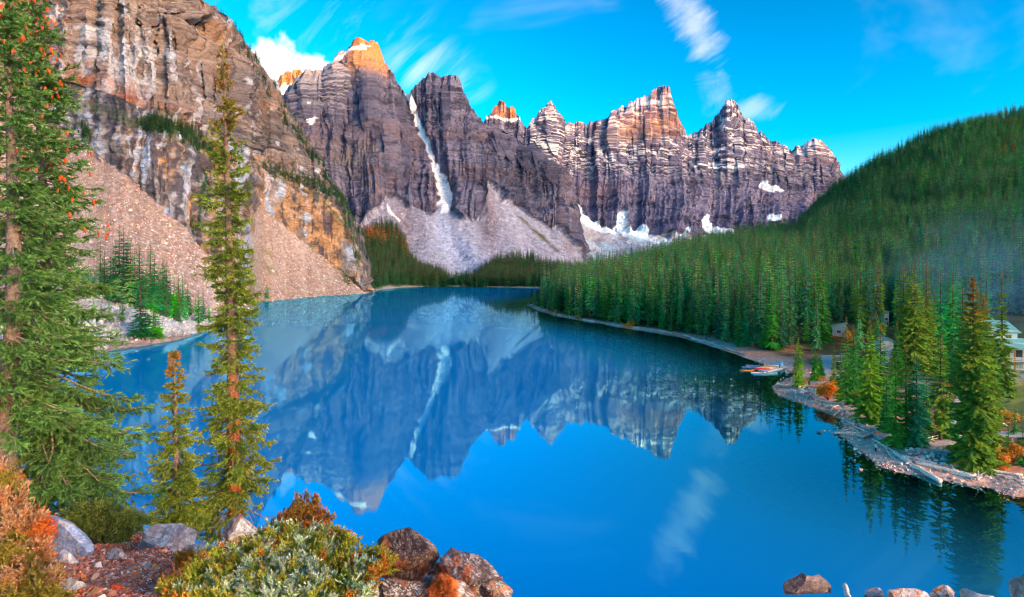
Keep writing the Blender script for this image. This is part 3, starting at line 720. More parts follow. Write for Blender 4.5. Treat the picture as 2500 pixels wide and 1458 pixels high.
def mr_(v, a, b, c=0.0, d=1.0, it='SMOOTHSTEP'):
    q = n_.new('ShaderNodeMapRange'); q.interpolation_type = it
    for k, val in (('From Min', a), ('From Max', b), ('To Min', c), ('To Max', d)): q.inputs[k].default_value = val
    l_.new(v, q.inputs['Value']); return q.outputs[0]
tcn = n_.new('ShaderNodeTexCoord'); mp = n_.new('ShaderNodeMapping'); mp.inputs['Scale'].default_value = (0.5, 1.6, 1.0)
l_.new(tcn.outputs['Object'], mp.inputs[0])
w1 = n_.new('ShaderNodeTexNoise'); w1.inputs['Scale'].default_value = 0.55; w1.inputs['Detail'].default_value = 4
l_.new(mp.outputs[0], w1.inputs['Vector'])
mp2 = n_.new('ShaderNodeMapping'); mp2.inputs['Scale'].default_value = (0.012, 0.02, 1.0)
l_.new(tcn.outputs['Object'], mp2.inputs[0])
w2 = n_.new('ShaderNodeTexNoise'); w2.inputs['Scale'].default_value = 1.0; w2.inputs['Detail'].default_value = 3
l_.new(mp2.outputs[0], w2.inputs['Vector'])
calm = mr_(w2.outputs[0], 0.40, 0.66, 0.25, 1.0)
bs = n_.new('ShaderNodeMath'); bs.operation = 'MULTIPLY'; bs.inputs[1].default_value = 0.03; l_.new(calm, bs.inputs[0])
bp = n_.new('ShaderNodeBump'); bp.inputs['Distance'].default_value = 0.12
l_.new(bs.outputs[0], bp.inputs['Strength']); l_.new(w1.outputs[0], bp.inputs['Height'])
gl = n_.new('ShaderNodeBsdfGlossy'); gl.inputs['Roughness'].default_value = 0.012; gl.inputs['Color'].default_value = (0.30, 0.86, 1.0, 1)
l_.new(bp.outputs[0], gl.inputs['Normal']); l_.new(mr_(w2.outputs[0], 0.52, 0.72, 0.008, 0.05), gl.inputs['Roughness'])
df = n_.new('ShaderNodeBsdfDiffuse'); df.inputs['Color'].default_value = (0.0, 0.135, 0.56, 1)
cr = n_.new('ShaderNodeMix'); cr.data_type = 'RGBA'
l_.new(mr_(at.outputs['Fac'], 0.8, 5.0), cr.inputs[0])
cr.inputs[6].default_value = (0.01, 0.13, 0.16, 1); cr.inputs[7].default_value = (0.0, 0.27, 0.70, 1)
l_.new(cr.outputs[2], df.inputs['Color'])
tp = n_.new('ShaderNodeBsdfTransparent'); tp.inputs['Color'].default_value = (0.85, 0.90, 0.86, 1)
bd = n_.new('ShaderNodeMixShader'); l_.new(mr_(at.outputs['Fac'], 0.0, 2.6), bd.inputs[0])
l_.new(tp.outputs[0], bd.inputs[1]); l_.new(df.outputs[0], bd.inputs[2])
fr = n_.new('ShaderNodeFresnel'); fr.inputs['IOR'].default_value = 3.2
l_.new(bp.outputs[0], fr.inputs['Normal'])
mx = n_.new('ShaderNodeMixShader'); l_.new(fr.outputs[0], mx.inputs[0]); l_.new(bd.outputs[0], mx.inputs[1]); l_.new(gl.outputs[0], mx.inputs[2])
l_.new(mx.outputs[0], n_['Material Output'].inputs['Surface'])
M_WATER = m
V = np.stack([Xg, Yg, np.zeros_like(Xg)], -1).reshape(-1, 3)
lake = link('lake', make_mesh('lake', V, [grid_faces(*Xg.shape)], True, attrs={'depth': depth.ravel()}, mats=[M_WATER]))
tag(lake, 'vivid blue glacial lake mirroring the peaks and the sky', 'lake', kind='structure')
bedm = make_mesh('lake_bed', [(-2500, 10, -10), (2500, 10, -10), (2500, 2500, -10), (-2500, 2500, -10)], [np.array([[0, 1, 2, 3]])], False, np.full((4, 3), 0.06), mats=[M_GROUND])
tag(link('lake_bed', bedm), 'deep bed of the lake', 'lake bed', kind='structure')
gb = make_mesh('valley_ground', [(-30000, -30000, -12), (30000, -30000, -12), (30000, 30000, -12), (-30000, 30000, -12)], [np.array([[0, 1, 2, 3]])], False, np.full((4, 3), 0.1), mats=[M_GROUND])
tag(link('valley_ground', gb), 'valley ground running to the horizon', 'ground', kind='structure')
# ---------------------------------------------------------------- conifers
M_FOLIAGE = mat_vc('conifer_needles', 0.75, 1.0, 0.0, 0.0, spec=0.15, hue_rand=0.028, val_rand=0.42, transl=0.4)
M_LEAF = mat_vc('shore_foliage', 0.75, 1.0, 0.0, 0.0, spec=0.15, transl=0.4)
M_NEEDLES = mat_vc('near_needles', 0.7, 1.0, 0.0, 0.0, spec=0.2, transl=0.22)
M_BARK = mat_plain('bark', (0.13, 0.09, 0.065), 0.95, 6.0, 0.4, 0.6, 0.1, stretch=(1, 1, 0.15))
M_REDBARK = mat_plain('red_bark', (0.38, 0.155, 0.07), 0.95, 14.0, 0.55, 0.9, 0.1, stretch=(1, 1, 0.12), bdist=0.03)
M_GREYBARK = mat_plain('grey_bark', (0.27, 0.20, 0.165), 0.95, 14.0, 0.5, 0.9, 0.1, stretch=(1, 1, 0.2), bdist=0.03)

def tube(P, R, nseg=8):
    """tapered tube along points P with radii R"""
    P, R = np.asarray(P, float), np.asarray(R, float)
    t = np.gradient(P, axis=0); t /= np.maximum(np.linalg.norm(t, axis=1, keepdims=True), 1e-9)
    ref = np.where(np.abs(t[:, 2:3]) < 0.9, [[0, 0, 1.0]], [[1.0, 0, 0]])
    a = np.cross(t, ref); a /= np.linalg.norm(a, axis=1, keepdims=True)
    b = np.cross(t, a)
    th = np.linspace(0, 2 * math.pi, nseg, endpoint=False)
    V = P[:, None] + R[:, None, None] * (np.cos(th)[None, :, None] * a[:, None] + np.sin(th)[None, :, None] * b[:, None])
    n = len(P)
    i = np.arange(n - 1)[:, None] * nseg + np.arange(nseg)[None]
    j = np.arange(n - 1)[:, None] * nseg + (np.arange(nseg) + 1)[None] % nseg
    Fq = np.stack([i, j, j + nseg, i + nseg], -1).reshape(-1, 4)
    V = V.reshape(-1, 3)
    c0, c1 = len(V), len(V) + 1
    V = np.vstack([V, P[0], P[-1]])
    k = np.arange(nseg); k2 = (k + 1) % nseg
    Ft = np.vstack([np.stack([k2, k, np.full(nseg, c0)], 1), np.stack([k + (n - 1) * nseg, k2 + (n - 1) * nseg, np.full(nseg, c1)], 1)])
    return V, Fq, Ft
class Acc:
    """collects pieces that belong to one part"""
    def __init__(s): s.V, s.Q, s.T, s.C, s.n = [], [], [], [], 0
    def add(s, V, Q=None, T=None, C=None):
        V = np.asarray(V, float)
        if Q is not None and len(Q): s.Q.append(np.asarray(Q) + s.n)
        if T is not None and len(T): s.T.append(np.asarray(T) + s.n)
        s.V.append(V); s.n += len(V)
        c = np.ones((len(V), 3)) if C is None else np.broadcast_to(np.asarray(C, float), (len(V), 3))
        s.C.append(c)
    def mesh(s, name, mats, smooth=True):
        fs = []
        if s.Q: fs.append(np.vstack(s.Q))
        if s.T: fs.append(np.vstack(s.T))
        return make_mesh(name, np.vstack(s.V), fs, smooth, np.vstack(s.C), mats=mats)

def spruce_meshes(name, seed, h=20.0, r=2.6, levels=26, nb=8, leaf=5, bare=0.08, col=(0.05, 0.16, 0.04), top=(0.05, 0.16, 0.04), topf=0.0, gaps=0.1, power=0.75, trunk_seg=6, irregular=0.2, mat=None):
    rng = np.random.default_rng(seed)
    zc = h * bare
    t = (np.arange(levels) + rng.uniform(0, .8, levels)) / levels
    t = np.clip(t, 0.012, 1)
    cnt = np.maximum(4, (nb * (0.55 + 0.45 * np.minimum(1, t * 3))).astype(int))
    lv = np.repeat(np.arange(levels), cnt)
    tt = t[lv]
    keep = rng.uniform(0, 1, len(lv)) > gaps * (0.3 + tt)
    lv, tt = lv[keep], tt[keep]
    m = len(lv)
    az = rng.uniform(0, 2 * math.pi, m)
    lump = 1 + irregular * np.sin(az * 2 + rng.uniform(0, 6) + tt * 5) + irregular * rng.normal(0, 0.5, levels)[lv]
    Lb = r * (tt ** power) * rng.uniform(0.72, 1.12, m) * np.clip(lump, 0.4, 1.5) + 0.012 * h
    z0 = h - (h - zc) * tt
    ang = np.interp(tt, [0, 0.15, 0.5, 1], [0.9, 0.25, -0.12, -0.35]) + rng.normal(0, 0.1, m)
    D = np.stack([np.cos(az), np.sin(az), np.zeros(m)], -1)
    S = np.stack([-np.sin(az), np.cos(az), np.zeros(m)], -1)
    def spine(s):
        s = s[None, :, None] if s.ndim == 1 else s[..., None]
        lb = Lb[:, None, None]
        p = D[:, None] * (s * lb * np.cos(ang)[:, None, None])
        zz = z0[:, None, None] + s * lb * np.sin(ang)[:, None, None] - 0.28 * lb * s ** 2 + 0.16 * lb * s ** 4
        p = p + np.array([0, 0, 1.0]) * zz
        return p
    js = (np.arange(leaf) + 0.35) / leaf
    w = (0.36 * Lb)[:, None] * (1.05 - 0.75 * js)[None] * rng.uniform(0.7, 1.25, (m, leaf))
    A = spine(np.clip(js - 0.6 / leaf, 0, 1)); B = spine(np.clip(js + 0.75 / leaf, 0, 1)); Cc = spine(js)
    cols = np.array(col)[None] * rng.uniform(0.72, 1.28, (m, 1)) * (1 + rng.normal(0, 0.06, (m, 3)))
    tf = np.clip((topf - tt) / max(topf, 1e-6), 0, 1)[:, None] ** 0.6 if topf else np.zeros((m, 1))
    cols = cols * (1 - tf) + np.array(top)[None] * tf * rng.uniform(0.6, 1.2, (m, 1))
    acc = Acc()
    for sgn in (-1, 1):
        tip = Cc + sgn * S[:, None] * (w * 0.85)[..., None] + D[:, None] * (w * 0.35)[..., None] - np.array([0, 0, 1.0]) * (w * rng.uniform(0.15, 0.75, (m, leaf)))[..., None]
        V = np.stack([A, B, tip], 2).reshape(-1, 3)
        acc.add(V, T=np.arange(len(V)).reshape(-1, 3), C=np.repeat(np.repeat(cols, leaf, 0), 3, 0))
    # hanging curtain and tip of every branch
    a, b = spine(np.array([0.1]))[:, 0], spine(np.array([0.95]))[:, 0]
    mid = spine(np.array([0.55]))[:, 0] - np.array([0, 0, 1.0]) * (0.22 * Lb)[:, None] + S * (rng.normal(0, 0.06, m) * Lb)[:, None]
    V = np.stack([a, b, mid], 1).reshape(-1, 3)
    acc.add(V, T=np.arange(len(V)).reshape(-1, 3), C=np.repeat(cols, 3, 0))
    # leader
    acc.add([[0.03 * r, 0, h * 0.97], [-0.03 * r, 0.02 * r, h * 0.97], [0, 0, h * 1.015]], T=[[0, 1, 2]], C=np.array(top if topf else col))
    crown = acc.mesh(name + '_crown', [mat or M_FOLIAGE], False)
    zs = np.linspace(-0.02 * h, h * 0.98, 5)
    tv, tq, ttri = tube(np.stack([zs * 0, zs * 0, zs], 1), 0.013 * h * (1 - zs / h * 0.93) + 0.01, trunk_seg)
    ta = Acc(); ta.add(tv, tq, ttri)
    trunk = ta.mesh(name + '_trunk', [M_BARK])
    return trunk, crown

G1, G2, G3, G4 = (0.045, 0.370, 0.080), (0.028, 0.285, 0.085), (0.105, 0.420, 0.050), (0.030, 0.325, 0.135)
RUST = (0.34, 0.17, 0.025)
mid_kinds = []
for k, (c, tf, rr_, lv_, gp, br) in enumerate([(G1, 0, 2.5, 26, .08, .06), (G2, 0, 2.1, 28, .1, .10), (G3, .05, 2.7, 24, .14, .08), (G2, .06, 2.3, 26, .1, .16), (G4, 0, 2.4, 27, .08, .07), (G1, .06, 2.1, 24, .16, .22), (G4, .03, 2.1, 26, .12, .12), (G3, 0, 2.2, 26, .1, .05)]):
    mid_kinds.append(spruce_meshes('spruce%02d' % k, 700 + k, 20.0, rr_, lv_, 8, 4, br, c, RUST, tf, gp))
far_kinds = []
for k, (c, tf, rr_) in enumerate([((.030, .40, .085), 0, 3.1), ((.025, .32, .09), 0, 2.7), ((.075, .44, .06), .04, 3.2), ((.025, .31, .09), 0, 2.8), ((.03, .36, .14), 0, 3.0), ((.035, .37, .09), 0, 2.7)]):
    far_kinds.append(spruce_meshes('farspruce%02d' % k, 760 + k, 20.0, rr_, 15, 7, 3, 0.04, c, RUST, tf, .04, trunk_seg=3))
LARCH = (0.50, 0.215, 0.03)
larch_kind = spruce_meshes('larch', 790, 20.0, 2.8, 13, 6, 2, 0.1, LARCH, LARCH, 0, .12, trunk_seg=3)

def joined(name, pair):
    """trunk and crown as one mesh, for trees in a mass"""
    tr, cr = pair
    me = bpy.data.meshes.new(name)
    import bmesh
    bm = bmesh.new(); bm.from_mesh(cr); n0 = len(bm.faces); bm.from_mesh(tr)
    bm.faces.ensure_lookup_table()
    for f in bm.faces[n0:]: f.material_index = 1
    bm.to_mesh(me); bm.free()
    me.materials.append(M_FOLIAGE); me.materials.append(M_BARK)
    return me
PROTO = {}
def proto_collection(name, meshes):
    c = bpy.data.collections.new(name)
    for k, me in enumerate(meshes):
        o = bpy.data.objects.new('%s_%02d' % (name, k), me)
        c.objects.link(o)
    return c
dark_kinds = [spruce_meshes('darkspruce%02d' % k, 796 + k, 20.0, rr_, 15, 7, 3, 0.04, c, c, 0, .04, trunk_seg=3) for k, (c, rr_) in enumerate([((.016, .15, .055), 2.9), ((.022, .18, .05), 2.6)])]
C_FAR = proto_collection('far_conifers', [joined('fc%02d' % k, p) for k, p in enumerate(far_kinds + [larch_kind] + dark_kinds)])
DK = [len(far_kinds) + 1, len(far_kinds) + 2]
C_MID = proto_collection('mid_conifers', [joined('mc%02d' % k, p) for k, p in enumerate(mid_kinds)])
def scatter(name, coll, pts, rot, scl, idx, label, cat):
    me = bpy.data.meshes.new(name)
    n = len(pts)
    me.vertices.add(n); me.vertices.foreach_set('co', np.asarray(pts, np.float32).ravel())
    for nm, arr in (('rot', rot), ('scl', scl)):
        a = me.attributes.new(nm, 'FLOAT_VECTOR', 'POINT'); a.data.foreach_set('vector', np.asarray(arr, np.float32).ravel())
    a = me.attributes.new('idx', 'INT', 'POINT'); a.data.foreach_set('value', np.asarray(idx, np.int32))
    o = link(name, me)
    ng = bpy.data.node_groups.new(name, 'GeometryNodeTree')
    ng.interface.new_socket('Geometry', in_out='INPUT', socket_type='NodeSocketGeometry')
    ng.interface.new_socket('Geometry', in_out='OUTPUT', socket_type='NodeSocketGeometry')
    gi, go = ng.nodes.new('NodeGroupInput'), ng.nodes.new('NodeGroupOutput')
    ip = ng.nodes.new('GeometryNodeInstanceOnPoints')
    ci = ng.nodes.new('GeometryNodeCollectionInfo')
    ci.inputs['Collection'].default_value = coll
    ci.inputs['Separate Children'].default_value = True
    ci.inputs['Reset Children'].default_value = True
    def na(nm, t):
        q = ng.nodes.new('GeometryNodeInputNamedAttribute'); q.data_type = t; q.inputs['Name'].default_value = nm
        return q.outputs['Attribute']
    ng.links.new(gi.outputs[0], ip.inputs['Points'])
    ng.links.new(ci.outputs[0], ip.inputs['Instance'])
    ip.inputs['Pick Instance'].default_value = True
    ng.links.new(na('idx', 'INT'), ip.inputs['Instance Index'])
    ng.links.new(na('rot', 'FLOAT_VECTOR'), ip.inputs['Rotation'])
    ng.links.new(na('scl', 'FLOAT_VECTOR'), ip.inputs['Scale'])
    ng.links.new(ip.outputs[0], go.inputs[0])
    md = o.modifiers.new('scatter', 'NODES'); md.node_group = ng
    tag(o, label, cat, kind='stuff')
    return o
RNG = np.random.default_rng(77)
def tree_xforms(n, h, hs, rng=RNG):
    hh = np.clip(rng.normal(h, hs, n), h * 0.45, h * 1.5) / 20.0
    wv = hh * rng.uniform(0.8, 1.2, n)
    rot = np.stack([rng.normal(0, .015, n), rng.normal(0, .015, n), rng.uniform(0, 6.28, n)], 1)
    return rot, np.stack([wv, wv, hh], 1)

# --- forest on the right hill
gx = np.arange(-60, 1500, 4.6); gy = np.arange(70, 1420, 4.6)
GX, GY = np.meshgrid(gx, gy)
GX = GX + RNG.uniform(-1.9, 1.9, GX.shape); GY = GY + RNG.uniform(-1.9, 1.9, GY.shape)
px = 1250 + FPX * GX / GY
ysk = np.interp(px, HILL[:, 0], HILL[:, 2])
ok = (px > 1270) & (px < 2640) & (GY < ysk + 25)
GX, GY, px = GX[ok], GY[ok], px[ok]
far_thin = RNG.uniform(0, 1, len(GX)) < np.interp(GY, [0, 400, 600, 900, 1400], [0.8, 0.78, 0.75, 0.6, 0.5])
GX, GY, px = GX[far_thin], GY[far_thin], px[far_thin]
S_ = shore_sd(GX, GY); Z_ = right_z(GX, GY)
py_ = HZ - (Z_ - CAM_H) / GY * FPX
edge_w = np.interp(px, [1270, 1600, 1800, 1880, 1960], [5, 6, 8, 10, 30]) + RNG.uniform(-2, 2.5, len(GX))
ok = S_ > edge_w
# the open ground round the lodge, the path and the beach
lod = (px > 1930) & (py_ > 800)
ok &= ~(lod & (RNG.uniform(0, 1, len(GX)) > np.where(py_ > 905, 0.0, 0.30)))
ok &= ~((px > 2405) & (py_ > 770) & (py_ < 925)); ok &= ~((px > 2020) & (px < 2085) & (py_ > 795) & (py_ < 850))
ok &= ~((px > 2145) & (px < 2185) & (py_ > 780) & (py_ < 915)); ok &= ~((px > 2000) & (px < 2190) & (py_ > 742) & (py_ < 830) & (RNG.uniform(0, 1, len(GX)) > .4))
GX, GY, px, S_, Z_, py_ = (a[ok] for a in (GX, GY, px, S_, Z_, py_))
n = len(GX)
rot, scl = tree_xforms(n, 20.5, 3.6)
patch = fbm(GX / 60, GY / 60, 0, 3, 801) + RNG.normal(0, 0.5, n)
front = S_ < edge_w[ok] + 7
scl *= np.where(front, RNG.uniform(0.55, 1.05, n), 1.0)[:, None]
scl *= np.interp(GY, [0, 500, 1300], [1.0, 0.98, 1.0])[:, None]
scl *= np.interp(GY, [0, 420, 700], [1.27, 1.22, 1.0])[:, None]
size = scl[:, 2] * 20 / GY * FPX
# the 300 that show largest stand as trees of their own: big on the picture and not behind a row of others
score = size - 2.2 * np.maximum(S_ - edge_w[ok], 0) - np.where((px < 1285) | (px > 2500), 1e3, 0)
sel = np.zeros(n, bool); sel[np.argsort(-score)[:255]] = True
PTS = np.stack([GX, GY, Z_ - 0.15], 1)
kind = RNG.integers(0, len(mid_kinds), n)
kind = np.where((patch > 0.5) & (RNG.uniform(0, 1, n) < .6), RNG.choice([2, 7, 0], n), kind)
fk = RNG.integers(0, len(far_kinds), n)
scl *= (1 + 0.18 * np.clip(fbm(GX / 45, GY / 45, 0, 3, 803), -1, 1))[:, None]
lar = (px > 2440) & (GY > 1000) & (RNG.uniform(0, 1, n) < 0.12)
fk = np.where(lar, len(far_kinds), fk)
mm = ~sel & (GY < 520)
scatter('hill_forest', C_MID, PTS[mm], rot[mm], scl[mm], kind[mm], 'dense spruce forest covering the near hillside on the right', 'forest')
mm = ~sel & (GY >= 520)
scatter('distant_hill_forest', C_FAR, PTS[mm], rot[mm], scl[mm], fk[mm], 'dark conifer forest on the high hill at the right', 'forest')
def single_tree(pair, loc, rz, sx, sz, label, group=None, name='spruce_tree', tilt=(0, 0)):
    e = empty(name, loc)
    e.rotation_euler = (tilt[0], tilt[1], rz); e.scale = (sx, sx, sz)
    link('trunk', pair[0], e); link('crown', pair[1], e)
    return tag(e, label, 'tree', group)
TONE = ['mid green', 'dark green', 'bright rusty-topped', 'dark rusty-topped', 'blue green', 'thin rusty-topped', 'thin blue green', 'bright green']
SEG = [(1360, 'at the far point tip', 'trees at the far point'), (1430, 'just inside the far point', 'trees just inside the far point'), (1500, 'left of the golden bush', 'trees left of the golden bush'), (1580, 'behind the golden bush', 'trees behind the golden bush'),
       (1650, 'just past the golden bush', 'trees past the golden bush'), (1720, 'behind the stranded logs', 'trees behind the stranded logs'), (1790, 'before the canoe dock', 'trees before the dock'), (1860, 'left of the canoe dock', 'trees left of the dock'), (1940, 'straight behind the canoe dock', 'trees behind the dock'),
       (2030, 'behind the benches', 'trees behind the benches'), (2120, 'beside the pale teal cabin', 'trees by the teal cabin'), (2220, 'near the white lodge wing', 'trees near the lodge wing'), (2330, 'behind the olive pine', 'trees behind the olive pine'), (2600, 'near the right edge lodge', 'trees near the lodge')]
for i in np.nonzero(sel)[0]:
    where, grp = next((w_, g_) for x_, w_, g_ in SEG if px[i] < x_)
    hm = scl[i, 2] * 20
    size_w = 'tall' if hm > 21 else ('short' if hm < 14 else 'middling')
    row = 'in the front row' if front[i] else 'in the second row'
    single_tree(mid_kinds[kind[i]], PTS[i], rot[i, 2], scl[i, 0], scl[i, 2], '%s %s spruce %s %s' % (size_w, TONE[kind[i]], row, where), grp)

# --- forests at the head of the lake
def grid_scatter(g, count, tmin, tmax, rng, accept=None, dens=None):
    nr, nc = g['X'].shape
    out = []
    Tn = g['T'][:, 0]
    rows = np.nonzero((Tn >= tmin) & (Tn <= tmax))[0]
    r = rng.uniform(rows[0], rows[-1], count); c = rng.uniform(0, nc - 1.001, count)
    ri, cj = r.astype(int), c.astype(int); fr_, fc = (r - ri)[:, None], (c - cj)[:, None]
    P = np.stack([g['X'], g['Y'], g['Z']], -1)
    ri2 = np.minimum(ri + 1, nr - 1)
    p = P[ri, cj] * (1 - fr_) * (1 - fc) + P[ri2, cj] * fr_ * (1 - fc) + P[ri, cj + 1] * (1 - fr_) * fc + P[ri2, cj + 1] * fr_ * fc
    return p, g['PX'][ri, cj], g['PY'][ri, cj], g['T'][ri, cj]
p, a, b, t = grid_scatter(GH1, 3600, 0.035, 1.0, RNG)
ok = RNG.uniform(0, 1, len(p)) < np.interp(a, [1050, 1100], [1, .12]); p, a, b = p[ok], a[ok], b[ok]
rot, scl = tree_xforms(len(p), 21, 4)
gold = (RNG.uniform(0, 1, len(p)) < 1.1 * np.exp(-((a - 905) / 38.0) ** 2 - ((b - 570 - 0.35 * (a - 880)) / 15.0) ** 2) + 0.5 * np.exp(-((a - 985) / 10.0) ** 2 - ((b - 590) / 35.0) ** 2))
idx = np.where(gold, len(far_kinds), RNG.choice(DK, len(p)))
scatter('larch_slope_forest', C_FAR, p, rot, scl, idx, 'dark conifers with golden larches on the slope at the head of the lake', 'forest')
p, a, b, t = grid_scatter(GH2, 3000, 0.03, 1.0, RNG)
ok = RNG.uniform(0, 1, len(p)) < np.interp(a, [1120, 1180], [.1, 1]); p = p[ok]
rot, scl = tree_xforms(len(p), 20, 4)
scatter('mound_forest', C_FAR, p, rot, scl, RNG.choice(DK, len(p)), 'dark conifers on the low mound at the far end of the lake', 'forest')
# --- conifers on the ledges and the crest of the left cliff
P_ = np.stack([GL['X'], GL['Y'], GL['Z']], -1).reshape(-1, 3); gpx, gpy, gT = GL['PX'].ravel(), GL['PY'].ravel(), GL['T'].ravel()
def near_line(pts, width, count, rng):
    dd_, al = line_dist(gpx, gpy, pts)
    w_ = np.exp(-(dd_ / width) ** 2) * (gT > 2.0) * (gT <= 4.0)
    w_ = w_ * P_[:, 1] ** 0
    return rng.choice(len(gpx), count, p=w_ / w_.sum())
ids = np.concatenate([near_line([(350, 300), (420, 318), (480, 345), (525, 380)], 13, 330, RNG), near_line([(555, 120), (600, 190), (660, 260), (730, 345), (800, 440)], 6, 330, RNG),
                      near_line([(650, 410), (720, 435), (790, 465), (830, 500)], 12, 420, RNG), near_line([(540, 40), (600, 115), (650, 186), (720, 294), (790, 422), (855, 545)], 3, 260, RNG),
                      near_line([(825, 500), (850, 560), (868, 640)], 9, 220, RNG), near_line([(215, 320), (232, 345)], 8, 40, RNG), near_line([(500, 430), (510, 480), (490, 560)], 12, 60, RNG), near_line([(600, 350), (640, 330)], 14, 30, RNG)])
p = P_[ids]
rot, scl = tree_xforms(len(p), 9.5, 2.4)
scatter('ledge_conifers', C_FAR, p - np.array([0, 0, .3]), rot, scl, RNG.choice(DK, len(p)), 'small dark conifers clinging to ledges and crest of the left cliff', 'trees')
# --- the stand of narrow spruces on the left point
def left_pt(px_, py_):
    k = np.argmin((gpx - px_) ** 2 + (gpy - py_) ** 2)
    return P_[k]
def ordinal(n_):
    w_ = ['zeroth', 'first', 'second', 'third', 'fourth', 'fifth', 'sixth', 'seventh', 'eighth', 'ninth', 'tenth', 'eleventh', 'twelfth', 'thirteenth', 'fourteenth', 'fifteenth', 'sixteenth', 'seventeenth', 'eighteenth', 'nineteenth', 'twentieth']
    t_ = {2: 'twenty', 3: 'thirty', 4: 'forty', 5: 'fifty'}
    if n_ <= 20: return w_[n_]
    return t_[n_ // 10] + '-' + w_[n_ % 10] if n_ % 10 else t_[n_ // 10][:-1] + 'ieth'
rs_ = np.random.default_rng(5)
STAND = [(245, 720, 585), (262, 725, 640), (275, 735, 600), (290, 740, 548), (300, 745, 553), (308, 735, 600), (318, 750, 590), (328, 752, 600), (335, 748, 595), (345, 752, 640), (352, 755, 650), (362, 745, 592), (370, 765, 650), (380, 762, 660),
                      (392, 760, 650), (400, 762, 622), (408, 768, 640), (415, 770, 665), (425, 765, 690), (438, 772, 665), (443, 775, 668), (460, 768, 690), (459, 775, 690), (484, 790, 700), (498, 780, 705), (480, 765, 708), (512, 785, 735), (250, 700, 640),
                      (215, 715, 640), (200, 712, 650), (230, 705, 660), (338, 830, 700), (352, 832, 745), (365, 830, 720), (375, 825, 755), (298, 785, 700), (268, 790, 725), (225, 780, 720), (245, 785, 735), (430, 790, 735), (652, 730, 682), (640, 730, 705), (283, 742, 590), (312, 748, 570), (324, 745, 615), (340, 758, 610), (358, 758, 605), (374, 768, 620), (386, 770, 640), (396, 772, 632), (404, 776, 655), (420, 778, 670), (432, 780, 672), (450, 782, 690), (270, 738, 615), (255, 732, 610)]
for (bx, by, tp_) in STAND:
    q = left_pt(bx, by)
    hgt = (by - tp_) / FPX * q[1]
    kk = rs_.integers(0, 5)
    wd = rs_.uniform(0.055, 0.072) * hgt * (1.6 if by > 815 else 1.0)
    lab = 'narrow dark spruce, %s from the left in the stand on the left point' % ordinal(sum(1 for t_ in STAND if t_[0] + t_[2] / 1e4 < bx + tp_ / 1e4 and t_[1] <= 815) + 1)
    grp = 'spruce stand on the left point'
    if by > 815: lab, grp = '%s spruce from the left in the clump at the left point waterline' % ordinal(sum(1 for t_ in STAND if t_[0] < bx and t_[1] > 815) + 1), 'waterline clump on the left point'
    if bx > 630: lab, grp = ('taller' if bx > 645 else 'shorter') + ' small spruce where the far scree meets the water', 'spruces at the foot of the far scree'
    single_tree(mid_kinds[[0, 3, 1, 7, 1][kk]], q - np.array([0, 0, .4]), rs_.uniform(0, 6), wd / 2.3 * 2.2, hgt / 20, lab, grp)
# --- loose rubble over the scree slopes
import bmesh
def rock_mesh(name, seed, sub=2, cuts=9, rough=0.10, mats=(), col=(0.4, 0.35, 0.32), colvar=0.15, scale=(1, 1, .7), lichen=None, smooth=False):
    bm = bmesh.new(); bmesh.ops.create_icosphere(bm, subdivisions=sub, radius=1.0)
    V = np.array([v.co[:] for v in bm.verts]); Fc = np.array([[v.index for v in f.verts] for f in bm.faces]); bm.free()
    rng = np.random.default_rng(seed)
    for _ in range(cuts):
        nrm = rng.normal(size=3); nrm /= np.linalg.norm(nrm); dd_ = rng.uniform(0.45, 0.82)
        over = np.maximum(V @ nrm - dd_, 0)
        V = V - over[:, None] * nrm[None]
    nz = fbm(V[:, 0] * 2.2, V[:, 1] * 2.2, V[:, 2] * 2.2, 3, seed)
    V = V * (1 + rough * nz)[:, None] * np.array(scale)
    f2_ = fbm(V[:, 0] * 3, V[:, 1] * 3, V[:, 2] * 3, 3, seed + 9)
    C = np.array(col)[None] * (1 + colvar * f2_)[:, None]
    if lichen is not None: C = mixc3(C, lichen, sstep(0.2, 0.7, f2_))
    return make_mesh(name, V, [Fc], smooth, C, mats=mats)
M_STONE = mat_vc('stone', 0.9, 3.0, 0.3, 0.4, 8.0, hue_rand=0.015, val_rand=0.3, bdist=0.05)
C_RUB = proto_collection('rubble', [rock_mesh('rub%02d' % k, 820 + k, 1, 7, 0.1, [M_STONE], c) for k, c in enumerate([(.42, .28, .22), (.52, .42, .36), (.33, .24, .2), (.62, .55, .5), (.45, .40, .38), (.50, .26, .17)])])
p, a, b, t = grid_scatter(GL, 15000, 0.1, 1.98, RNG)
ok = RNG.uniform(0, 1, len(p)) < np.interp(p[:, 1], [200, 400, 800], [1, .8, .5])
p, a, b, t = p[ok], a[ok], b[ok], t[ok]
sz = np.exp(RNG.normal(-0.55, 0.5, len(p))) * np.interp(p[:, 1], [220, 700], [0.62, 1.0]) * np.where(a > 612, 0.75, 1)
scl = sz[:, None] * RNG.uniform(.6, 1.4, (len(p), 3))
scatter('scree_rubble', C_RUB, p, RNG.uniform(0, 6.28, (len(p), 3)), scl, np.where(t < 1.0, RNG.choice([1, 3, 4, 4], len(p)), RNG.choice([0, 1, 2, 3, 0, 5, 1], len(p))), 'loose broken stones strewn over the scree slopes of the left shore', 'rubble')
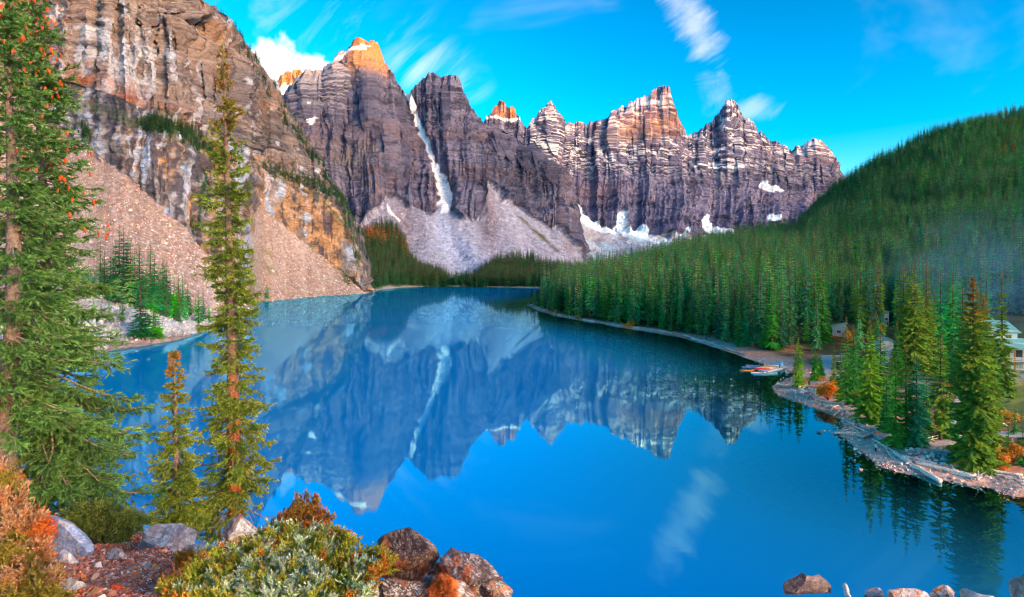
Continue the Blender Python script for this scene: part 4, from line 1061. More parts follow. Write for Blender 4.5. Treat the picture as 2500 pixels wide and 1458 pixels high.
# ---------------------------------------------------------------- things on the right shore
M_DRIFT = mat_plain('driftwood', (0.92, 0.74, 0.60), 0.85, 5.0, 0.3, 0.5, 0.2, stretch=(1, 1, 1))
M_DRIFTGREY = mat_plain('grey_driftwood', (0.52, 0.46, 0.45), 0.9, 5.0, 0.3, 0.5, 0.2)
M_DRIFTDARK = mat_plain('weathered_brown_wood', (0.24, 0.155, 0.105), 0.9, 5.0, 0.35, 0.5, 0.2)
M_FENCE = mat_plain('pale_fence_wood', (0.80, 0.62, 0.44), 0.85, 5.0, 0.25, 0.3)
M_REDFENCE = mat_plain('reddish_fence_wood', (0.40, 0.15, 0.06), 0.85, 5.0, 0.25, 0.3)
M_PATH = mat_plain('packed_gravel', (0.68, 0.53, 0.47), 0.95, 2.0, 0.18, 0.4)
def place(px_, py_, lift=0.0):
    q = ground_hit(px_, py_)
    q[2] = max(q[2], 0.0) + lift
    return q
def bow_tube(a, b, r0, r1, seed, bend=0.02, n=9, seg=10, rough=0.06):
    a, b = np.asarray(a, float), np.asarray(b, float)
    rng = np.random.default_rng(seed)
    s = np.linspace(0, 1, n)[:, None]
    Ln = np.linalg.norm(b - a)
    off = rng.normal(0, 1, 3); off[2] = abs(off[2]) * 0.3
    P = a * (1 - s) + b * s + off * np.sin(math.pi * s) * bend * Ln + rng.normal(0, 0.006, (n, 3)) * Ln * np.sin(math.pi * s)
    R = (r0 + (r1 - r0) * s[:, 0]) * (1 + rng.normal(0, rough, n))
    return tube(P, np.maximum(R, 0.01), seg)
def log(px0, py0, px1, py1, w0, w1, label, mat=None, stubs=2, lift=0.0, name='driftwood_log', group=None, root=False, bend=0.012):
    a, b = place(px0, py0), place(px1, py1)
    r0, r1 = 0.5 * w0 / FPX * a[1], 0.5 * w1 / FPX * b[1]
    a[2] += r0 * 0.75 + lift; b[2] += r1 * 0.75 + lift
    sd_ = int(px0 * 7 + py0)
    rng = np.random.default_rng(sd_)
    c = (a + b) / 2
    acc = Acc(); acc.add(*bow_tube(a - c, b - c, r0, r1, sd_, bend))
    o = link(name, acc.mesh(name, [mat or M_DRIFT]), None, c)
    for k in range(stubs):
        t_ = rng.uniform(0.15, 0.9); p0 = (a * (1 - t_) + b * t_) - c
        dv = rng.normal(0, 1, 3); dv[2] = abs(dv[2]) + 0.3; dv /= np.linalg.norm(dv)
        rr0 = (r0 * (1 - t_) + r1 * t_)
        s_ = Acc(); s_.add(*bow_tube(p0, p0 + dv * rr0 * rng.uniform(2, 4.5), rr0 * 0.35, rr0 * 0.12, sd_ + k, 0.05, 4, 6))
        link('branch_stub', s_.mesh('branch_stub', [mat or M_DRIFT]), o)
    if root:
        d_ = (b - a) / np.linalg.norm(b - a)
        for k in range(13):
            dv = rng.normal(0, 1, 3); dv -= d_ * (dv @ d_); dv /= np.linalg.norm(dv); dv = dv + d_ * rng.uniform(-0.1, 0.7)
            s_ = Acc(); s_.add(*bow_tube(b - c, b - c + dv * r1 * rng.uniform(2.0, 3.6), r1 * 0.42, r1 * 0.1, sd_ + 50 + k, 0.10, 6, 6, 0.15))
            link('root', s_.mesh('root', [M_DRIFTGREY]), o)
    tag(o, label, 'log', group)
    return o
log(2184, 1108, 2296, 1182, 9, 11, 'thick pale driftwood log reaching from the beach into the water', stubs=1)
log(2236, 1131, 2384, 1171, 8, 13, 'long pale driftwood log ending in a tangled root wad', stubs=2, root=True)
log(2296, 1134, 2498, 1163, 7, 6, 'very long straight log lying along the back of the beach', stubs=1)
log(2204, 1116, 2286, 1134, 7, 5, 'pale log lying in front of the boulder heap by the path', stubs=1)
log(2128, 1072, 2188, 1108, 4, 5, 'thin pale pole running down to the thick beach log')
log(2036, 1060, 2100, 1059, 6, 3, 'stout pale log pointing out over the water by the tangle', stubs=1)
log(2056, 1024, 2084, 1037, 5, 4, 'grey log leaning on the small boulder heap')
log(2096, 1034, 2123, 1063, 5, 4, 'grey weathered log sloping across the driftwood tangle', M_DRIFTGREY)
log(2110, 1074, 2158, 1052, 6, 4, 'dark brown log raised over the driftwood tangle', M_DRIFTDARK, lift=0.15)
log(2132, 1065, 2156, 1078, 8, 7, 'short fat grey log under the near spruces', M_DRIFTGREY)
log(2158, 1089, 2197, 1090, 4, 3, 'pale pole lying straight behind the person on the beach')
log(2162, 1097, 2179, 1121, 4, 3, 'short pole leaning downhill beside the thick beach log')
log(2172, 1103, 2185, 1122, 3, 3, 'shorter of two poles leaning beside the thick beach log')
log(2092, 1064, 2120, 1068, 4, 3, 'pale crooked log at the foot of the driftwood tangle')
tang = [(2060, 1052, 2088, 1044), (2074, 1046, 2100, 1060), (2094, 1048, 2112, 1058), (2056, 1054, 2064, 1044), (2084, 1042, 2110, 1052), (2100, 1044, 2126, 1052), (2066, 1056, 2096, 1052), (2130, 1046, 2142, 1056), (2076, 1034, 2094, 1050), (2104, 1050, 2128, 1060)]
for k, t_ in enumerate(tang):
    log(*t_, 3, 2, '%s thin branch from the left in the beach driftwood tangle' % ordinal(1 + sum(1 for q_ in tang if q_[0] < t_[0])), stubs=0, lift=0.1 * (k % 3), name='driftwood_branch', group='branches of the driftwood tangle', bend=0.03)
pile = [(2420, 1158, 2500, 1167), (2426, 1160, 2500, 1178), (2446, 1166, 2500, 1196), (2452, 1164, 2500, 1188), (2460, 1162, 2500, 1184), (2472, 1160, 2502, 1176), (2440, 1170, 2492, 1196), (2478, 1168, 2504, 1194), (2430, 1163, 2470, 1170), (2484, 1164, 2506, 1182)]
for k, t_ in enumerate(pile):
    log(*t_, 3.2, 2.4, '%s pole from the left in the heap at the right edge' % ordinal(1 + sum(1 for q_ in pile if q_[0] < t_[0])), stubs=0, lift=0.12 * (k % 3), name='driftwood_pole', group='poles heaped at the right edge', bend=0.015)
sh_b = [(1988, 972, 2034, 990), (2010, 988, 2040, 996), (2020, 990, 2044, 1000), (2004, 1000, 2030, 1002), (2028, 1004, 2046, 990), (2036, 1016, 2050, 1004), (2016, 982, 2050, 986), (2012, 994, 2048, 992)]
for k, t_ in enumerate(sh_b):
    log(*t_, 3.0, 2.0, '%s bleached branch from the left below the orange shrub' % ordinal(1 + sum(1 for q_ in sh_b if q_[0] < t_[0])), M_DRIFT, 0, 0.05 * (k % 3), 'driftwood_branch', 'branches below the orange shrub', bend=0.03)
log(1900, 941, 1930, 944, 3, 2, 'pale stick lying on the spit near the canoe dock', stubs=0)
far_logs = [(1425, 784, 1452, 788), (1490, 793, 1520, 799), (1535, 800, 1560, 804), (1575, 806, 1602, 810), (1608, 809, 1640, 816), (1640, 814, 1672, 822), (1668, 820, 1700, 832), (1690, 826, 1722, 838), (1716, 833, 1750, 846), (1745, 843, 1776, 855), (1770, 852, 1800, 862), (1795, 860, 1822, 870), (1688, 830, 1716, 836), (1730, 842, 1762, 850), (1352, 768, 1372, 774)]
for k, t_ in enumerate(far_logs):
    x0, y0, x1, y1 = t_
    log(x0, y0 - 2, x1, y1 - 2, 3.0, 2.0, '%s bleached log along the far right waterline, counted from the far point' % ordinal(1 + sum(1 for q_ in far_logs if q_[0] < x0)), M_DRIFTGREY if k % 2 else M_DRIFT, 0, 0, 'stranded_log', 'logs along the far right waterline')

# --- boulder heaps and single stones
M_ROUND = mat_vc('shore_boulder', 0.85, 6.0, 0.25, 0.35, 14.0, hue_rand=0.01, val_rand=0.18, bdist=0.03)
rk_cols = [(.80, .70, .62), (.60, .54, .51), (.92, .82, .72), (.78, .55, .42), (.46, .42, .41), (.78, .34, .20), (.86, .66, .53)]
rk = [rock_mesh('shore_rock%02d' % k, 840 + k, 3, 6, 0.07, [M_ROUND], c, 0.12, (1, 0.85, 0.72), (.62, .60, .56)) for k, c in enumerate(rk_cols)]
RKN = ['pale grey', 'slate grey', 'whitish', 'tan', 'dark grey', 'brick red', 'buff']
def boulder(px_, py_, wpx, label, k=None, group=None, name='boulder', rng=np.random.default_rng(9), sink=0.25):
    q = place(px_, py_)
    r = 0.5 * wpx / FPX * q[1]
    o = link(name, rk[rng.integers(0, len(rk)) if k is None else k])
    o.location = (q[0], q[1], q[2] + r * (0.7 - sink)); o.scale = (r * rng.uniform(.9, 1.1), r * rng.uniform(.8, 1.1), r * rng.uniform(.85, 1.15))
    o.rotation_euler = (rng.uniform(-.3, .3), rng.uniform(-.3, .3), rng.uniform(0, 6.28))
    tag(o, label, 'rock', group)
    return o
rg = np.random.default_rng(31)
def heap(x0, y0, x1, y1, n, wmin, wmax, label, group, skew=0.0):
    for k in range(n):
        u, v = rg.uniform(0, 1), rg.uniform(0, 1)
        x = x0 + (x1 - x0) * u; y = y0 + (y1 - y0) * v + skew * (u - 0.5)
        k_, w_ = int(rg.integers(0, len(rk))), rg.uniform(wmin, wmax)
        b_ = boulder(x, y, w_, ('big ' if w_ > .6 * wmax + .4 * wmin else 'small ') + RKN[k_] + ' ' + label + (', left half' if u < .5 else ', right half'), k_, group)
        b_.location.z += 0.35 * math.sin(math.pi * v) * rg.uniform(0.3, 1.2)
heap(2206, 1100, 2322, 1126, 68, 6, 13, 'boulder in the heap beside the path', 'boulders heaped beside the path', 10)
heap(2054, 1004, 2106, 1032, 48, 5, 10, 'boulder in the heap behind the driftwood tangle', 'boulders behind the driftwood tangle')
heap(1932, 948, 2000, 974, 44, 5, 12, 'boulder in the heap below the benches', 'boulders below the benches', 8)
heap(2150, 1132, 2230, 1150, 26, 4, 8, 'flat stone at the waterline below the thick log', 'stones at the near waterline')
for (x, y, w, lab, k) in [(1972, 974, 13, 'round mauve boulder at the foot of the bench heap', 3), (1982, 966, 13, 'red brown boulder in the bench heap beside the orange shrub', 5), (1993, 966, 15, 'large pale boulder nearest the orange shrub', 2), (1955, 963, 16, 'whitish twin boulder in the middle of the bench heap', 2),
                          (2306, 1126, 19, 'broad tan boulder at the right end of the path heap', 6), (2325, 1129, 12, 'pale boulder right of the broad tan one', 2), (2341, 1131, 9, 'tan boulder alone behind the long straight log', 3), (2361, 1132, 9, 'last pale boulder before the young spruce', 2),
                          (2241, 1102, 16, 'big cream boulder at the top of the path heap', 2), (2214, 1100, 9, 'red stone at the left of the path heap', 5), (2094, 1026, 17, 'reddish boulder at the right of the small heap', 5), (2165, 1093, 8, 'blue grey stone beside the pale pole', 4),
                          (2087, 1099, 10, 'flat wet stone standing in the shallows left of the person', 0), (2098, 1109, 10, 'dark low stone in the shallows below the person', 4), (2073, 1078, 7, 'grey stone at the waterline under the stout log', 1), (2078, 1080, 6, 'small grey stone beside the waterline under the stout log', 1),
                          (2086, 1130, 7, 'dark submerged stone showing in the shallows', 4), (2148, 1120, 8, 'grey stone lying on the open beach below the person', 1), (2195, 1133, 12, 'flat grey stone uphill of the waterline stones', 1), (2342, 1155, 9, 'grey stone between the two long logs', 1), (2345, 1151, 6, 'small grey stone beside the grey one between the long logs', 1),
                          (2466, 1196, 12, 'speckled grey stone in front of the pole heap', 1), (2484, 1198, 8, 'upright grey stone at the end of the pole heap', 1), (2450, 1041, 16, 'flat topped pale boulder before the red fence', 6), (2452, 1003, 14, 'tan boulder on the grassy slope', 3), (2326, 996, 10, 'pale boulder beside the short red fence', 6)]:
    boulder(x, y, w, lab, k)
for k in range(60):
    t_ = rg.uniform(0, 1); i_ = rg.integers(4, 22)
    p0, p1 = shoreR_px[i_], shoreR_px[i_ + 1]
    x, y = p0[0] + (p1[0] - p0[0]) * t_, p0[1] + (p1[1] - p0[1]) * t_
    k_ = int(rg.integers(0, len(rk)))
    boulder(x + rg.uniform(-2, 6), y - rg.uniform(1, 5), rg.uniform(2.5, 5), RKN[k_] + ' stone on the right shore ' + ('by the far point' if x < 1450 else 'near the golden bush' if x < 1600 else 'beside the stranded logs' if x < 1760 else 'left of the canoe dock' if x < 1880 else 'near the canoe dock'), k_, 'stones along the right shore', 'shore_stone')
pebbles = proto_collection('pebble', [rock_mesh('peb%02d' % k, 880 + k, 1, 4, 0.1, [M_STONE], c) for k, c in enumerate([(.74, .50, .39), (.86, .68, .57), (.52, .36, .29), (.70, .35, .22)])])
bxy = []
while len(bxy) < 5200:
    i_ = rg.integers(16, len(SH) - 5); t_ = rg.uniform(0, 1)
    q = SH[i_] * (1 - t_) + SH[i_ + 1] * t_ + rg.normal(0, 5, 2)
    bxy.append(q)
bxy = np.array(bxy); s_ = shore_sd(bxy[:, 0], bxy[:, 1]); bz = right_z(bxy[:, 0], bxy[:, 1])
ok = (s_ > -7) & (s_ < 10)
bxy, bz = bxy[ok], bz[ok]
sz = np.exp(rg.normal(-2.35, 0.55, len(bxy)))
scatter('beach_pebbles', pebbles, np.column_stack([bxy, bz + 0.02]), rg.uniform(0, 6, (len(bxy), 3)), sz[:, None] * rg.uniform(.7, 1.3, (len(bxy), 3)), rg.integers(0, 4, len(bxy)), 'pebbles and cobbles strewn over the beach and the shallows', 'pebbles')

# --- path
def strip(name, pts, label):
    P0 = np.array([[*place(x, y)[:2]] for x, y, w in pts]); Wd = np.array([w for *_, w in pts])
    s = np.linspace(0, len(pts) - 1, 60); i = np.arange(len(pts))
    C = np.stack([np.interp(s, i, P0[:, 0]), np.interp(s, i, P0[:, 1])], 1); ww = np.interp(s, i, Wd)
    t = np.gradient(C, axis=0); t /= np.linalg.norm(t, axis=1, keepdims=True)
    nn = np.stack([-t[:, 1], t[:, 0]], 1)
    u = np.linspace(-1, 1, 9)
    XY = C[:, None] + nn[:, None] * (u[None, :, None] * ww[:, None, None] / 2)
    Zp = right_z(XY[..., 0], XY[..., 1]) + 0.10 - 0.12 * np.abs(u)[None] ** 4
    me = make_mesh(name, np.dstack([XY, Zp]).reshape(-1, 3), [grid_faces(60, 9)], True, mats=[M_PATH])
    return tag(link(name, me), label, 'path', kind='structure')
strip('path', [(2352, 965, 3.0), (2338, 1000, 3.4), (2328, 1035, 3.6), (2318, 1072, 4.2), (2296, 1098, 6.5), (2330, 1122, 5.0)], 'gravel path winding down between the spruces to the beach')
strip('path', [(2395, 1055, 3), (2440, 1060, 5), (2520, 1062, 6)], 'pale gravel path at the right edge')
strip('path', [(2018, 868, 4), (2020, 895, 5), (2012, 920, 5), (1985, 938, 4)], 'mauve gravel path leading to the benches')

# --- fences
def fence(posts, hpx, rails, mat, label, name='rail_fence'):
    Q = [place(x, y) for x, y in posts]
    e = empty(name, Q[0]); o0 = Q[0]
    for q in Q:
        a = Acc(); r = 0.09
        a.add(*tube([q - o0 + [0, 0, -.2], q - o0 + [0, 0, .5], q - o0 + [0, 0, 1.12]], [r, r, r * .9], 8)); link('post', a.mesh('post', [mat]), e)
    for p0, p1 in zip(Q[:-1], Q[1:]):
        for hz_ in rails:
            a = Acc(); a.add(*tube([p0 - o0 + [0, 0, hz_], (p0 + p1) / 2 - o0 + [0.02, 0, hz_ - .02], p1 - o0 + [0, 0, hz_]], [.065, .06, .065], 7)); link('rail', a.mesh('rail', [mat]), e)
    return tag(e, label, 'fence')
fence([(2232, 1094), (2253, 1086), (2277, 1079), (2298, 1074), (2320, 1066), (2322, 1056)], 0, (0.98, 0.5), M_FENCE, 'pale two rail wooden fence curving along the path')
fence([(2287, 1106), (2328, 1096)], 0, (0.9,), M_FENCE, 'short single rail barrier across the foot of the path')
fence([(2312, 1000), (2322, 1004), (2336, 1003)], 0, (0.95, 0.5), M_REDFENCE, 'short reddish fence at the bend of the path')
fence([(2430, 1035), (2448, 1038), (2466, 1037), (2490, 1031), (2505, 1026)], 0, (0.95, 0.5), M_REDFENCE, 'reddish brown rail fence on the grassy slope at the right')
fence([(2400, 1075), (2430, 1082), (2472, 1086)], 0, (0.9, 0.5), M_DRIFTGREY, 'grey rail fence beside the pale path behind the big spruce')

# --- benches and a standing post
def box(acc, c, s, rz=0.0, C=None):
    c, s = np.asarray(c, float), np.asarray(s, float) / 2
    v = np.array([[x, y, z] for x in (-1, 1) for y in (-1, 1) for z in (-1, 1)]) * s
    R = np.array([[math.cos(rz), -math.sin(rz), 0], [math.sin(rz), math.cos(rz), 0], [0, 0, 1]])
    acc.add(v @ R.T + c, Q=[[0, 1, 3, 2], [4, 6, 7, 5], [0, 4, 5, 1], [2, 3, 7, 6], [0, 2, 6, 4], [1, 5, 7, 3]], C=C)
def part(name, parent, mat, boxes, rz=0.0):
    a = Acc()
    for c, s in boxes: box(a, c, s)
    return link(name, a.mesh(name, [mat], False), parent)
def bench(px_, py_, rz, label):
    e = empty('bench', place(px_, py_), rz)
    for k in range(3): part('seat_plank', e, M_DRIFTDARK, [((0, -.16 + .16 * k, .46), (1.8, .14, .05))])
    for k in range(3): part('back_plank', e, M_DRIFTDARK, [((0, .3 + .03 * k, .6 + .15 * k), (1.8, .04, .12))])
    for s in (-.85, .85): part('leg', e, M_DRIFTGREY, [((s, -.18, .22), (.16, .12, .46)), ((s, .30, .5), (.16, .10, 1.04))])
    return tag(e, label, 'bench')
bench(1975, 951, 2.9, 'dark plank bench with grey posts above the boulder heap')
bench(1992, 952, 3.2, 'second plank bench, beside the orange shrub')
pa = Acc(); q = place(2058, 1010); pa.add(*tube([[0, 0, -.3], [0, 0, 1.1], [0, 0, 2.3]], [.2, .19, .17], 8))
tag(link('wooden_post', pa.mesh('wooden_post', [M_DRIFTGREY]), None, q), 'stout grey wooden post standing between the two boulder heaps', 'post')

# --- canoes and the dock
CAN = {}
def canoe_mats(nm, c): return mat_plain('canoe_' + nm, c, 0.35, 3.0, 0.06, 0.02, 0.5)
for nm, c in (('red', (.62, .03, .02)), ('orange', (.75, .26, .02)), ('yellow', (.80, .48, .08)), ('teal', (.04, .40, .36)), ('blue', (.03, .22, .55)), ('white', (.72, .74, .76)), ('cream', (.75, .60, .42)), ('sky', (.20, .50, .68))):
    CAN[nm] = canoe_mats(nm, c)
M_TRIM = mat_plain('canoe_trim', (.55, .45, .33), 0.6, 5, .15, .1)
def canoe_meshes():
    n, k = 21, 9
    s = np.linspace(-1, 1, n); Ln, B, D = 5.0, 0.90, 0.36
    half = B / 2 * (1 - np.abs(s) ** 2.2) ** 0.85 + 0.012
    sheer = 0.22 * np.abs(s) ** 3.2; rock = 0.05 * np.abs(s) ** 3
    th = np.linspace(0, math.pi, k)
    V = np.zeros((n, k, 3)); V2 = np.zeros((n, k, 3))
    for i in range(n):
        c_, si = np.cos(th), np.sin(th) ** 0.7
        V[i, :, 0] = s[i] * Ln / 2 * (1 + 0.02 * si * 0); V[i, :, 1] = -half[i] * np.sign(c_) * np.abs(c_) ** 0.75
        V[i, :, 2] = (D + sheer[i]) - (D + sheer[i] - rock[i]) * si
        V2[i] = V[i]; V2[i, :, 1] *= 0.93; V2[i, :, 2] = np.maximum(V[i, :, 2] + 0.03 * si, 0); V2[i, :, 0] *= 0.985
    Fq = grid_faces(n, k)
    acc = Acc(); acc.add(V.reshape(-1, 3), Q=Fq); acc.add(V2.reshape(-1, 3), Q=Fq[:, ::-1])
    gw_ = []
    for j in (0, k - 1):
        a = Acc(); a.add(*tube(V[:, j], np.full(n, 0.028), 6)); gw_.append(a)
    th_ = []
    for x in (-1.4, 1.2):
        a = Acc(); i = int((x / 2.5 + 1) / 2 * (n - 1)); box(a, (V[i, 0, 0], 0, V[i, 0, 2] - .03), (.16, 2 * half[i] * .95, .03)); th_.append(a)
    return acc, gw_, th_
hull_, gun_, thw_ = canoe_meshes()
HULL = {nm: hull_.mesh("hull_" + nm, [m_]) for nm, m_ in CAN.items()}
GWL = [a.mesh('gunwale', [M_TRIM]) for a in gun_]; THW = [a.mesh("thwart", [M_TRIM], False) for a in thw_]
def canoe(loc, rz, cname, label, flip=False, tilt=0.0, pitch=0.0, group=None):
    e = empty('canoe', loc)
    e.rotation_euler = (math.pi + tilt if flip else tilt, pitch, rz)
    link('hull', HULL[cname], e)
    for m_ in GWL: link('gunwale', m_, e)
    for m_ in THW: link('thwart', m_, e)
    return tag(e, label, 'canoe', group)
dk = np.array([*lake_pt(1868, 905), 0.0])
def dk_pt(px_, py_, z): 
    Yd = (CAM_H - z) * FPX / (py_ - HZ)
    return np.array([(px_ - 1250) / FPX * Yd, Yd, z])
M_DOCK = mat_plain('dock_planks', (.62, .60, .58), .8, 6, .2, .2)
de = empty('dock', dk_pt(1870, 902, 0))
d0 = np.array(de.location)
A_, B_ = dk_pt(1862, 909, 0), dk_pt(1914, 897, 0)
ax = B_ - A_; dl_ = np.linalg.norm(ax); ax /= dl_; rz_d = math.atan2(ax[1], ax[0]); sx_ = np.array([-ax[1], ax[0], 0])
def dock_part(name, c, s, mat, rz): 
    a = Acc(); box(a, c, s, rz); return link(name, a.mesh(name, [mat], False), de)
npl = int(dl_ / 0.42)
for k in range(npl):
    c = A_ + ax * (k + .5) * dl_ / npl - d0; c[2] = .48
    dock_part('plank', c, (dl_ / npl - .03, 3.0, .06), M_DOCK, rz_d)
for s in (-1, 1):
    c = (A_ + B_) / 2 - d0 + sx_ * s * 1.35; c[2] = .27
    dock_part('float', c, (dl_ - .2, .28, .36), CAN['white'], rz_d)
G0, G1_ = dk_pt(1908, 902, 0), dk_pt(1942, 903, 0)
gxv = G1_ - G0; gl_ = np.linalg.norm(gxv); rzg = math.atan2(gxv[1], gxv[0])
c = (G0 + G1_) / 2 - d0; c[2] = .57
dock_part('gangway', c, (gl_, 1.1, .08), M_DOCK, rzg)
for s in (-1, 1):
    c2 = c + np.array([-math.sin(rzg), math.cos(rzg), 0]) * .5 * s; c2[2] = 1.0
    dock_part('handrail', c2, (gl_, .05, .05), M_DRIFTGREY, rzg)
c = dk_pt(1906, 897, 0) - d0; c[2] = 1.2
dock_part('locker', c, (1.3, 1.1, 1.35), CAN['sky'], rz_d)
tag(de, 'pale floating dock with a gangway to the shore and stacked canoes', 'dock')
stk = [('red', 'red overturned canoe lowest and nearest on the dock'), ('cream', 'cream overturned canoe beside the red one'), ('orange', 'orange overturned canoe on the dock'), ('teal', 'teal overturned canoe between orange and yellow ones'), ('yellow', 'yellow overturned canoe toward the shore end of the stack'), ('blue', 'blue overturned canoe last in the stack on the dock')]
for k, (cn, lab) in enumerate(stk):
    c = dk_pt(1861 + 5.5 * k, 899 - 2.0 * k, 0.95 + .06 * k)
    canoe(c, -0.10, cn, lab, flip=True, tilt=0.25)
for (px_, py_, cn, a_, lab) in [(1824, 906, 'orange', .05, 'orange canoe afloat at the outer end of the dock'), (1830, 898, 'blue', -.05, 'blue canoe afloat behind the dock, nearer of two'), (1838, 894, 'blue', 0.0, 'blue canoe afloat behind the dock, farther of two'),
                              (1852, 911, 'white', .12, 'white canoe moored along the near side of the dock'), (1858, 915, 'sky', .1, 'pale blue canoe moored in front of the white one'), (1880, 914, 'sky', .16, 'pale blue canoe moored nearest the shore end of the dock')]:
    c = dk_pt(px_, py_, 0.0); c[2] = -.08
    canoe(c, a_, cn, lab)
c = place(1921, 912); c[2] += .1
canoe(c, 1.0, 'sky', 'pale blue canoe drawn up on the beach beside the gangway', tilt=.3)
# rack of canoes behind the benches
re_ = place(2047, 888)
ra = empty('canoe_rack', re_, 0.25)
for s in (-1.6, 1.6):
    for y_ in (-.5, .5): part('post', ra, M_DRIFTDARK, [((s, y_, 1.3), (.12, .12, 2.7))])
    for z_ in (.5, 1.1, 1.7, 2.3): part('crossbar', ra, M_DRIFTDARK, [((s, 0, z_), (.08, 1.2, .08))])
tag(ra, 'dark timber rack holding four canoes among the spruces', 'rack')
for k, (cn, lab) in enumerate([('yellow', 'yellow canoe on the lowest level of the rack'), ('teal', 'teal canoe on the second level of the rack'), ('orange', 'orange canoe on the third level of the rack'), ('sky', 'pale blue canoe on the top level of the rack')]):
    canoe(re_ + np.array([0, 0, .98 + .6 * k]), .25, cn, lab, flip=True)

# --- people
def person(loc, rz, h, label, coat, legs, hair, arms=((.32, .05), (-.30, .08)), stride=0.12):
    bm = bmesh.new(); sk = bm.verts.layers.skin.verify()
    J = {}
    def v(n_, x, y, z, r):
        J[n_] = bm.verts.new((x * h, y * h, z * h)); J[n_][sk].radius = (r * h, r * h * .8)
    v('pel', 0, 0, .53, .085); v('wai', 0, 0, .61, .075); v('che', 0, 0, .73, .095); v('nk', 0, .005, .845, .034); v('hd', 0, -.01, .905, .052); v('tp', 0, -.008, .965, .046); v('ns', 0, -.055, .915, .012)
    for s, k in ((1, 'l'), (-1, 'r')):
        st_ = stride * s * .5
        v('hip' + k, .055 * s, 0, .50, .07); v('kn' + k, .06 * s, -st_ * .5, .28, .05); v('an' + k, .06 * s, st_ * .3, .055, .034); v('to' + k, .065 * s, st_ * .3 - .09, .02, .026)
        v('sh' + k, .115 * s, 0, .80, .045); v('el' + k, .15 * s, .02, .64, .034); v('wr' + k, .14 * s, -.05, .50, .024); v('ha' + k, .138 * s, -.07, .455, .022)
    E_ = [('pel', 'wai'), ('wai', 'che'), ('che', 'nk'), ('nk', 'hd'), ('hd', 'tp'), ('hd', 'ns')]
    for k in 'lr': E_ += [('pel', 'hip' + k), ('hip' + k, 'kn' + k), ('kn' + k, 'an' + k), ('an' + k, 'to' + k), ('che', 'sh' + k), ('sh' + k, 'el' + k), ('el' + k, 'wr' + k), ('wr' + k, 'ha' + k)]
    for a, b in E_: bm.edges.new((J[a], J[b]))
    J['pel'][sk].use_root = True
    me = bpy.data.meshes.new('body'); bm.to_mesh(me); bm.free()
    tmp = bpy.data.objects.new('tmp', me); COL.objects.link(tmp)
    tmp.modifiers.new('s', 'SKIN'); md = tmp.modifiers.new('u', 'SUBSURF'); md.levels = 1
    dg = bpy.context.evaluated_depsgraph_get(); ev = bpy.data.meshes.new_from_object(tmp.evaluated_get(dg))
    bpy.data.objects.remove(tmp)
    co = np.zeros(len(ev.vertices) * 3, np.float32); ev.vertices.foreach_get('co', co); co = co.reshape(-1, 3) / h
    C = np.where((co[:, 2] > .5)[:, None], coat, legs); C = np.where((co[:, 2] > .84)[:, None], (.55, .33, .24), C); C = np.where(((np.abs(co[:, 0]) > .115) & (co[:, 2] < .50) & (co[:, 2] > .4))[:, None], (.55, .33, .24), C)
    C = np.where((co[:, 2] < .05)[:, None], (.03, .03, .03), C)
    fs = [np.array([p.vertices[:] for p in ev.polygons if len(p.vertices) == 4]), np.array([p.vertices[:] for p in ev.polygons if len(p.vertices) == 3]).reshape(-1, 3)]
    m2 = make_mesh('body', co * h, fs, True, C, mats=[M_CLOTH])
    e = empty('person', loc, rz); link('body', m2, e)
    bm = bmesh.new(); bmesh.ops.create_icosphere(bm, subdivisions=2, radius=.062 * h)
    for vv in bm.verts:
        vv.co.z += .945 * h; vv.co.y += .012 * h
        if vv.co.y < -.02 * h and vv.co.z < .945 * h: vv.co.y += .05 * h
    hm = bpy.data.meshes.new('hair'); bm.to_mesh(hm); bm.free(); hm.materials.append(hair); link('hair', hm, e)
    return tag(e, label, 'person')
M_CLOTH = mat_vc('cloth', .9, 20, .1, .1, 40, bdist=.01)
M_HAIR = mat_plain('dark_hair', (.04, .025, .02), .7, 30, .3, .2)
person(place(2138, 1104), 1.9, 1.72, 'person in a white coat and black trousers walking on the beach', (.75, .74, .72), (.02, .02, .025), M_HAIR)
person(np.array([*dk_pt(1903, 899, .5)]), .6, 1.72, 'person in blue standing on the dock beside the locker', (.05, .22, .42), (.05, .12, .25), M_HAIR)
person(place(1978, 945) + np.array([0, .6, 0]), 2.6, 1.7, 'person in a dark coat standing behind the benches', (.05, .06, .09), (.04, .04, .06), M_HAIR)

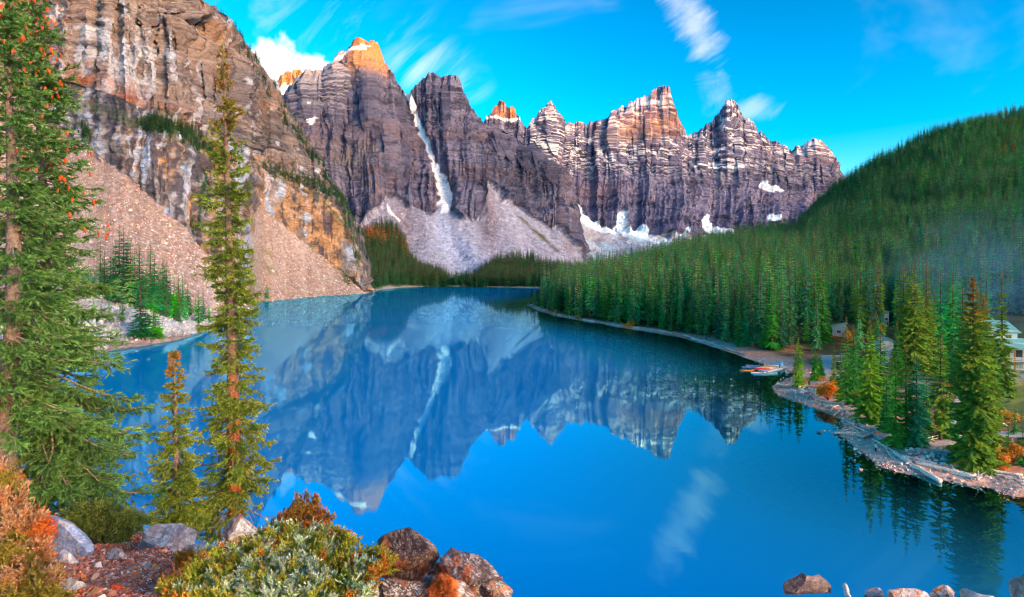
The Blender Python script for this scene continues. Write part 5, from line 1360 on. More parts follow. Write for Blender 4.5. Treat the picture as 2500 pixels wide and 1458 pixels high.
# --- lodge buildings
M_TEAL = mat_plain('pale_teal_siding', (.42, .60, .60), .8, 2.0, .08, .15, stretch=(1, 1, 14))
M_WHITE = mat_plain('white_siding', (.70, .74, .74), .8, 2.0, .08, .15, stretch=(1, 1, 14))
M_ROOF = mat_plain('teal_metal_roof', (.20, .50, .47), .5, 1.5, .10, .1, .4, stretch=(12, 1, 1))
M_TIMBER = mat_plain('orange_timber', (.46, .17, .05), .8, 4, .2, .2)
M_GLASS = mat_plain('dark_glass', (.05, .08, .10), .08, 1, .05, 0, .6)
M_CURT = mat_plain('curtained_glass', (.30, .42, .40), .15, 2, .1, 0, .6)
M_CONC = mat_plain('concrete', (.50, .48, .46), .9, 3, .1, .1)
def roof_slab(e, pts, thick, mat, name='roof'):
    """a roof plane with thickness from four corner points (eave to ridge)"""
    P = np.array(pts, float); nrm = np.cross(P[1] - P[0], P[3] - P[0]); nrm /= np.linalg.norm(nrm); nrm = nrm if nrm[2] > 0 else -nrm
    V = np.vstack([P, P + nrm * thick]); a = Acc()
    a.add(V, Q=[[3, 2, 1, 0], [4, 5, 6, 7], [0, 1, 5, 4], [1, 2, 6, 5], [2, 3, 7, 6], [3, 0, 4, 7]])
    o = link(name, a.mesh(name, [mat], False), e)
    for k in range(1, 9):   # standing seams
        t_ = k / 9; p0, p1 = P[0] * (1 - t_) + P[1] * t_ + nrm * (thick + .02), P[3] * (1 - t_) + P[2] * t_ + nrm * (thick + .02)
        s_ = Acc(); s_.add(*tube([p0, (p0 + p1) / 2, p1], [.035] * 3, 4)); link('seam', s_.mesh('seam', [mat], False), o)
    return o
def window(e, c, w, h, axis='x', mat=None, frame=None):
    s = (w, .06, h) if axis == 'x' else (.06, w, h)
    f = part('window', e, frame or M_WHITE, [(c, s)])
    d_ = np.array([0, -.04, 0]) if axis == 'x' else np.array([-.04, 0, 0])
    nx = max(1, round(w / .9)); pw = (w - .12 - .08 * (nx - 1)) / nx
    for k in range(nx):
        off = -w / 2 + .06 + pw / 2 + k * (pw + .08)
        cc = np.array(c, float) + d_ + (np.array([off, 0, 0]) if axis == 'x' else np.array([0, off, 0]))
        part('pane', f, mat or M_GLASS, [(cc, (pw, .03, h - .14) if axis == 'x' else (.03, pw, h - .14))])
    return f
def cabin(px_, py_, w, d, h, rz, label, wallm=None, rise=1.6, mono=True, name='cabin', wins=2):
    q = place(px_, py_); e = empty(name, q - np.array([0, 0, .4]), rz)
    wm = wallm or M_TEAL
    a = Acc()
    zt = (h + rise, h) if mono else (h, h)
    V = [(-w/2, 0, 0), (w/2, 0, 0), (w/2, d, 0), (-w/2, d, 0), (-w/2, 0, h), (w/2, 0, zt[0] if mono else h), (w/2, d, zt[0] if mono else h), (-w/2, d, h)]
    a.add(V, Q=[[0, 1, 5, 4], [1, 2, 6, 5], [2, 3, 7, 6], [3, 0, 4, 7], [4, 5, 6, 7]])
    if not mono: a.add([(-w/2, 0, h), (w/2, 0, h), (0, 0, h + rise), (-w/2, d, h), (w/2, d, h), (0, d, h + rise)], T=[[0, 1, 2], [3, 5, 4]])
    link('wall', a.mesh('wall', [wm], False), e)
    o_ = .5
    if mono: roof_slab(e, [(-w/2 - o_, -o_, h - o_ * rise / w + .02), (-w/2 - o_, d + o_, h - o_ * rise / w + .02), (w/2 + o_, d + o_, h + rise + o_ * rise / w + .02), (w/2 + o_, -o_, h + rise + o_ * rise / w + .02)], .16, M_ROOF)
    else:
        sl = rise / (w / 2)
        for s in (-1, 1): roof_slab(e, [(s * (w/2 + o_), -o_, h - o_ * sl + .02), (s * (w/2 + o_), d + o_, h - o_ * sl + .02), (0, d + o_, h + rise + .02), (0, -o_, h + rise + .02)], .16, M_ROOF)
    for k in range(wins): window(e, (-w/2 + (k + .5) * w / wins, -.02, h * .55), min(1.5, w / wins * .5), 1.2)
    dr = part('door', e, M_TIMBER, [((w/2 - .8, -.03, 1.05), (.9, .06, 2.1))]); part('handle', dr, M_DRIFTGREY, [((w/2 - 1.1, -.08, 1.05), (.05, .06, .12))])
    return tag(e, label, 'building')
cabin(2048, 822, 5.0, 7, 4.6, -.5, 'pale teal cabin with a sloping roof nearest the canoe rack', rise=1.3, wins=1)
cabin(2108, 768, 9.0, 7, 3.6, .15, 'uphill cabin with a broad teal roof among the trees', rise=2.4, mono=False)
cabin(2164, 794, 3.2, 6, 6.0, .3, 'narrow tall white cabin end between the trunks', M_WHITE, rise=1.0, wins=1)
cabin(2168, 892, 5.5, 6, 7.2, -.2, 'white two storey lodge wing behind the twin spruces', M_WHITE, rise=1.8, mono=False)
cabin(2286, 795, 4.5, 5, 5.2, -.3, 'small half hidden cabin high on the wooded slope', rise=1.2, wins=1)
# the main lodge at the right edge
q = place(2486, 905); e = empty('lodge', q - np.array([0, 0, .3]), -.28)
a = Acc(); box(a, (0, 4.2, 4.3), (9.5, 7, 8.6)); link('wall', a.mesh('wall', [M_TEAL], False), e)
a = Acc(); box(a, (-2.2, 7.5, 6.0), (7.0, 8, 12.0)); link('rear_wall', a.mesh('rear_wall', [M_TEAL], False), e)
roof_slab(e, [(-5.6, -2.4, 6.9), (5.6, -2.4, 6.9), (5.6, 4.2, 9.5), (-5.6, 4.2, 9.5)], .2, M_ROOF)
roof_slab(e, [(-6.6, 2.9, 11.3), (2.1, 2.9, 11.3), (2.1, 12, 14.2), (-6.6, 12, 14.2)], .2, M_ROOF)
ba = part('balcony', e, M_CONC, [((0, -.7, 3.35), (10.6, 3.0, .3))])
for x in (-5.0, -2.5, 0, 2.5, 5.0): part('baluster', ba, M_TIMBER, [((x, -2.1, 4.0), (.1, .1, 1.0))])
for z_ in (3.9, 4.5): part('railing', ba, M_FENCE, [((0, -2.1, z_), (10.4, .06, .08))])
for x in (-4.9, -1.7, 1.7, 4.9):
    part('post', e, M_TIMBER, [((x, -1.9, 1.6), (.34, .34, 3.2)), ((x, -1.95, 5.2), (.34, .34, 3.5))])
for x in (-2.9, 0.4, 3.4):
    window(e, (x, .68, 1.7), 2.2, 1.9, 'x', M_CURT, M_WHITE); window(e, (x, .68, 5.3), 2.0, 2.2, 'x', M_GLASS, M_TIMBER)
window(e, (-1.0, 3.46, 10.2), 1.6, 1.2, 'x'); window(e, (-4.6, 3.46, 10.2), 1.0, 1.3, 'x')
tag(e, 'two storey lodge with teal roofs, orange posts and a balcony', 'building')
# ---------------------------------------------------------------- the single spruces along the right shore
def hero(px_, py_, top, wpx, label, col, topc=None, topf=0.0, gaps=.1, bare=.03, power=.8, seed=0, levels=34, nb=11, leaf=5, irregular=.25):
    q = place(px_, py_)
    h_ = (py_ - top) / FPX * q[1]; r_ = 0.5 * wpx / FPX * q[1] * 0.98
    tr, cr = spruce_meshes('hero%d' % (px_ + py_), 900 + seed + px_, h_, r_, levels, nb, leaf, bare, col, topc or col, topf, gaps, power, 8, irregular, M_LEAF)
    return single_tree((tr, cr), q - np.array([0, 0, .1]), 0.0, 1, 1, label)
BG, DG, YG, BL, OL = (.11, .42, .05), (.07, .34, .07), (.22, .47, .04), (.07, .38, .17), (.20, .34, .04)
CONE = (.42, .17, .03)
hero(1950, 946, 823, 46, 'bright green spruce alone on the spit by the benches', YG, seed=1)
hero(1990, 930, 852, 40, 'small green spruce behind the benches', BG, seed=2)
hero(2003, 926, 862, 32, 'smaller spruce pressed against the one behind the benches', BG, seed=3)
hero(2036, 938, 838, 30, 'thin sparse spruce rising behind the orange shrub', OL, CONE, .2, .3, seed=4, nb=8)
hero(2066, 990, 770, 44, 'tall spruce with bare grey lower trunk right of the orange shrub', BG, CONE, .1, .2, .06, seed=5)
hero(2084, 988, 790, 46, 'dark bluish spruce leaning on the bare trunked one', DG, CONE, .12, .12, seed=6)
hero(2124, 1032, 778, 78, 'tall yellow green spruce with rusty top, left of the twin pair', YG, CONE, .16, .1, .02, seed=7, levels=40)
hero(2150, 1028, 790, 62, 'rusty topped spruce, right of the twin pair', BG, CONE, .22, .12, .02, seed=8, levels=40)
hero(2186, 1090, 872, 56, 'vivid green spruce above the pale beach pole', BG, CONE, .16, .1, .02, seed=9, levels=38)
hero(2212, 1086, 838, 52, 'slim spruce with rusty tip in the middle of the near clump', BG, CONE, .14, .12, .03, seed=10, levels=38)
hero(2238, 1088, 868, 84, 'blue green spruce behind the left end of the pale fence', BL, BL, 0, .08, .02, seed=11, levels=38)
hero(2296, 1076, 812, 66, 'sparse olive pine with a grey bare trunk inside the fence curve', OL, OL, 0, .34, .10, .6, seed=12, irregular=.5)
hero(2318, 1072, 960, 50, 'dark low spruce under the olive pine beside the path', DG, seed=13)
hero(2376, 1136, 676, 128, 'massive olive green spruce with rusty crown beside the path', OL, CONE, .26, .05, .02, .68, seed=14, levels=62, nb=15, leaf=6)
hero(2402, 1128, 720, 110, 'second stem of the massive spruce, slightly shorter', OL, CONE, .18, .06, .02, .7, seed=15, levels=54, nb=14, leaf=6)
hero(2446, 968, 662, 62, 'tall narrow spruce right of the massive one', OL, CONE, .12, .15, .05, seed=16, levels=44)
hero(2350, 960, 690, 72, 'dark grey green spruce left behind the massive one', DG, DG, 0, .14, .12, seed=17, levels=40)
hero(2206, 905, 650, 62, 'tall spruce at the left of the three before the lodge wing', OL, CONE, .12, .1, .06, .7, seed=18, levels=44, nb=12)
hero(2232, 915, 640, 74, 'tallest spruce in the middle of the three before the lodge wing', OL, CONE, .1, .1, .08, .7, seed=19, levels=46, nb=12)
hero(2262, 905, 640, 56, 'spruce with rusty tip at the right of the three', OL, CONE, .16, .1, .05, .7, seed=20, levels=44, nb=12)
hero(2384, 1140, 1092, 32, 'young bright spruce standing at the foot of the massive one', YG, seed=21, levels=18, nb=9)
hero(2462, 1118, 1032, 34, 'young green spruce growing through the orange bushes', BG, seed=22, levels=22, nb=9)
hero(2496, 1135, 1048, 50, 'dark spruce cut off by the right edge', DG, seed=23, levels=26)
hero(2100, 850, 640, 52, 'grey green pine in front of the uphill cabin', OL, OL, 0, .25, .2, seed=24)
hero(2144, 850, 630, 48, 'pine with a pale trunk right of the uphill cabin', OL, OL, 0, .25, .2, seed=25)
hero(2008, 835, 690, 44, 'broad green spruce left of the pale teal cabin', BG, seed=26)
hero(2176, 1000, 860, 44, 'green spruce behind the near clump with a rusty tip', BG, CONE, .15, seed=27)
hero(2478, 1060, 985, 26, 'small spruce beside the pale path at the right', DG, seed=28, levels=18, nb=8)

hero(2052, 968, 850, 34, 'dark spruce tucked right behind the orange shrubs', DG, seed=30, levels=24)
hero(2108, 1010, 868, 46, 'green spruce filling the gap left of the twin pair', BG, CONE, .1, seed=31, levels=28)
hero(2164, 1050, 900, 44, 'green spruce between the twin pair and the vivid one', DG, seed=32, levels=28)
hero(2262, 1058, 905, 50, 'green spruce filling in behind the blue green one', BG, seed=33, levels=28)
hero(2090, 930, 800, 40, 'spruce between the canoe rack and the lodge wing', BG, CONE, .14, seed=34, levels=30)
hero(2130, 905, 760, 44, 'tall spruce left of the lodge wing', OL, CONE, .1, seed=35, levels=34)
hero(2300, 930, 770, 46, 'rounded spruce on the slope left of the dark grey one', BG, seed=36, levels=30)
hero(2420, 1010, 800, 52, 'spruce hidden partly behind the massive one', BG, seed=37, levels=34)
hero(2190, 940, 780, 40, 'spruce with a rusty top behind the near clump', BG, CONE, .2, seed=38, levels=30)
# --- leafy shrubs
def shrub_mesh(name, seed, w, h, nleaf, cols, leafsize, stems=7):
    rng = np.random.default_rng(seed)
    acc = Acc()
    nc_ = 16
    cen = np.stack([rng.normal(0, .28, nc_) * w, rng.normal(0, .25, nc_) * w, rng.uniform(.25, .85, nc_) * h], 1); rad = rng.uniform(.14, .26, nc_) * w
    k = rng.integers(0, nc_, nleaf)
    dv = rng.normal(size=(nleaf, 3)); dv /= np.linalg.norm(dv, axis=1, keepdims=True)
    P = cen[k] + dv * (rad[k] * rng.uniform(.55, 1.05, nleaf))[:, None]
    P[:, 2] = np.abs(P[:, 2])
    a_ = rng.normal(size=(nleaf, 3)); a_ /= np.linalg.norm(a_, axis=1, keepdims=True); b_ = np.cross(a_, dv); b_ /= np.maximum(np.linalg.norm(b_, axis=1, keepdims=True), 1e-6)
    s = leafsize * rng.uniform(.6, 1.3, nleaf)[:, None]
    V = np.stack([P - a_ * s, P + b_ * s * .6, P + a_ * s, P - b_ * s * .6], 1).reshape(-1, 3)
    c = np.array(cols)[rng.integers(0, len(cols), nleaf)] * rng.uniform(.75, 1.25, (nleaf, 1))
    acc.add(V, Q=np.arange(len(V)).reshape(-1, 4), C=np.repeat(c, 4, 0))
    st = Acc()
    for i in range(stems):
        e_ = cen[rng.integers(0, nc_)]
        st.add(*tube([[0, 0, -.1], e_ * .5 + rng.normal(0, .05, 3) * w, e_], [.03 * h, .02 * h, .008 * h], 5))
    return acc.mesh(name + '_foliage', [M_LEAF], False), st.mesh(name + '_stems', [M_BARK])
def shrub(px_, py_, wpx, hpx, cols, label, seed, n=2600, group=None):
    q = place(px_, py_); w, h_ = wpx / FPX * q[1], hpx / FPX * q[1]
    f, s = shrub_mesh('shrub%d' % seed, seed, w, h_, n, cols, .028 * w + .03)
    e = empty('shrub', q); link('foliage', f, e); link('stems', s, e)
    return tag(e, label, 'shrub', group)
OR1 = [(.95, .34, .02), (1.0, .42, .03), (.90, .26, .02), (.92, .44, .05)]
OR2 = [(.82, .32, .04), (.60, .20, .04), (.85, .44, .06), (.40, .30, .06)]
YE = [(.72, .46, .04), (.66, .36, .03), (.55, .42, .06)]
shrub(2022, 976, 46, 40, OR1, 'blazing orange shrub beside the benches', 41, 3600)
shrub(2040, 962, 30, 36, OR1, 'taller orange shrub joined to the right of the blazing one', 42, 2400)
shrub(2436, 1138, 62, 66, OR2, 'rust and orange bush beside the young spruce', 43, 3000)
shrub(2470, 1138, 52, 56, OR2, 'brownish orange bush at the right edge of the beach', 44, 2600)
shrub(2452, 1147, 20, 14, OR1, 'small bright orange bush in front of the rust one', 45, 900)
shrub(2430, 1143, 16, 12, OR1, 'tiny orange bush left of the small bright one', 46, 700)
shrub(2466, 1026, 34, 22, YE, 'yellow bush above the reddish fence', 47, 1500)
shrub(2326, 962, 34, 30, OR2, 'orange undergrowth at the top of the path', 48, 1500)
shrub(1545, 797, 14, 20, YE, 'golden bush on the far right shore, upper of two', 49, 900)
shrub(1535, 800, 22, 11, OR1, 'orange bush beside the golden one on the far shore', 50, 900)
shrub(1358, 769, 14, 13, YE, 'yellow bush close to the far point', 51, 700)
shrub(1410, 780, 15, 13, YE, 'yellow bush between the far point and the golden bush', 52, 700)
shrub(1640, 808, 10, 12, OR2, 'small orange bush at the forest edge', 53, 500)
shrub(2080, 838, 44, 30, OR2, 'rust coloured bushes below the uphill cabin', 54, 1600)
shrub(2008, 932, 18, 12, OR1, 'low orange bush behind the second bench', 55, 600)
shrub(1966, 936, 20, 10, OR1, 'low orange bush behind the first bench', 56, 600)

# ---------------------------------------------------------------- foreground: the rock pile the viewer stands on
def near_z(x, y):
    px_ = 1250 + FPX * x / np.maximum(y, .5)
    zl = np.interp(y, [0, 3, 5, 7, 9, 12, 17, 22, 60, 80], [32.4, 32.0, 31.32, 30.62, 29.85, 28.6, 26.2, 23.2, 0.0, -10])
    zr = np.interp(y, [0, 2, 5, 10, 17, 50, 80], [32.2, 31.2, 29.0, 25.2, 20.5, -1.5, -10])
    t = sstep(380, 760, px_)
    return zl * (1 - t) + zr * t
nx_, ny_ = 230, 200
pxn = np.linspace(-900, 3500, nx_); yn = np.exp(np.linspace(math.log(1.2), math.log(72), ny_))
PXn, Yn = np.meshgrid(pxn, yn); Xn = (PXn - 1250) / FPX * Yn
bump_ = 0.10 * fbm(Xn / 1.4, Yn / 1.4, 0, 4, 951) + 0.03 * fbm(Xn / .25, Yn / .25, 0, 3, 952)
Zn = near_z(Xn, Yn) + bump_ * np.interp(Yn, [0, 8, 20], [.6, 1, 6])
f1 = fbm(Xn / .5, Yn / .5, 0, 4, 961); f2 = fbm(Xn / .07, Yn / .07, 0, 2, 962)
col = mixc3((.58, .13, .055), (.70, .20, .09), .5 + .8 * f1)
col = mixc3(col, (.50, .33, .26), sstep(.35, .8, f2) * .6)
col = mixc3(col, (.34, .31, .30), sstep(12, 18, Yn))
tag(grid_obj('rock_pile_ground', dict(X=Xn, Y=Yn, Z=Zn), col, M_NEARGROUND, smooth=True), 'red brown gravelly ground of the rock pile in the foreground', 'ground', kind='structure')
def near_hit(px_, py_):
    yy = np.linspace(1.5, 60, 2400); xx = (px_ - 1250) / FPX * yy
    d_ = (CAM_H + (HZ - py_) / FPX * yy) - near_z(xx, yy)
    i = int(np.argmax(d_ < 0)) if (d_ < 0).any() else -1
    return np.array([xx[i], yy[i], near_z(xx[i:i + 1] if i >= 0 else xx[-1:], yy[i:i + 1] if i >= 0 else yy[-1:])[0]])
def M_BOULDER(name, sc_=5.0, var=.35, bump=.7): return mat_vc(name, .9, sc_, var, bump, sc_ * 3, bdist=.035)
MB1 = M_BOULDER('boulder_rock', 9.0)
def outline_rock(name, pts, Yd, depth, cols, label, seed, tilt=0.25, rough=.05, grain=(1, 1, 1), lichen=((.40, .16, .06), .25), speck=((.75, .76, .78), .3), facets=0.05, n=112, rings=42, sunk=0.0, grain_amp=0.0, gdir=(1, 0, 0)):
    """a boulder with the given outline seen from the viewer, rounded to its own thickness in depth"""
    p = np.array(pts, float); c = p.mean(0)
    q = np.vstack([p, p[:1]]); sl = np.concatenate([[0], np.cumsum(np.hypot(*np.diff(q, axis=0).T))])
    s = np.linspace(0, sl[-1], n, endpoint=False)
    O = np.stack([np.interp(s, sl, q[:, 0]), np.interp(s, sl, q[:, 1])], 1)
    loc = W(c[0], c[1], Yd)
    ox = (O[:, 0] - c[0]) / FPX * Yd; oz = -(O[:, 1] - c[1]) / FPX * Yd
    ray = loc - np.array([0, 0, CAM_H]); ray /= np.linalg.norm(ray)
    uf = np.linspace(0.015, 1, int(rings * .68)); ub = np.linspace(1, 0.03, rings - len(uf) + 1)[1:]
    V = []
    for k, (u_, sg_) in enumerate([(u_, -1) for u_ in uf] + [(u_, 1) for u_ in ub]):
        yy = sg_ * depth / 2 * (1 - u_ ** 3.2) ** (1 / 2.2)
        V.append(np.stack([ox * u_, 0 * ox, oz * u_], 1) + ray[None] * yy)
    V = np.array(V); P = V.reshape(-1, 3)
    rng = np.random.default_rng(seed)
    ext = np.array([np.ptp(ox), depth, np.ptp(oz)]) / 2
    for _ in range(26):   # broken planes on the sides toward and away from the viewer
        nr = rng.normal(size=3); nr[1] *= 1.3; nr /= np.linalg.norm(nr)
        if abs(nr[1]) < .38: continue
        dd_ = np.max(P @ nr) * rng.uniform(.60, .88)
        P = P - np.maximum(P @ nr - dd_, 0)[:, None] * nr * .98
    S = max(ext[0], ext[2])
    nv = P / np.maximum(np.linalg.norm(P / ext, axis=1, keepdims=True), 1e-6); nv /= np.maximum(np.linalg.norm(nv, axis=1, keepdims=True), 1e-6)
    seedf = seed * 3
    f_a = fbm(P[:, 0] / S * 2, P[:, 1] / S * 2, P[:, 2] / S * 2, 4, seedf); f_b = fbm(P[:, 0] / S * 9, P[:, 1] / S * 9, P[:, 2] / S * 9, 4, seedf + 1, .6)
    gd = np.asarray(gdir, float); gd /= np.linalg.norm(gd)
    al = P @ gd; per = P - al[:, None] * gd
    f_g = fbm(per[:, 0] / S * 16 + al / S * .7, per[:, 1] / S * 16, per[:, 2] / S * 16, 3, seedf + 2)
    P = P + nv * (rough * S * (.30 * f_a + .22 * f_b) + grain_amp * S * f_g)[:, None]
    C = mixc3(cols[0], cols[1], .5 + .8 * f_a + .4 * f_g * (grain_amp > 0))
    C = mixc3(C, cols[2], sstep(.1, .7, f_b + .2 * f_g))
    f_c = fbm(P[:, 0] / S * 24, P[:, 1] / S * 24, P[:, 2] / S * 24, 3, seedf + 4)
    C = mixc3(C, speck[0], sstep(.25, .6, f_c + .4 * f_a) * speck[1] * 2)
    f_d = fbm(P[:, 0] / S * 3, P[:, 1] / S * 3, P[:, 2] / S * 3, 3, seedf + 5)
    C = mixc3(C, lichen[0], sstep(.3, .6, f_d + .25 * f_b) * lichen[1] * 3)
    Q = []
    for k in range(rings - 1):
        i = np.arange(n); j = (i + 1) % n
        Q.append(np.stack([k * n + i, k * n + j, (k + 1) * n + j, (k + 1) * n + i], 1))
    me = make_mesh(name, P, [np.vstack(Q)], False, C, mats=[MB1])
    o = link(name, me, None, loc)
    return tag(o, label, 'rock')
BLU = [(.28, .36, .54), (.38, .46, .62), (.60, .63, .68)]
GRY = [(.34, .315, .34), (.48, .45, .48), (.70, .68, .70)]
DRK = [(.075, .055, .058), (.13, .095, .09), (.20, .16, .155)]
WHT = [(.72, .70, .68), (.80, .78, .75), (.62, .58, .55)]
PNK = [(.55, .38, .34), (.62, .50, .47), (.66, .60, .60)]
outline_rock('boulder', [(78, 1345), (88, 1280), (108, 1256), (135, 1258), (175, 1275), (210, 1305), (232, 1330), (244, 1350), (215, 1372), (120, 1380), (85, 1375)], 8.6, 1.3, BLU, 'large domed blue grey boulder under the left spruce', 1, .35, .04)
outline_rock('boulder', [(315, 1330), (345, 1300), (372, 1275), (398, 1266), (425, 1272), (462, 1286), (490, 1305), (496, 1335), (470, 1360), (420, 1385), (395, 1372), (372, 1350), (330, 1350)], 8.8, 1.1, GRY, 'pale grey boulder with rusty stains between the small spruce and the gravel', 2, .3, .07, lichen=((.34, .13, .06), .12))
outline_rock('boulder', [(395, 1392), (420, 1365), (455, 1335), (500, 1318), (505, 1345), (470, 1375), (430, 1410), (400, 1425)], 7.9, .7, BLU, 'slanting blue grey slab in front of the stained boulder', 3, .2, .05)
outline_rock('boulder', [(534, 1330), (540, 1300), (562, 1272), (586, 1250), (602, 1250), (618, 1268), (628, 1285), (640, 1310), (630, 1345), (580, 1360), (545, 1352)], 10.5, 1.2, [(.34, .34, .34), (.44, .45, .44), (.60, .63, .60)], 'lichen spotted grey boulder at the foot of the red barked spruce', 4, .25, .06, speck=((.70, .75, .70), .4))
outline_rock('stone', [(138, 1345), (146, 1338), (160, 1342), (178, 1356), (192, 1372), (186, 1378), (162, 1381), (146, 1384), (141, 1368)], 7.0, .22, WHT, 'bright white triangular stone on the red gravel', 5, .3, .05, lichen=((.7, .7, .7), 0), speck=((.55, .6, .55), .1))
outline_rock('stone', [(260, 1358), (268, 1342), (282, 1334), (298, 1336), (310, 1348), (315, 1366), (290, 1370), (262, 1366)], 7.3, .25, PNK, 'pinkish pyramid stone on the red gravel', 6, .3, .06)
outline_rock('stone', [(288, 1392), (320, 1378), (360, 1370), (388, 1364), (392, 1374), (372, 1392), (345, 1402), (312, 1412), (300, 1402)], 6.7, .4, [(.36, .27, .25), (.45, .36, .34), (.55, .47, .45)], 'flat pointed grey brown slab lying on the gravel', 7, .6, .04, grain_amp=.01)
outline_rock('stone', [(312, 1415), (345, 1404), (378, 1392), (384, 1404), (396, 1436), (360, 1428), (330, 1420)], 6.2, .35, PNK, 'pale pink slab below the pointed grey one', 8, .6, .04)
outline_rock('stone', [(300, 1458), (312, 1428), (330, 1418), (356, 1430), (342, 1448), (320, 1470)], 5.9, .35, [(.30, .25, .22), (.40, .34, .30), (.52, .46, .42)], 'dark brown slab at the bottom edge of the gravel', 9, .5, .05)
outline_rock('boulder', [(128, 1425), (140, 1408), (165, 1414), (190, 1430), (216, 1458), (216, 1490), (140, 1490)], 5.2, .6, [(.34, .42, .60), (.44, .52, .66), (.60, .64, .68)], 'smooth blue boulder at the bottom left edge', 10, .4, .03, lichen=((.4, .5, .6), 0))
outline_rock('stone', [(184, 1402), (200, 1402), (212, 1410), (214, 1422), (200, 1426), (192, 1412)], 6.3, .16, WHT, 'small white jagged stone in the middle of the gravel', 11, .3, .06, lichen=((.7, .7, .7), 0))
outline_rock('stone', [(228, 1374), (236, 1372), (246, 1385), (252, 1396), (238, 1396), (233, 1384)], 6.8, .14, WHT, 'small white sliver uphill of the jagged one', 12, .3, .06, lichen=((.7, .7, .7), 0))
outline_rock('stone', [(280, 1422), (288, 1416), (300, 1424), (298, 1434), (282, 1430)], 6.2, .14, [(.60, .55, .53), (.70, .66, .64), (.75, .72, .7)], 'small pinkish white cube stone near the slabs', 13, .3, .05)
outline_rock('stone', [(240, 1452), (262, 1440), (285, 1452), (284, 1475), (245, 1475)], 5.5, .3, [(.32, .24, .26), (.4, .32, .33), (.5, .44, .44)], 'mauve stone half buried at the bottom edge', 14, .3, .06)
outline_rock('stone', [(395, 1412), (408, 1404), (414, 1412), (404, 1420)], 6.0, .1, [(.42, .12, .07), (.5, .17, .1), (.55, .3, .2)], 'small brick red stone beside the juniper', 15, .3, .06)
# dark schist rocks in the lower middle
outline_rock('boulder', [(880, 1425), (930, 1395), (985, 1382), (1060, 1372), (1130, 1385), (1190, 1402), (1236, 1428), (1255, 1460), (1262, 1510), (870, 1510)], 6.9, 1.0, [(.06, .05, .05), (.10, .08, .078), (.17, .14, .135)], 'broad dark bedrock mass that the schist boulders stand on', 20, .2, .05, lichen=((.30, .11, .05), .25), grain_amp=.02, gdir=(.8, 0, -.5))
outline_rock('boulder', [(905, 1345), (925, 1315), (945, 1282), (968, 1273), (985, 1278), (1015, 1298), (1048, 1318), (1068, 1335), (1075, 1360), (1060, 1395), (1010, 1420), (940, 1412), (900, 1400), (890, 1370)], 6.6, 1.1, DRK, 'dark grained schist boulder peaking over the lake in the lower middle', 21, .2, .06, lichen=((.36, .15, .07), .3), speck=((.55, .48, .46), .25), grain_amp=.022, gdir=(.8, 0, -.5))
outline_rock('boulder', [(1068, 1345), (1080, 1330), (1094, 1330), (1110, 1340), (1135, 1348), (1165, 1354), (1190, 1372), (1210, 1385), (1228, 1410), (1234, 1425), (1200, 1440), (1140, 1430), (1090, 1410), (1070, 1380)], 6.3, .9, [(.13, .11, .12), (.24, .21, .225), (.36, .33, .35)], 'speckled pale schist boulder right of the dark peak', 22, .45, .06, lichen=((.42, .13, .05), .25), speck=((.70, .66, .68), .4), grain_amp=.015, gdir=(.8, 0, -.4))
outline_rock('boulder', [(1165, 1440), (1180, 1422), (1200, 1415), (1222, 1420), (1240, 1424), (1256, 1426), (1256, 1445), (1250, 1480), (1170, 1490)], 5.6, .5, [(.09, .08, .07), (.16, .14, .12), (.26, .23, .21)], 'small dark knob of rock at the right end of the schist', 23, .2, .07)
outline_rock('boulder', [(930, 1412), (950, 1408), (985, 1416), (1010, 1420), (1052, 1428), (1064, 1445), (1068, 1490), (935, 1490), (932, 1440)], 5.4, .5, [(.06, .05, .05), (.10, .08, .075), (.19, .13, .1)], 'flat topped dark block with a pale lichen edge at the bottom', 24, .1, .03, lichen=((.30, .12, .06), .3))
outline_rock('boulder', [(1006, 1425), (1022, 1408), (1045, 1400), (1090, 1405), (1135, 1420), (1175, 1440), (1185, 1495), (1050, 1495), (1012, 1450)], 5.6, .6, [(.12, .095, .10), (.20, .165, .17), (.32, .28, .29)], 'lichened schist ledge with orange patches at the bottom middle', 25, .3, .06, lichen=((.55, .18, .05), .4), grain_amp=.018, gdir=(.8, 0, -.5))
outline_rock('boulder', [(840, 1460), (860, 1432), (890, 1425), (925, 1430), (935, 1460), (930, 1500), (845, 1500)], 5.2, .5, GRY, 'pale grey rock under the right side of the juniper', 26, .2, .07)
# rocks along the lower right edge
outline_rock('boulder', [(1876, 1450), (1898, 1436), (1912, 1424), (1930, 1420), (1952, 1408), (1978, 1408), (1998, 1402), (2012, 1412), (2030, 1422), (2058, 1436), (2050, 1446), (1950, 1452)], 11.0, 1.2, [(.13, .105, .125), (.19, .155, .175), (.27, .23, .245)], 'low triangular purple grey rock with dark cracks', 31, .3, .03, lichen=((.3, .25, .27), 0), speck=((.5, .45, .48), .15))
outline_rock('boulder', [(2105, 1470), (2112, 1450), (2125, 1438), (2155, 1434), (2168, 1452), (2165, 1490), (2110, 1490)], 7.5, .5, [(.42, .36, .37), (.52, .47, .48), (.62, .58, .58)], 'pinkish grey rock left in the bottom right row', 32, .3, .06)
outline_rock('boulder', [(2155, 1470), (2164, 1440), (2170, 1427), (2200, 1432), (2240, 1438), (2268, 1448), (2290, 1475), (2280, 1500), (2160, 1500)], 7.2, .6, GRY, 'jagged grey rock with a pale cleft in the bottom right row', 33, .2, .08)
outline_rock('boulder', [(2258, 1475), (2272, 1450), (2284, 1434), (2300, 1427), (2322, 1432), (2338, 1448), (2345, 1490), (2262, 1495)], 7.4, .5, [(.36, .31, .30), (.48, .44, .42), (.6, .57, .55)], 'rounded grey rock with a rusty patch in the bottom right row', 34, .3, .06, lichen=((.45, .16, .06), .35))
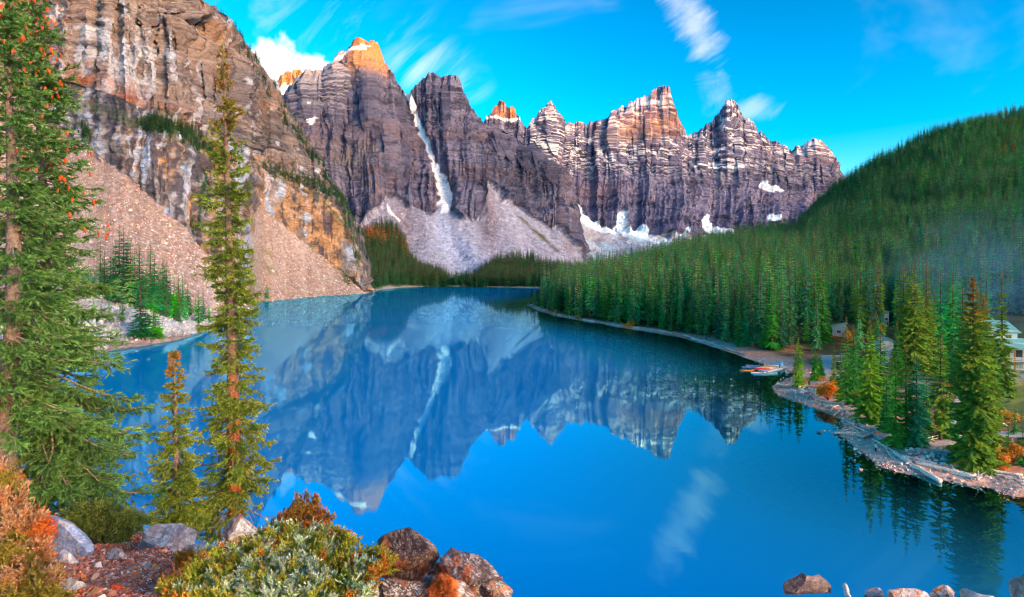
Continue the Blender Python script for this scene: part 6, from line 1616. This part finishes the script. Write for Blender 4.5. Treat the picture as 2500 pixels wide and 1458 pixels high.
outline_rock('boulder', [(2325, 1470), (2335, 1436), (2350, 1434), (2375, 1444), (2400, 1452), (2450, 1458), (2456, 1500), (2330, 1500)], 7.1, .6, [(.44, .41, .42), (.54, .51, .52), (.64, .61, .62)], 'long low pale rock at the right of the row', 35, .3, .07)
outline_rock('boulder', [(2454, 1475), (2458, 1440), (2458, 1408), (2466, 1398), (2500, 1399), (2560, 1402), (2580, 1480), (2520, 1495)], 5.6, .8, [(.38, .29, .25), (.48, .39, .35), (.58, .52, .50)], 'upright block with vertical grain at the right edge', 36, .05, .03, grain_amp=.02, gdir=(0, 0, 1), lichen=((.42, .18, .08), .3))
a_, b_ = W(2062, 1428, 9.0), W(2078, 1475, 8.2)
ac = Acc(); ac.add(*bow_tube(a_ - a_, b_ - a_, .034, .045, 5, .01))
tag(link('dead_pole', ac.mesh('dead_pole', [M_DRIFT]), None, a_), 'bleached dead pole leaning against the low triangular rock', 'log')
# gravel chips
M_CHIP = mat_vc('gravel_chip', .9, 20, .2, .2, 40, hue_rand=.02, val_rand=.4, bdist=.005)
C_CHIP = proto_collection('chip', [rock_mesh('chip%02d' % k, 980 + k, 1, 6, .1, [M_CHIP], c, .1, (1, .7, .35)) for k, c in enumerate([(.62, .15, .07), (.74, .25, .12), (.46, .11, .055), (.62, .52, .46), (.46, .27, .20), (.75, .68, .62)])])
rg2 = np.random.default_rng(3)
nn_ = 26000
ppx = rg2.uniform(60, 560, nn_); yy = rg2.uniform(4.2, 11.5, nn_); xx = (ppx - 1250) / FPX * yy
zz = near_z(xx, yy) + .10 * fbm(xx / 1.4, yy / 1.4, 0, 4, 951) * np.interp(yy, [0, 8, 20], [.6, 1, 6]) + .012
sz = np.exp(rg2.normal(-4.15, .45, nn_))
scatter('gravel', C_CHIP, np.column_stack([xx, yy, zz]), rg2.normal(0, .5, (nn_, 3)) + np.column_stack([np.zeros(nn_), np.zeros(nn_), rg2.uniform(0, 6, nn_)]), sz[:, None] * rg2.uniform(.7, 1.4, (nn_, 3)), rg2.choice([0, 0, 0, 0, 0, 1, 1, 1, 1, 2, 2, 2, 2, 0, 1, 2, 4, 4, 3, 5], nn_), 'red brown stone chips covering the foreground ground', 'gravel')
# ---------------------------------------------------------------- foreground conifers and junipers
def needles(acc, P0, P1, dens, nlen, nwid, ca, cb, rng, phi=0.75, jit=.2):
    """needles set round each twig from P0 to P1; colour runs from ca at its base to cb at its tip"""
    P0, P1 = np.asarray(P0, float), np.asarray(P1, float)
    ax = P1 - P0; ln = np.linalg.norm(ax, axis=1); ax = ax / np.maximum(ln, 1e-6)[:, None]
    cnt = np.maximum(3, (ln * dens).astype(int)); k = np.repeat(np.arange(len(ln)), cnt); m = len(k)
    t = rng.uniform(0, 1.0, m)
    rv = rng.normal(size=(m, 3)); rv -= ax[k] * np.sum(rv * ax[k], 1, keepdims=True); rv /= np.maximum(np.linalg.norm(rv, axis=1, keepdims=True), 1e-6)
    ph = phi * rng.uniform(.6, 1.3, m) * (1 - .45 * t)
    d = ax[k] * np.cos(ph)[:, None] + rv * np.sin(ph)[:, None]
    b = P0[k] + ax[k] * (ln[k] * t)[:, None]
    w = np.cross(d, rng.normal(size=(m, 3))); w /= np.maximum(np.linalg.norm(w, axis=1, keepdims=True), 1e-6)
    l = nlen * rng.uniform(.7, 1.25, m)
    V = np.stack([b + w * nwid / 2, b - w * nwid / 2, b + d * l[:, None]], 1).reshape(-1, 3)
    ca, cb = np.broadcast_to(ca, (len(ln), 3)), np.broadcast_to(cb, (len(ln), 3))
    c = (ca[k] * (1 - t)[:, None] + cb[k] * t[:, None]) * rng.uniform(1 - jit, 1 + jit, (m, 1))
    acc.add(V, T=np.arange(3 * m).reshape(-1, 3), C=np.repeat(c, 3, 0))
M_TRUNK = mat_vc('near_bark', .95, 16.0, .5, .9, 30.0, bdist=.03)
def make_cone():
    a = Acc(); n = 8
    z = np.linspace(0, -1, 8); r = np.array([.05, .14, .19, .20, .18, .14, .09, .02])
    th = np.linspace(0, 2 * math.pi, n, endpoint=False)
    V = np.array([[rr * (1 + .22 * ((i + j) % 2)) * math.cos(t_ + .2 * i), rr * (1 + .22 * ((i + j) % 2)) * math.sin(t_ + .2 * i), zz] for i, (zz, rr) in enumerate(zip(z, r)) for j, t_ in enumerate(th)])
    Q = [[i * n + j, i * n + (j + 1) % n, (i + 1) * n + (j + 1) % n, (i + 1) * n + j] for i in range(7) for j in range(n)]
    a.add(V, Q=Q); return a.mesh('cone', [mat_plain('spruce_cone', (.50, .10, .015), .7, 20, .4, .4, bdist=.01)], False)
CONE_ME = make_cone()
def near_spruce(label, base, top, Yd, Rt, nbr, seed, col, tip, trunk_r=.12, trunk_mat=None, cones=0, cone_t=(.4, 1), topcol=None, topt=.8, lo=.02, gap=0.0, twig=.075, dens=130, nlen=.058, nwid=.0185, up=0.0, side=None, dead=0.0, curve=.02, sec_len=.32, bark=((.20, .14, .11), (.22, .17, .14)), fuzz=0):
    rng = np.random.default_rng(seed)
    A, B = W(base[0], base[1], Yd), W(top[0], top[1], Yd)
    H_ = np.linalg.norm(B - A)
    e = empty('spruce_tree', A)
    s = np.linspace(0, 1, 14); bow = rng.normal(0, 1, 3) * np.array([1, 1, 0]); bow /= np.linalg.norm(bow)
    def trunk_p(t): 
        t = np.asarray(t, float)[..., None]
        return (B - A) * t + bow * curve * H_ * np.sin(math.pi * t * 1.3)
    tv = Acc(); rad = trunk_r * (1 - s) ** .9 + .012; rad[0] *= 1.25
    ext = np.vstack([trunk_p(s)]); ext[0, 2] -= .5
    tv.add(*tube(ext, rad * (1 + rng.normal(0, .05, 14)), 14))
    zc_ = np.vstack(tv.V)[:, 2] / H_; tv.C = [mixc3(bark[0], bark[1], sstep(.18, .42, zc_))]
    link('trunk', tv.mesh('trunk', [M_TRUNK]), e)
    wood, fol = Acc(), Acc()
    S0, S1, CA, CB = [], [], [], []
    cone_pts = []
    ts = np.sort(1 - (1 - lo) * rng.uniform(0, 1, nbr) ** .85)
    fz = rng.uniform(lo, .97, fuzz); nmain = len(ts); ts = np.concatenate([ts, fz])
    clump = vnoise(ts * 23, 1.0, 0.5, seed)
    for i, t in enumerate(ts):
        if i < nmain and rng.uniform() < gap * (.6 + .8 * (clump[i] < 0)): continue
        az = rng.uniform(0, 2 * math.pi) if side is None or rng.uniform() > side[1] else side[0] + rng.normal(0, .8)
        L_ = float(np.interp(t, *zip(*Rt))) * (rng.uniform(.62, 1.12) if i < nmain else rng.uniform(.28, .5))
        el = np.interp(t, [0, .3, .75, 1], [-.38, -.22, .1, .8]) + up + rng.normal(0, .13)
        D = np.array([math.cos(az), math.sin(az), 0]); Sd = np.array([-math.sin(az), math.cos(az), 0])
        u = np.linspace(0, 1, 9)[:, None]
        wob = Sd * rng.normal(0, .05) * L_ * np.sin(math.pi * u)
        P = trunk_p(t) + D * u * L_ * math.cos(el) + np.array([0, 0, 1]) * (u * L_ * math.sin(el) - .20 * L_ * u ** 2 + .22 * L_ * u ** 4) + wob
        wood.add(*tube(P, (.006 + .011 * L_) * (1 - .85 * u[:, 0]), 4))
        isdead = rng.uniform() < dead * (1.3 - t)
        m = max(5, int(L_ / twig)); sj = rng.uniform(.12 if not isdead else .2, 1.0, m)
        ii = np.minimum((sj * 8).astype(int), 7); fr_ = (sj * 8 - ii)[:, None]
        bp_ = P[ii] * (1 - fr_) + P[ii + 1] * fr_; tg = P[ii + 1] - P[ii]; tg /= np.linalg.norm(tg, axis=1, keepdims=True)
        sg = np.where(rng.uniform(size=m) < .5, -1, 1)[:, None]
        dv = tg * rng.uniform(.5, 1.0, (m, 1)) + Sd * sg * rng.uniform(.35, .95, (m, 1)) + np.array([0, 0, 1]) * rng.uniform(-.65, .25, (m, 1))
        dv /= np.linalg.norm(dv, axis=1, keepdims=True)
        tl = (sec_len * L_ * (1.08 - sj) + .09) * rng.uniform(.6, 1.2, m)
        ep = bp_ + dv * tl[:, None]
        if isdead:
            for a_, b_ in zip(bp_, ep): wood.add(*tube([a_, (a_ + b_) / 2 + [0, 0, -.01], b_], [.006, .004, .002], 3))
            continue
        for a_, b_, q_ in zip(bp_, ep, tl):
            if q_ > .26: wood.add(*tube([a_, b_], [.006, .003], 3))
        c0 = np.array(col) * rng.uniform(.7, 1.3) * (1 + rng.normal(0, .07, 3)); c1 = np.array(tip) * rng.uniform(.75, 1.25)
        if topcol is not None and t > topt:
            f_ = min(1, (t - topt) / (1 - topt) * 1.6) * rng.uniform(.3, 1); c0 = c0 * (1 - f_) + np.array(topcol) * f_; c1 = c1 * (1 - f_) + np.array(topcol) * f_ * 1.2
        def put(a_, b_):
            S0.append(a_); S1.append(b_); CA.append(np.repeat(c0[None], len(a_), 0)); CB.append(np.repeat(c1[None], len(a_), 0))
        put(bp_, ep); put(P[3:-1], P[4:])
        big = tl > .17
        for rep in range(3):
            if not big.any(): break
            f_ = rng.uniform(.25, .9, (big.sum(), 1)); q0 = bp_[big] + (ep[big] - bp_[big]) * f_
            d2 = dv[big] + rng.normal(0, .55, (big.sum(), 3)) + np.array([0, 0, -.12]); d2 /= np.linalg.norm(d2, axis=1, keepdims=True)
            put(q0, q0 + d2 * (tl[big] * rng.uniform(.3, .55, big.sum()))[:, None])
        if cones and cone_t[0] < t < cone_t[1]:
            f0 = rng.integers(0, m)
            for _ in range(rng.integers(2, 8)):
                if sj[f0] > .35: cone_pts.append(ep[f0] + rng.normal(0, .06, 3))
    # leader shoot
    S0.append(trunk_p(np.array([.9, .95]))); S1.append(trunk_p(np.array([.97, 1.02]))); CA.append(np.repeat(np.array([tip]), 2, 0)); CB.append(np.repeat(np.array([tip]), 2, 0))
    needles(fol, np.vstack(S0), np.vstack(S1), dens, nlen, nwid, np.vstack(CA), np.vstack(CB), rng)
    link('branches', wood.mesh('branches', [M_GREYBARK]), e)
    link('needles', fol.mesh('needles', [M_NEEDLES], False), e)
    rng.shuffle(cone_pts)
    for p_ in cone_pts[:cones]:
        o = link('cone', CONE_ME, e, p_); q_ = rng.uniform(.085, .12); o.scale = (q_, q_, q_); o.rotation_euler = (rng.normal(0, .25), rng.normal(0, .25), rng.uniform(0, 6))
    return tag(e, label, 'tree')
GA1, GA2 = (.045, .16, .025), (.17, .35, .09)
near_spruce('big green spruce with clusters of red cones at the left', (92, 1250), (94, -30), 11.0, [(0, 2.15), (.1, 2.0), (.2, 1.75), (.35, 1.25), (.5, .95), (.7, .80), (.85, .62), (1, .1)], 290, 11, GA1, GA2, .13, M_GREYBARK, 190, (.55, .98), lo=.05, side=(-.5, .25), fuzz=120)
near_spruce('spruce cut off by the left edge with a rough brown trunk', (4, 1190), (26, -60), 9.4, [(0, 1.0), (.3, 1.1), (.5, .9), (.8, .55), (1, .1)], 150, 12, GA1, GA2, .14, M_GREYBARK, 14, (.6, .98), lo=.12, side=(0.2, .2), fuzz=150)
OG1, OG2 = (.10, .20, .025), (.29, .38, .05)
near_spruce('tall ragged spruce with a red trunk in front of the cliff', (576, 1285), (546, 122), 17.0, [(0, 1.35), (.1, 1.3), (.22, 1.05), (.4, .85), (.6, .72), (.72, .78), (.85, .5), (1, .12)], 360, 13, OG1, OG2, .19, M_REDBARK, 30, (.72, .98), (.34, .13, .02), .78, .05, .22, twig=.07, dens=130, nlen=.07, nwid=.023, dead=.10, curve=.008, bark=((.34, .10, .035), (.20, .145, .11)), fuzz=230)
near_spruce('small bushy spruce with a rusty top left of the ragged one', (432, 1288), (426, 862), 16.0, [(0, .95), (.15, .85), (.35, .68), (.55, .45), (.75, .32), (1, .05)], 210, 14, OG1, OG2, .085, M_GREYBARK, 0, topcol=(.38, .17, .025), topt=.72, lo=.04, gap=.03, twig=.06, dens=150, nlen=.065, nwid=.022)
near_spruce('thin half dead spruce leaning on the red trunk', (540, 1320), (536, 1020), 18.2, [(0, .85), (.3, .7), (.7, .45), (1, .1)], 110, 15, OG1, OG2, .035, M_GREYBARK, 0, lo=.03, gap=.2, dead=.25, dens=120, nlen=.06, nwid=.016, side=(3.3, .35))
def juniper(label, outline, y_of_py, root, seed, nspray, palette, slen=.17, dens=190, nlen=.024, nwid=.0105, lean=(0, -.35, .8), name='juniper_shrub', spread=1.0, cat='shrub', side_n=8):
    """palette: function (px, py, rng) -> base colour, tip colour"""
    rng = np.random.default_rng(seed); poly = np.array(outline, float)
    def inside(x, y):
        r_ = False; j = len(poly) - 1
        for i in range(len(poly)):
            if (poly[i, 1] > y) != (poly[j, 1] > y) and x < (poly[j, 0] - poly[i, 0]) * (y - poly[i, 1]) / (poly[j, 1] - poly[i, 1]) + poly[i, 0]: r_ = not r_
            j = i
        return r_
    root = np.array(root, float); e = empty(name, root)
    lo_, hi_ = poly.min(0), poly.max(0); cx = (lo_[0] + hi_[0]) / 2
    S0, S1, CA, CB = [], [], [], []; stems = Acc()
    k = 0
    while k < nspray:
        x, y = rng.uniform(lo_[0], hi_[0]), rng.uniform(lo_[1], hi_[1])
        if not inside(x, y): continue
        k += 1
        Yd = y_of_py(y) + abs(rng.normal(0, .2))
        p = W(x, y, Yd) - root
        d = np.array([(x - cx) / (hi_[0] - lo_[0]) * 1.6 * spread + lean[0], lean[1], lean[2]]) + rng.normal(0, .33, 3); d /= np.linalg.norm(d)
        ln = slen * rng.uniform(.6, 1.3); p = p + d * ln * .25; p0 = p - d * ln
        c0, c1 = palette(x, y, rng)
        m = side_n + rng.integers(0, 4); f_ = rng.uniform(.1, .95, m)
        q0 = p0 + d * ln * f_[:, None]; d2 = d + rng.normal(0, .5, (m, 3)); d2 /= np.linalg.norm(d2, axis=1, keepdims=True)
        S0 += [p0[None], q0]; S1 += [p[None], q0 + d2 * (min(ln, .2) * (.75 - .45 * f_) * rng.uniform(.7, 1.2, m))[:, None]]
        CA.append(np.repeat(np.array(c0)[None], m + 1, 0)); CB.append(np.repeat(np.array(c1)[None], m + 1, 0))
        if rng.uniform() < .45:
            mid = p0 * .55 + np.array([0, 0, -.06]); stems.add(*tube([p0 * .12, mid, p0, p0 + d * ln * .6], [.014, .008, .005, .002], 4))
    fol = Acc(); needles(fol, np.vstack(S0), np.vstack(S1), dens, nlen, nwid, np.vstack(CA), np.vstack(CB), rng, .8, .25)
    link('foliage', fol.mesh('foliage', [M_NEEDLES], False), e); link('stems', stems.mesh('stems', [M_BARK]), e)
    return tag(e, label, cat)
SIL, GRN, RUS, CRM, YEL = np.array([.66, .76, .60]), np.array([.24, .42, .03]), np.array([.50, .17, .025]), np.array([.62, .42, .24]), np.array([.46, .38, .05])
def pal_j1(x, y, r):
    edge_ = max(0, (x - 860) / 100, (1275 - y) / 45, (470 - x) / 60)
    q = r.uniform()
    if q < .10 + .55 * edge_: return RUS * r.uniform(.5, .9), (YEL if r.uniform() < .5 else RUS * 1.2) * r.uniform(.8, 1.2)
    if q < .50: return GRN * r.uniform(.7, 1.3), SIL * r.uniform(.6, 1.15)
    return GRN * r.uniform(.8, 1.4), YEL * r.uniform(.6, 1.1)
def pal_j2(x, y, r):
    q = r.uniform()
    if y < 1300 and q < .5 or x > 90 and y < 1360: return RUS * r.uniform(.8, 1.2), (np.array([.72, .16, .03]) if x > 70 and r.uniform() < .6 else CRM) * r.uniform(.8, 1.2)
    if q < .6: return np.array([.14, .14, .02]), YEL * r.uniform(.5, 1.0)
    return RUS * r.uniform(.5, .9), CRM * r.uniform(.5, 1.1)
def pal_j3(x, y, r):
    return RUS * r.uniform(.4, .8), (RUS * r.uniform(.9, 1.3) if r.uniform() < .6 else np.array([.34, .26, .05]))
juniper('spreading silver green juniper at the bottom left of centre', [(415, 1470), (400, 1440), (425, 1415), (465, 1385), (500, 1350), (545, 1340), (600, 1320), (650, 1290), (700, 1278), (760, 1280), (800, 1282), (845, 1305), (872, 1330), (905, 1352), (960, 1352), (970, 1366), (930, 1395), (905, 1415), (930, 1440), (880, 1475)],
        lambda y: np.interp(y, [1250, 1330, 1458], [6.6, 5.8, 4.7]), W(680, 1490, 5.4), 61, 460, pal_j1, slen=.28, side_n=26)
juniper('rust and cream juniper filling the bottom left corner', [(-80, 1470), (-80, 1130), (0, 1135), (25, 1150), (45, 1175), (60, 1205), (85, 1215), (88, 1250), (112, 1270), (105, 1300), (120, 1330), (105, 1360), (135, 1400), (130, 1430), (165, 1470)],
        lambda y: np.interp(y, [1130, 1300, 1458], [5.2, 4.8, 4.3]), W(20, 1490, 4.7), 62, 290, pal_j2, slen=.28, side_n=30, lean=(.15, -.35, .7))
juniper('rusty upright juniper behind the silver green one', [(640, 1330), (660, 1290), (690, 1260), (715, 1225), (735, 1212), (775, 1222), (770, 1245), (800, 1262), (815, 1268), (790, 1290), (740, 1300), (700, 1330)],
        lambda y: np.interp(y, [1210, 1330], [7.6, 7.0]), W(715, 1380, 7.2), 63, 110, pal_j3, slen=.34, side_n=26, lean=(.25, -.1, 1.0), spread=.6)
juniper('small orange juniper sprig beside the blue grey slab', [(430, 1385), (435, 1355), (450, 1345), (480, 1352), (490, 1370), (470, 1395)], lambda y: 6.9, W(462, 1410, 6.9), 64, 50, lambda x, y, r: (RUS, YEL if r.uniform() < .4 else RUS * 1.3), slen=.14)
juniper('tuft of rust red grass on the schist ledge', [(1056, 1460), (1058, 1422), (1072, 1414), (1100, 1418), (1112, 1440), (1105, 1462)], lambda y: 5.15, W(1082, 1475, 5.2), 65, 60, lambda x, y, r: (np.array([.45, .11, .03]), np.array([.60, .18, .04])), slen=.10, nlen=.05, nwid=.004, name='grass_tuft', cat='grass')
juniper('dark scrubby foliage of the lower boughs on the left spruce', [(110, 1300), (180, 1230), (260, 1225), (330, 1250), (375, 1270), (330, 1300), (300, 1320), (240, 1325)], lambda y: 9.6, W(240, 1340, 9.6), 66, 330, lambda x, y, r: (np.array([.09, .17, .03]), np.array([.27, .34, .07]) * r.uniform(.6, 1.2)), slen=.26, nlen=.035, nwid=.011, lean=(.3, -.3, .35))  # built like a juniper, stands for the left spruce's lower boughs
# ---------------------------------------------------------------- air: faint haze over the valley, wood smoke above the lodge
def volume_mat(name, color, density, aniso=0.2):
    m = bpy.data.materials.new(name); m.use_nodes = True
    n, l = m.node_tree.nodes, m.node_tree.links
    n.remove(n['Principled BSDF'])
    v = n.new('ShaderNodeVolumePrincipled')
    v.inputs['Color'].default_value = (*color, 1); v.inputs['Density'].default_value = density; v.inputs['Anisotropy'].default_value = aniso
    l.new(v.outputs[0], n['Material Output'].inputs['Volume'])
    return m
def ellipsoid(acc, c, r):
    bm = bmesh.new(); bmesh.ops.create_icosphere(bm, subdivisions=3, radius=1.0)
    V = np.array([v.co[:] for v in bm.verts]); T_ = np.array([[v.index for v in f.verts] for f in bm.faces]); bm.free()
    acc.add(V * np.array(r) + np.array(c), T=T_)
a = Acc(); ellipsoid(a, (0, 0, 0), (1, 1, 1))
sm = volume_mat('wood_smoke', (0.20, 0.55, 1.0), 0.01)
n, l = sm.node_tree.nodes, sm.node_tree.links
tcs = n.new('ShaderNodeTexCoord'); ln_ = n.new('ShaderNodeVectorMath'); ln_.operation = 'LENGTH'; l.new(tcs.outputs['Object'], ln_.inputs[0])
fo = n.new('ShaderNodeMapRange'); fo.interpolation_type = 'SMOOTHSTEP'
for k_, v_ in (('From Min', 1.0), ('From Max', 0.15), ('To Min', 0.0), ('To Max', 1.0)): fo.inputs[k_].default_value = v_
l.new(ln_.outputs['Value'], fo.inputs['Value'])
no = n.new('ShaderNodeTexNoise'); no.inputs['Scale'].default_value = 2.2; no.inputs['Detail'].default_value = 3; no.inputs['Distortion'].default_value = 0.8
l.new(tcs.outputs['Object'], no.inputs['Vector'])
nr = n.new('ShaderNodeMapRange')
for k_, v_ in (('From Min', 0.38), ('From Max', 0.68), ('To Min', 0.0), ('To Max', 0.013)): nr.inputs[k_].default_value = v_
l.new(no.outputs[0], nr.inputs['Value'])
mu = n.new('ShaderNodeMath'); mu.operation = 'MULTIPLY'; l.new(fo.outputs[0], mu.inputs[0]); l.new(nr.outputs[0], mu.inputs[1])
l.new(mu.outputs[0], next(q_ for q_ in n if q_.bl_idname == 'ShaderNodeVolumePrincipled').inputs['Density'])
so = link('smoke', a.mesh('smoke', [sm]), None, W(2430, 670, 245)); so.scale = (48, 44, 34)
tag(so, 'thin blue wood smoke drifting over the trees by the lodge', 'smoke', kind='stuff')
# things that look alike are told apart by their order across the view
same = {}
for o in list(COL.objects):
    if o.parent is None and 'label' in o and o.get('kind') is None: same.setdefault(o['label'], []).append(o)
for lab, os_ in same.items():
    if len(os_) > 1 and len(lab.split()) <= 13:
        for k, o in enumerate(sorted(os_, key=lambda q_: q_.location.x / max(q_.location.y, 1))): o['label'] = '%s, %s from left' % (lab, ordinal(k + 1))
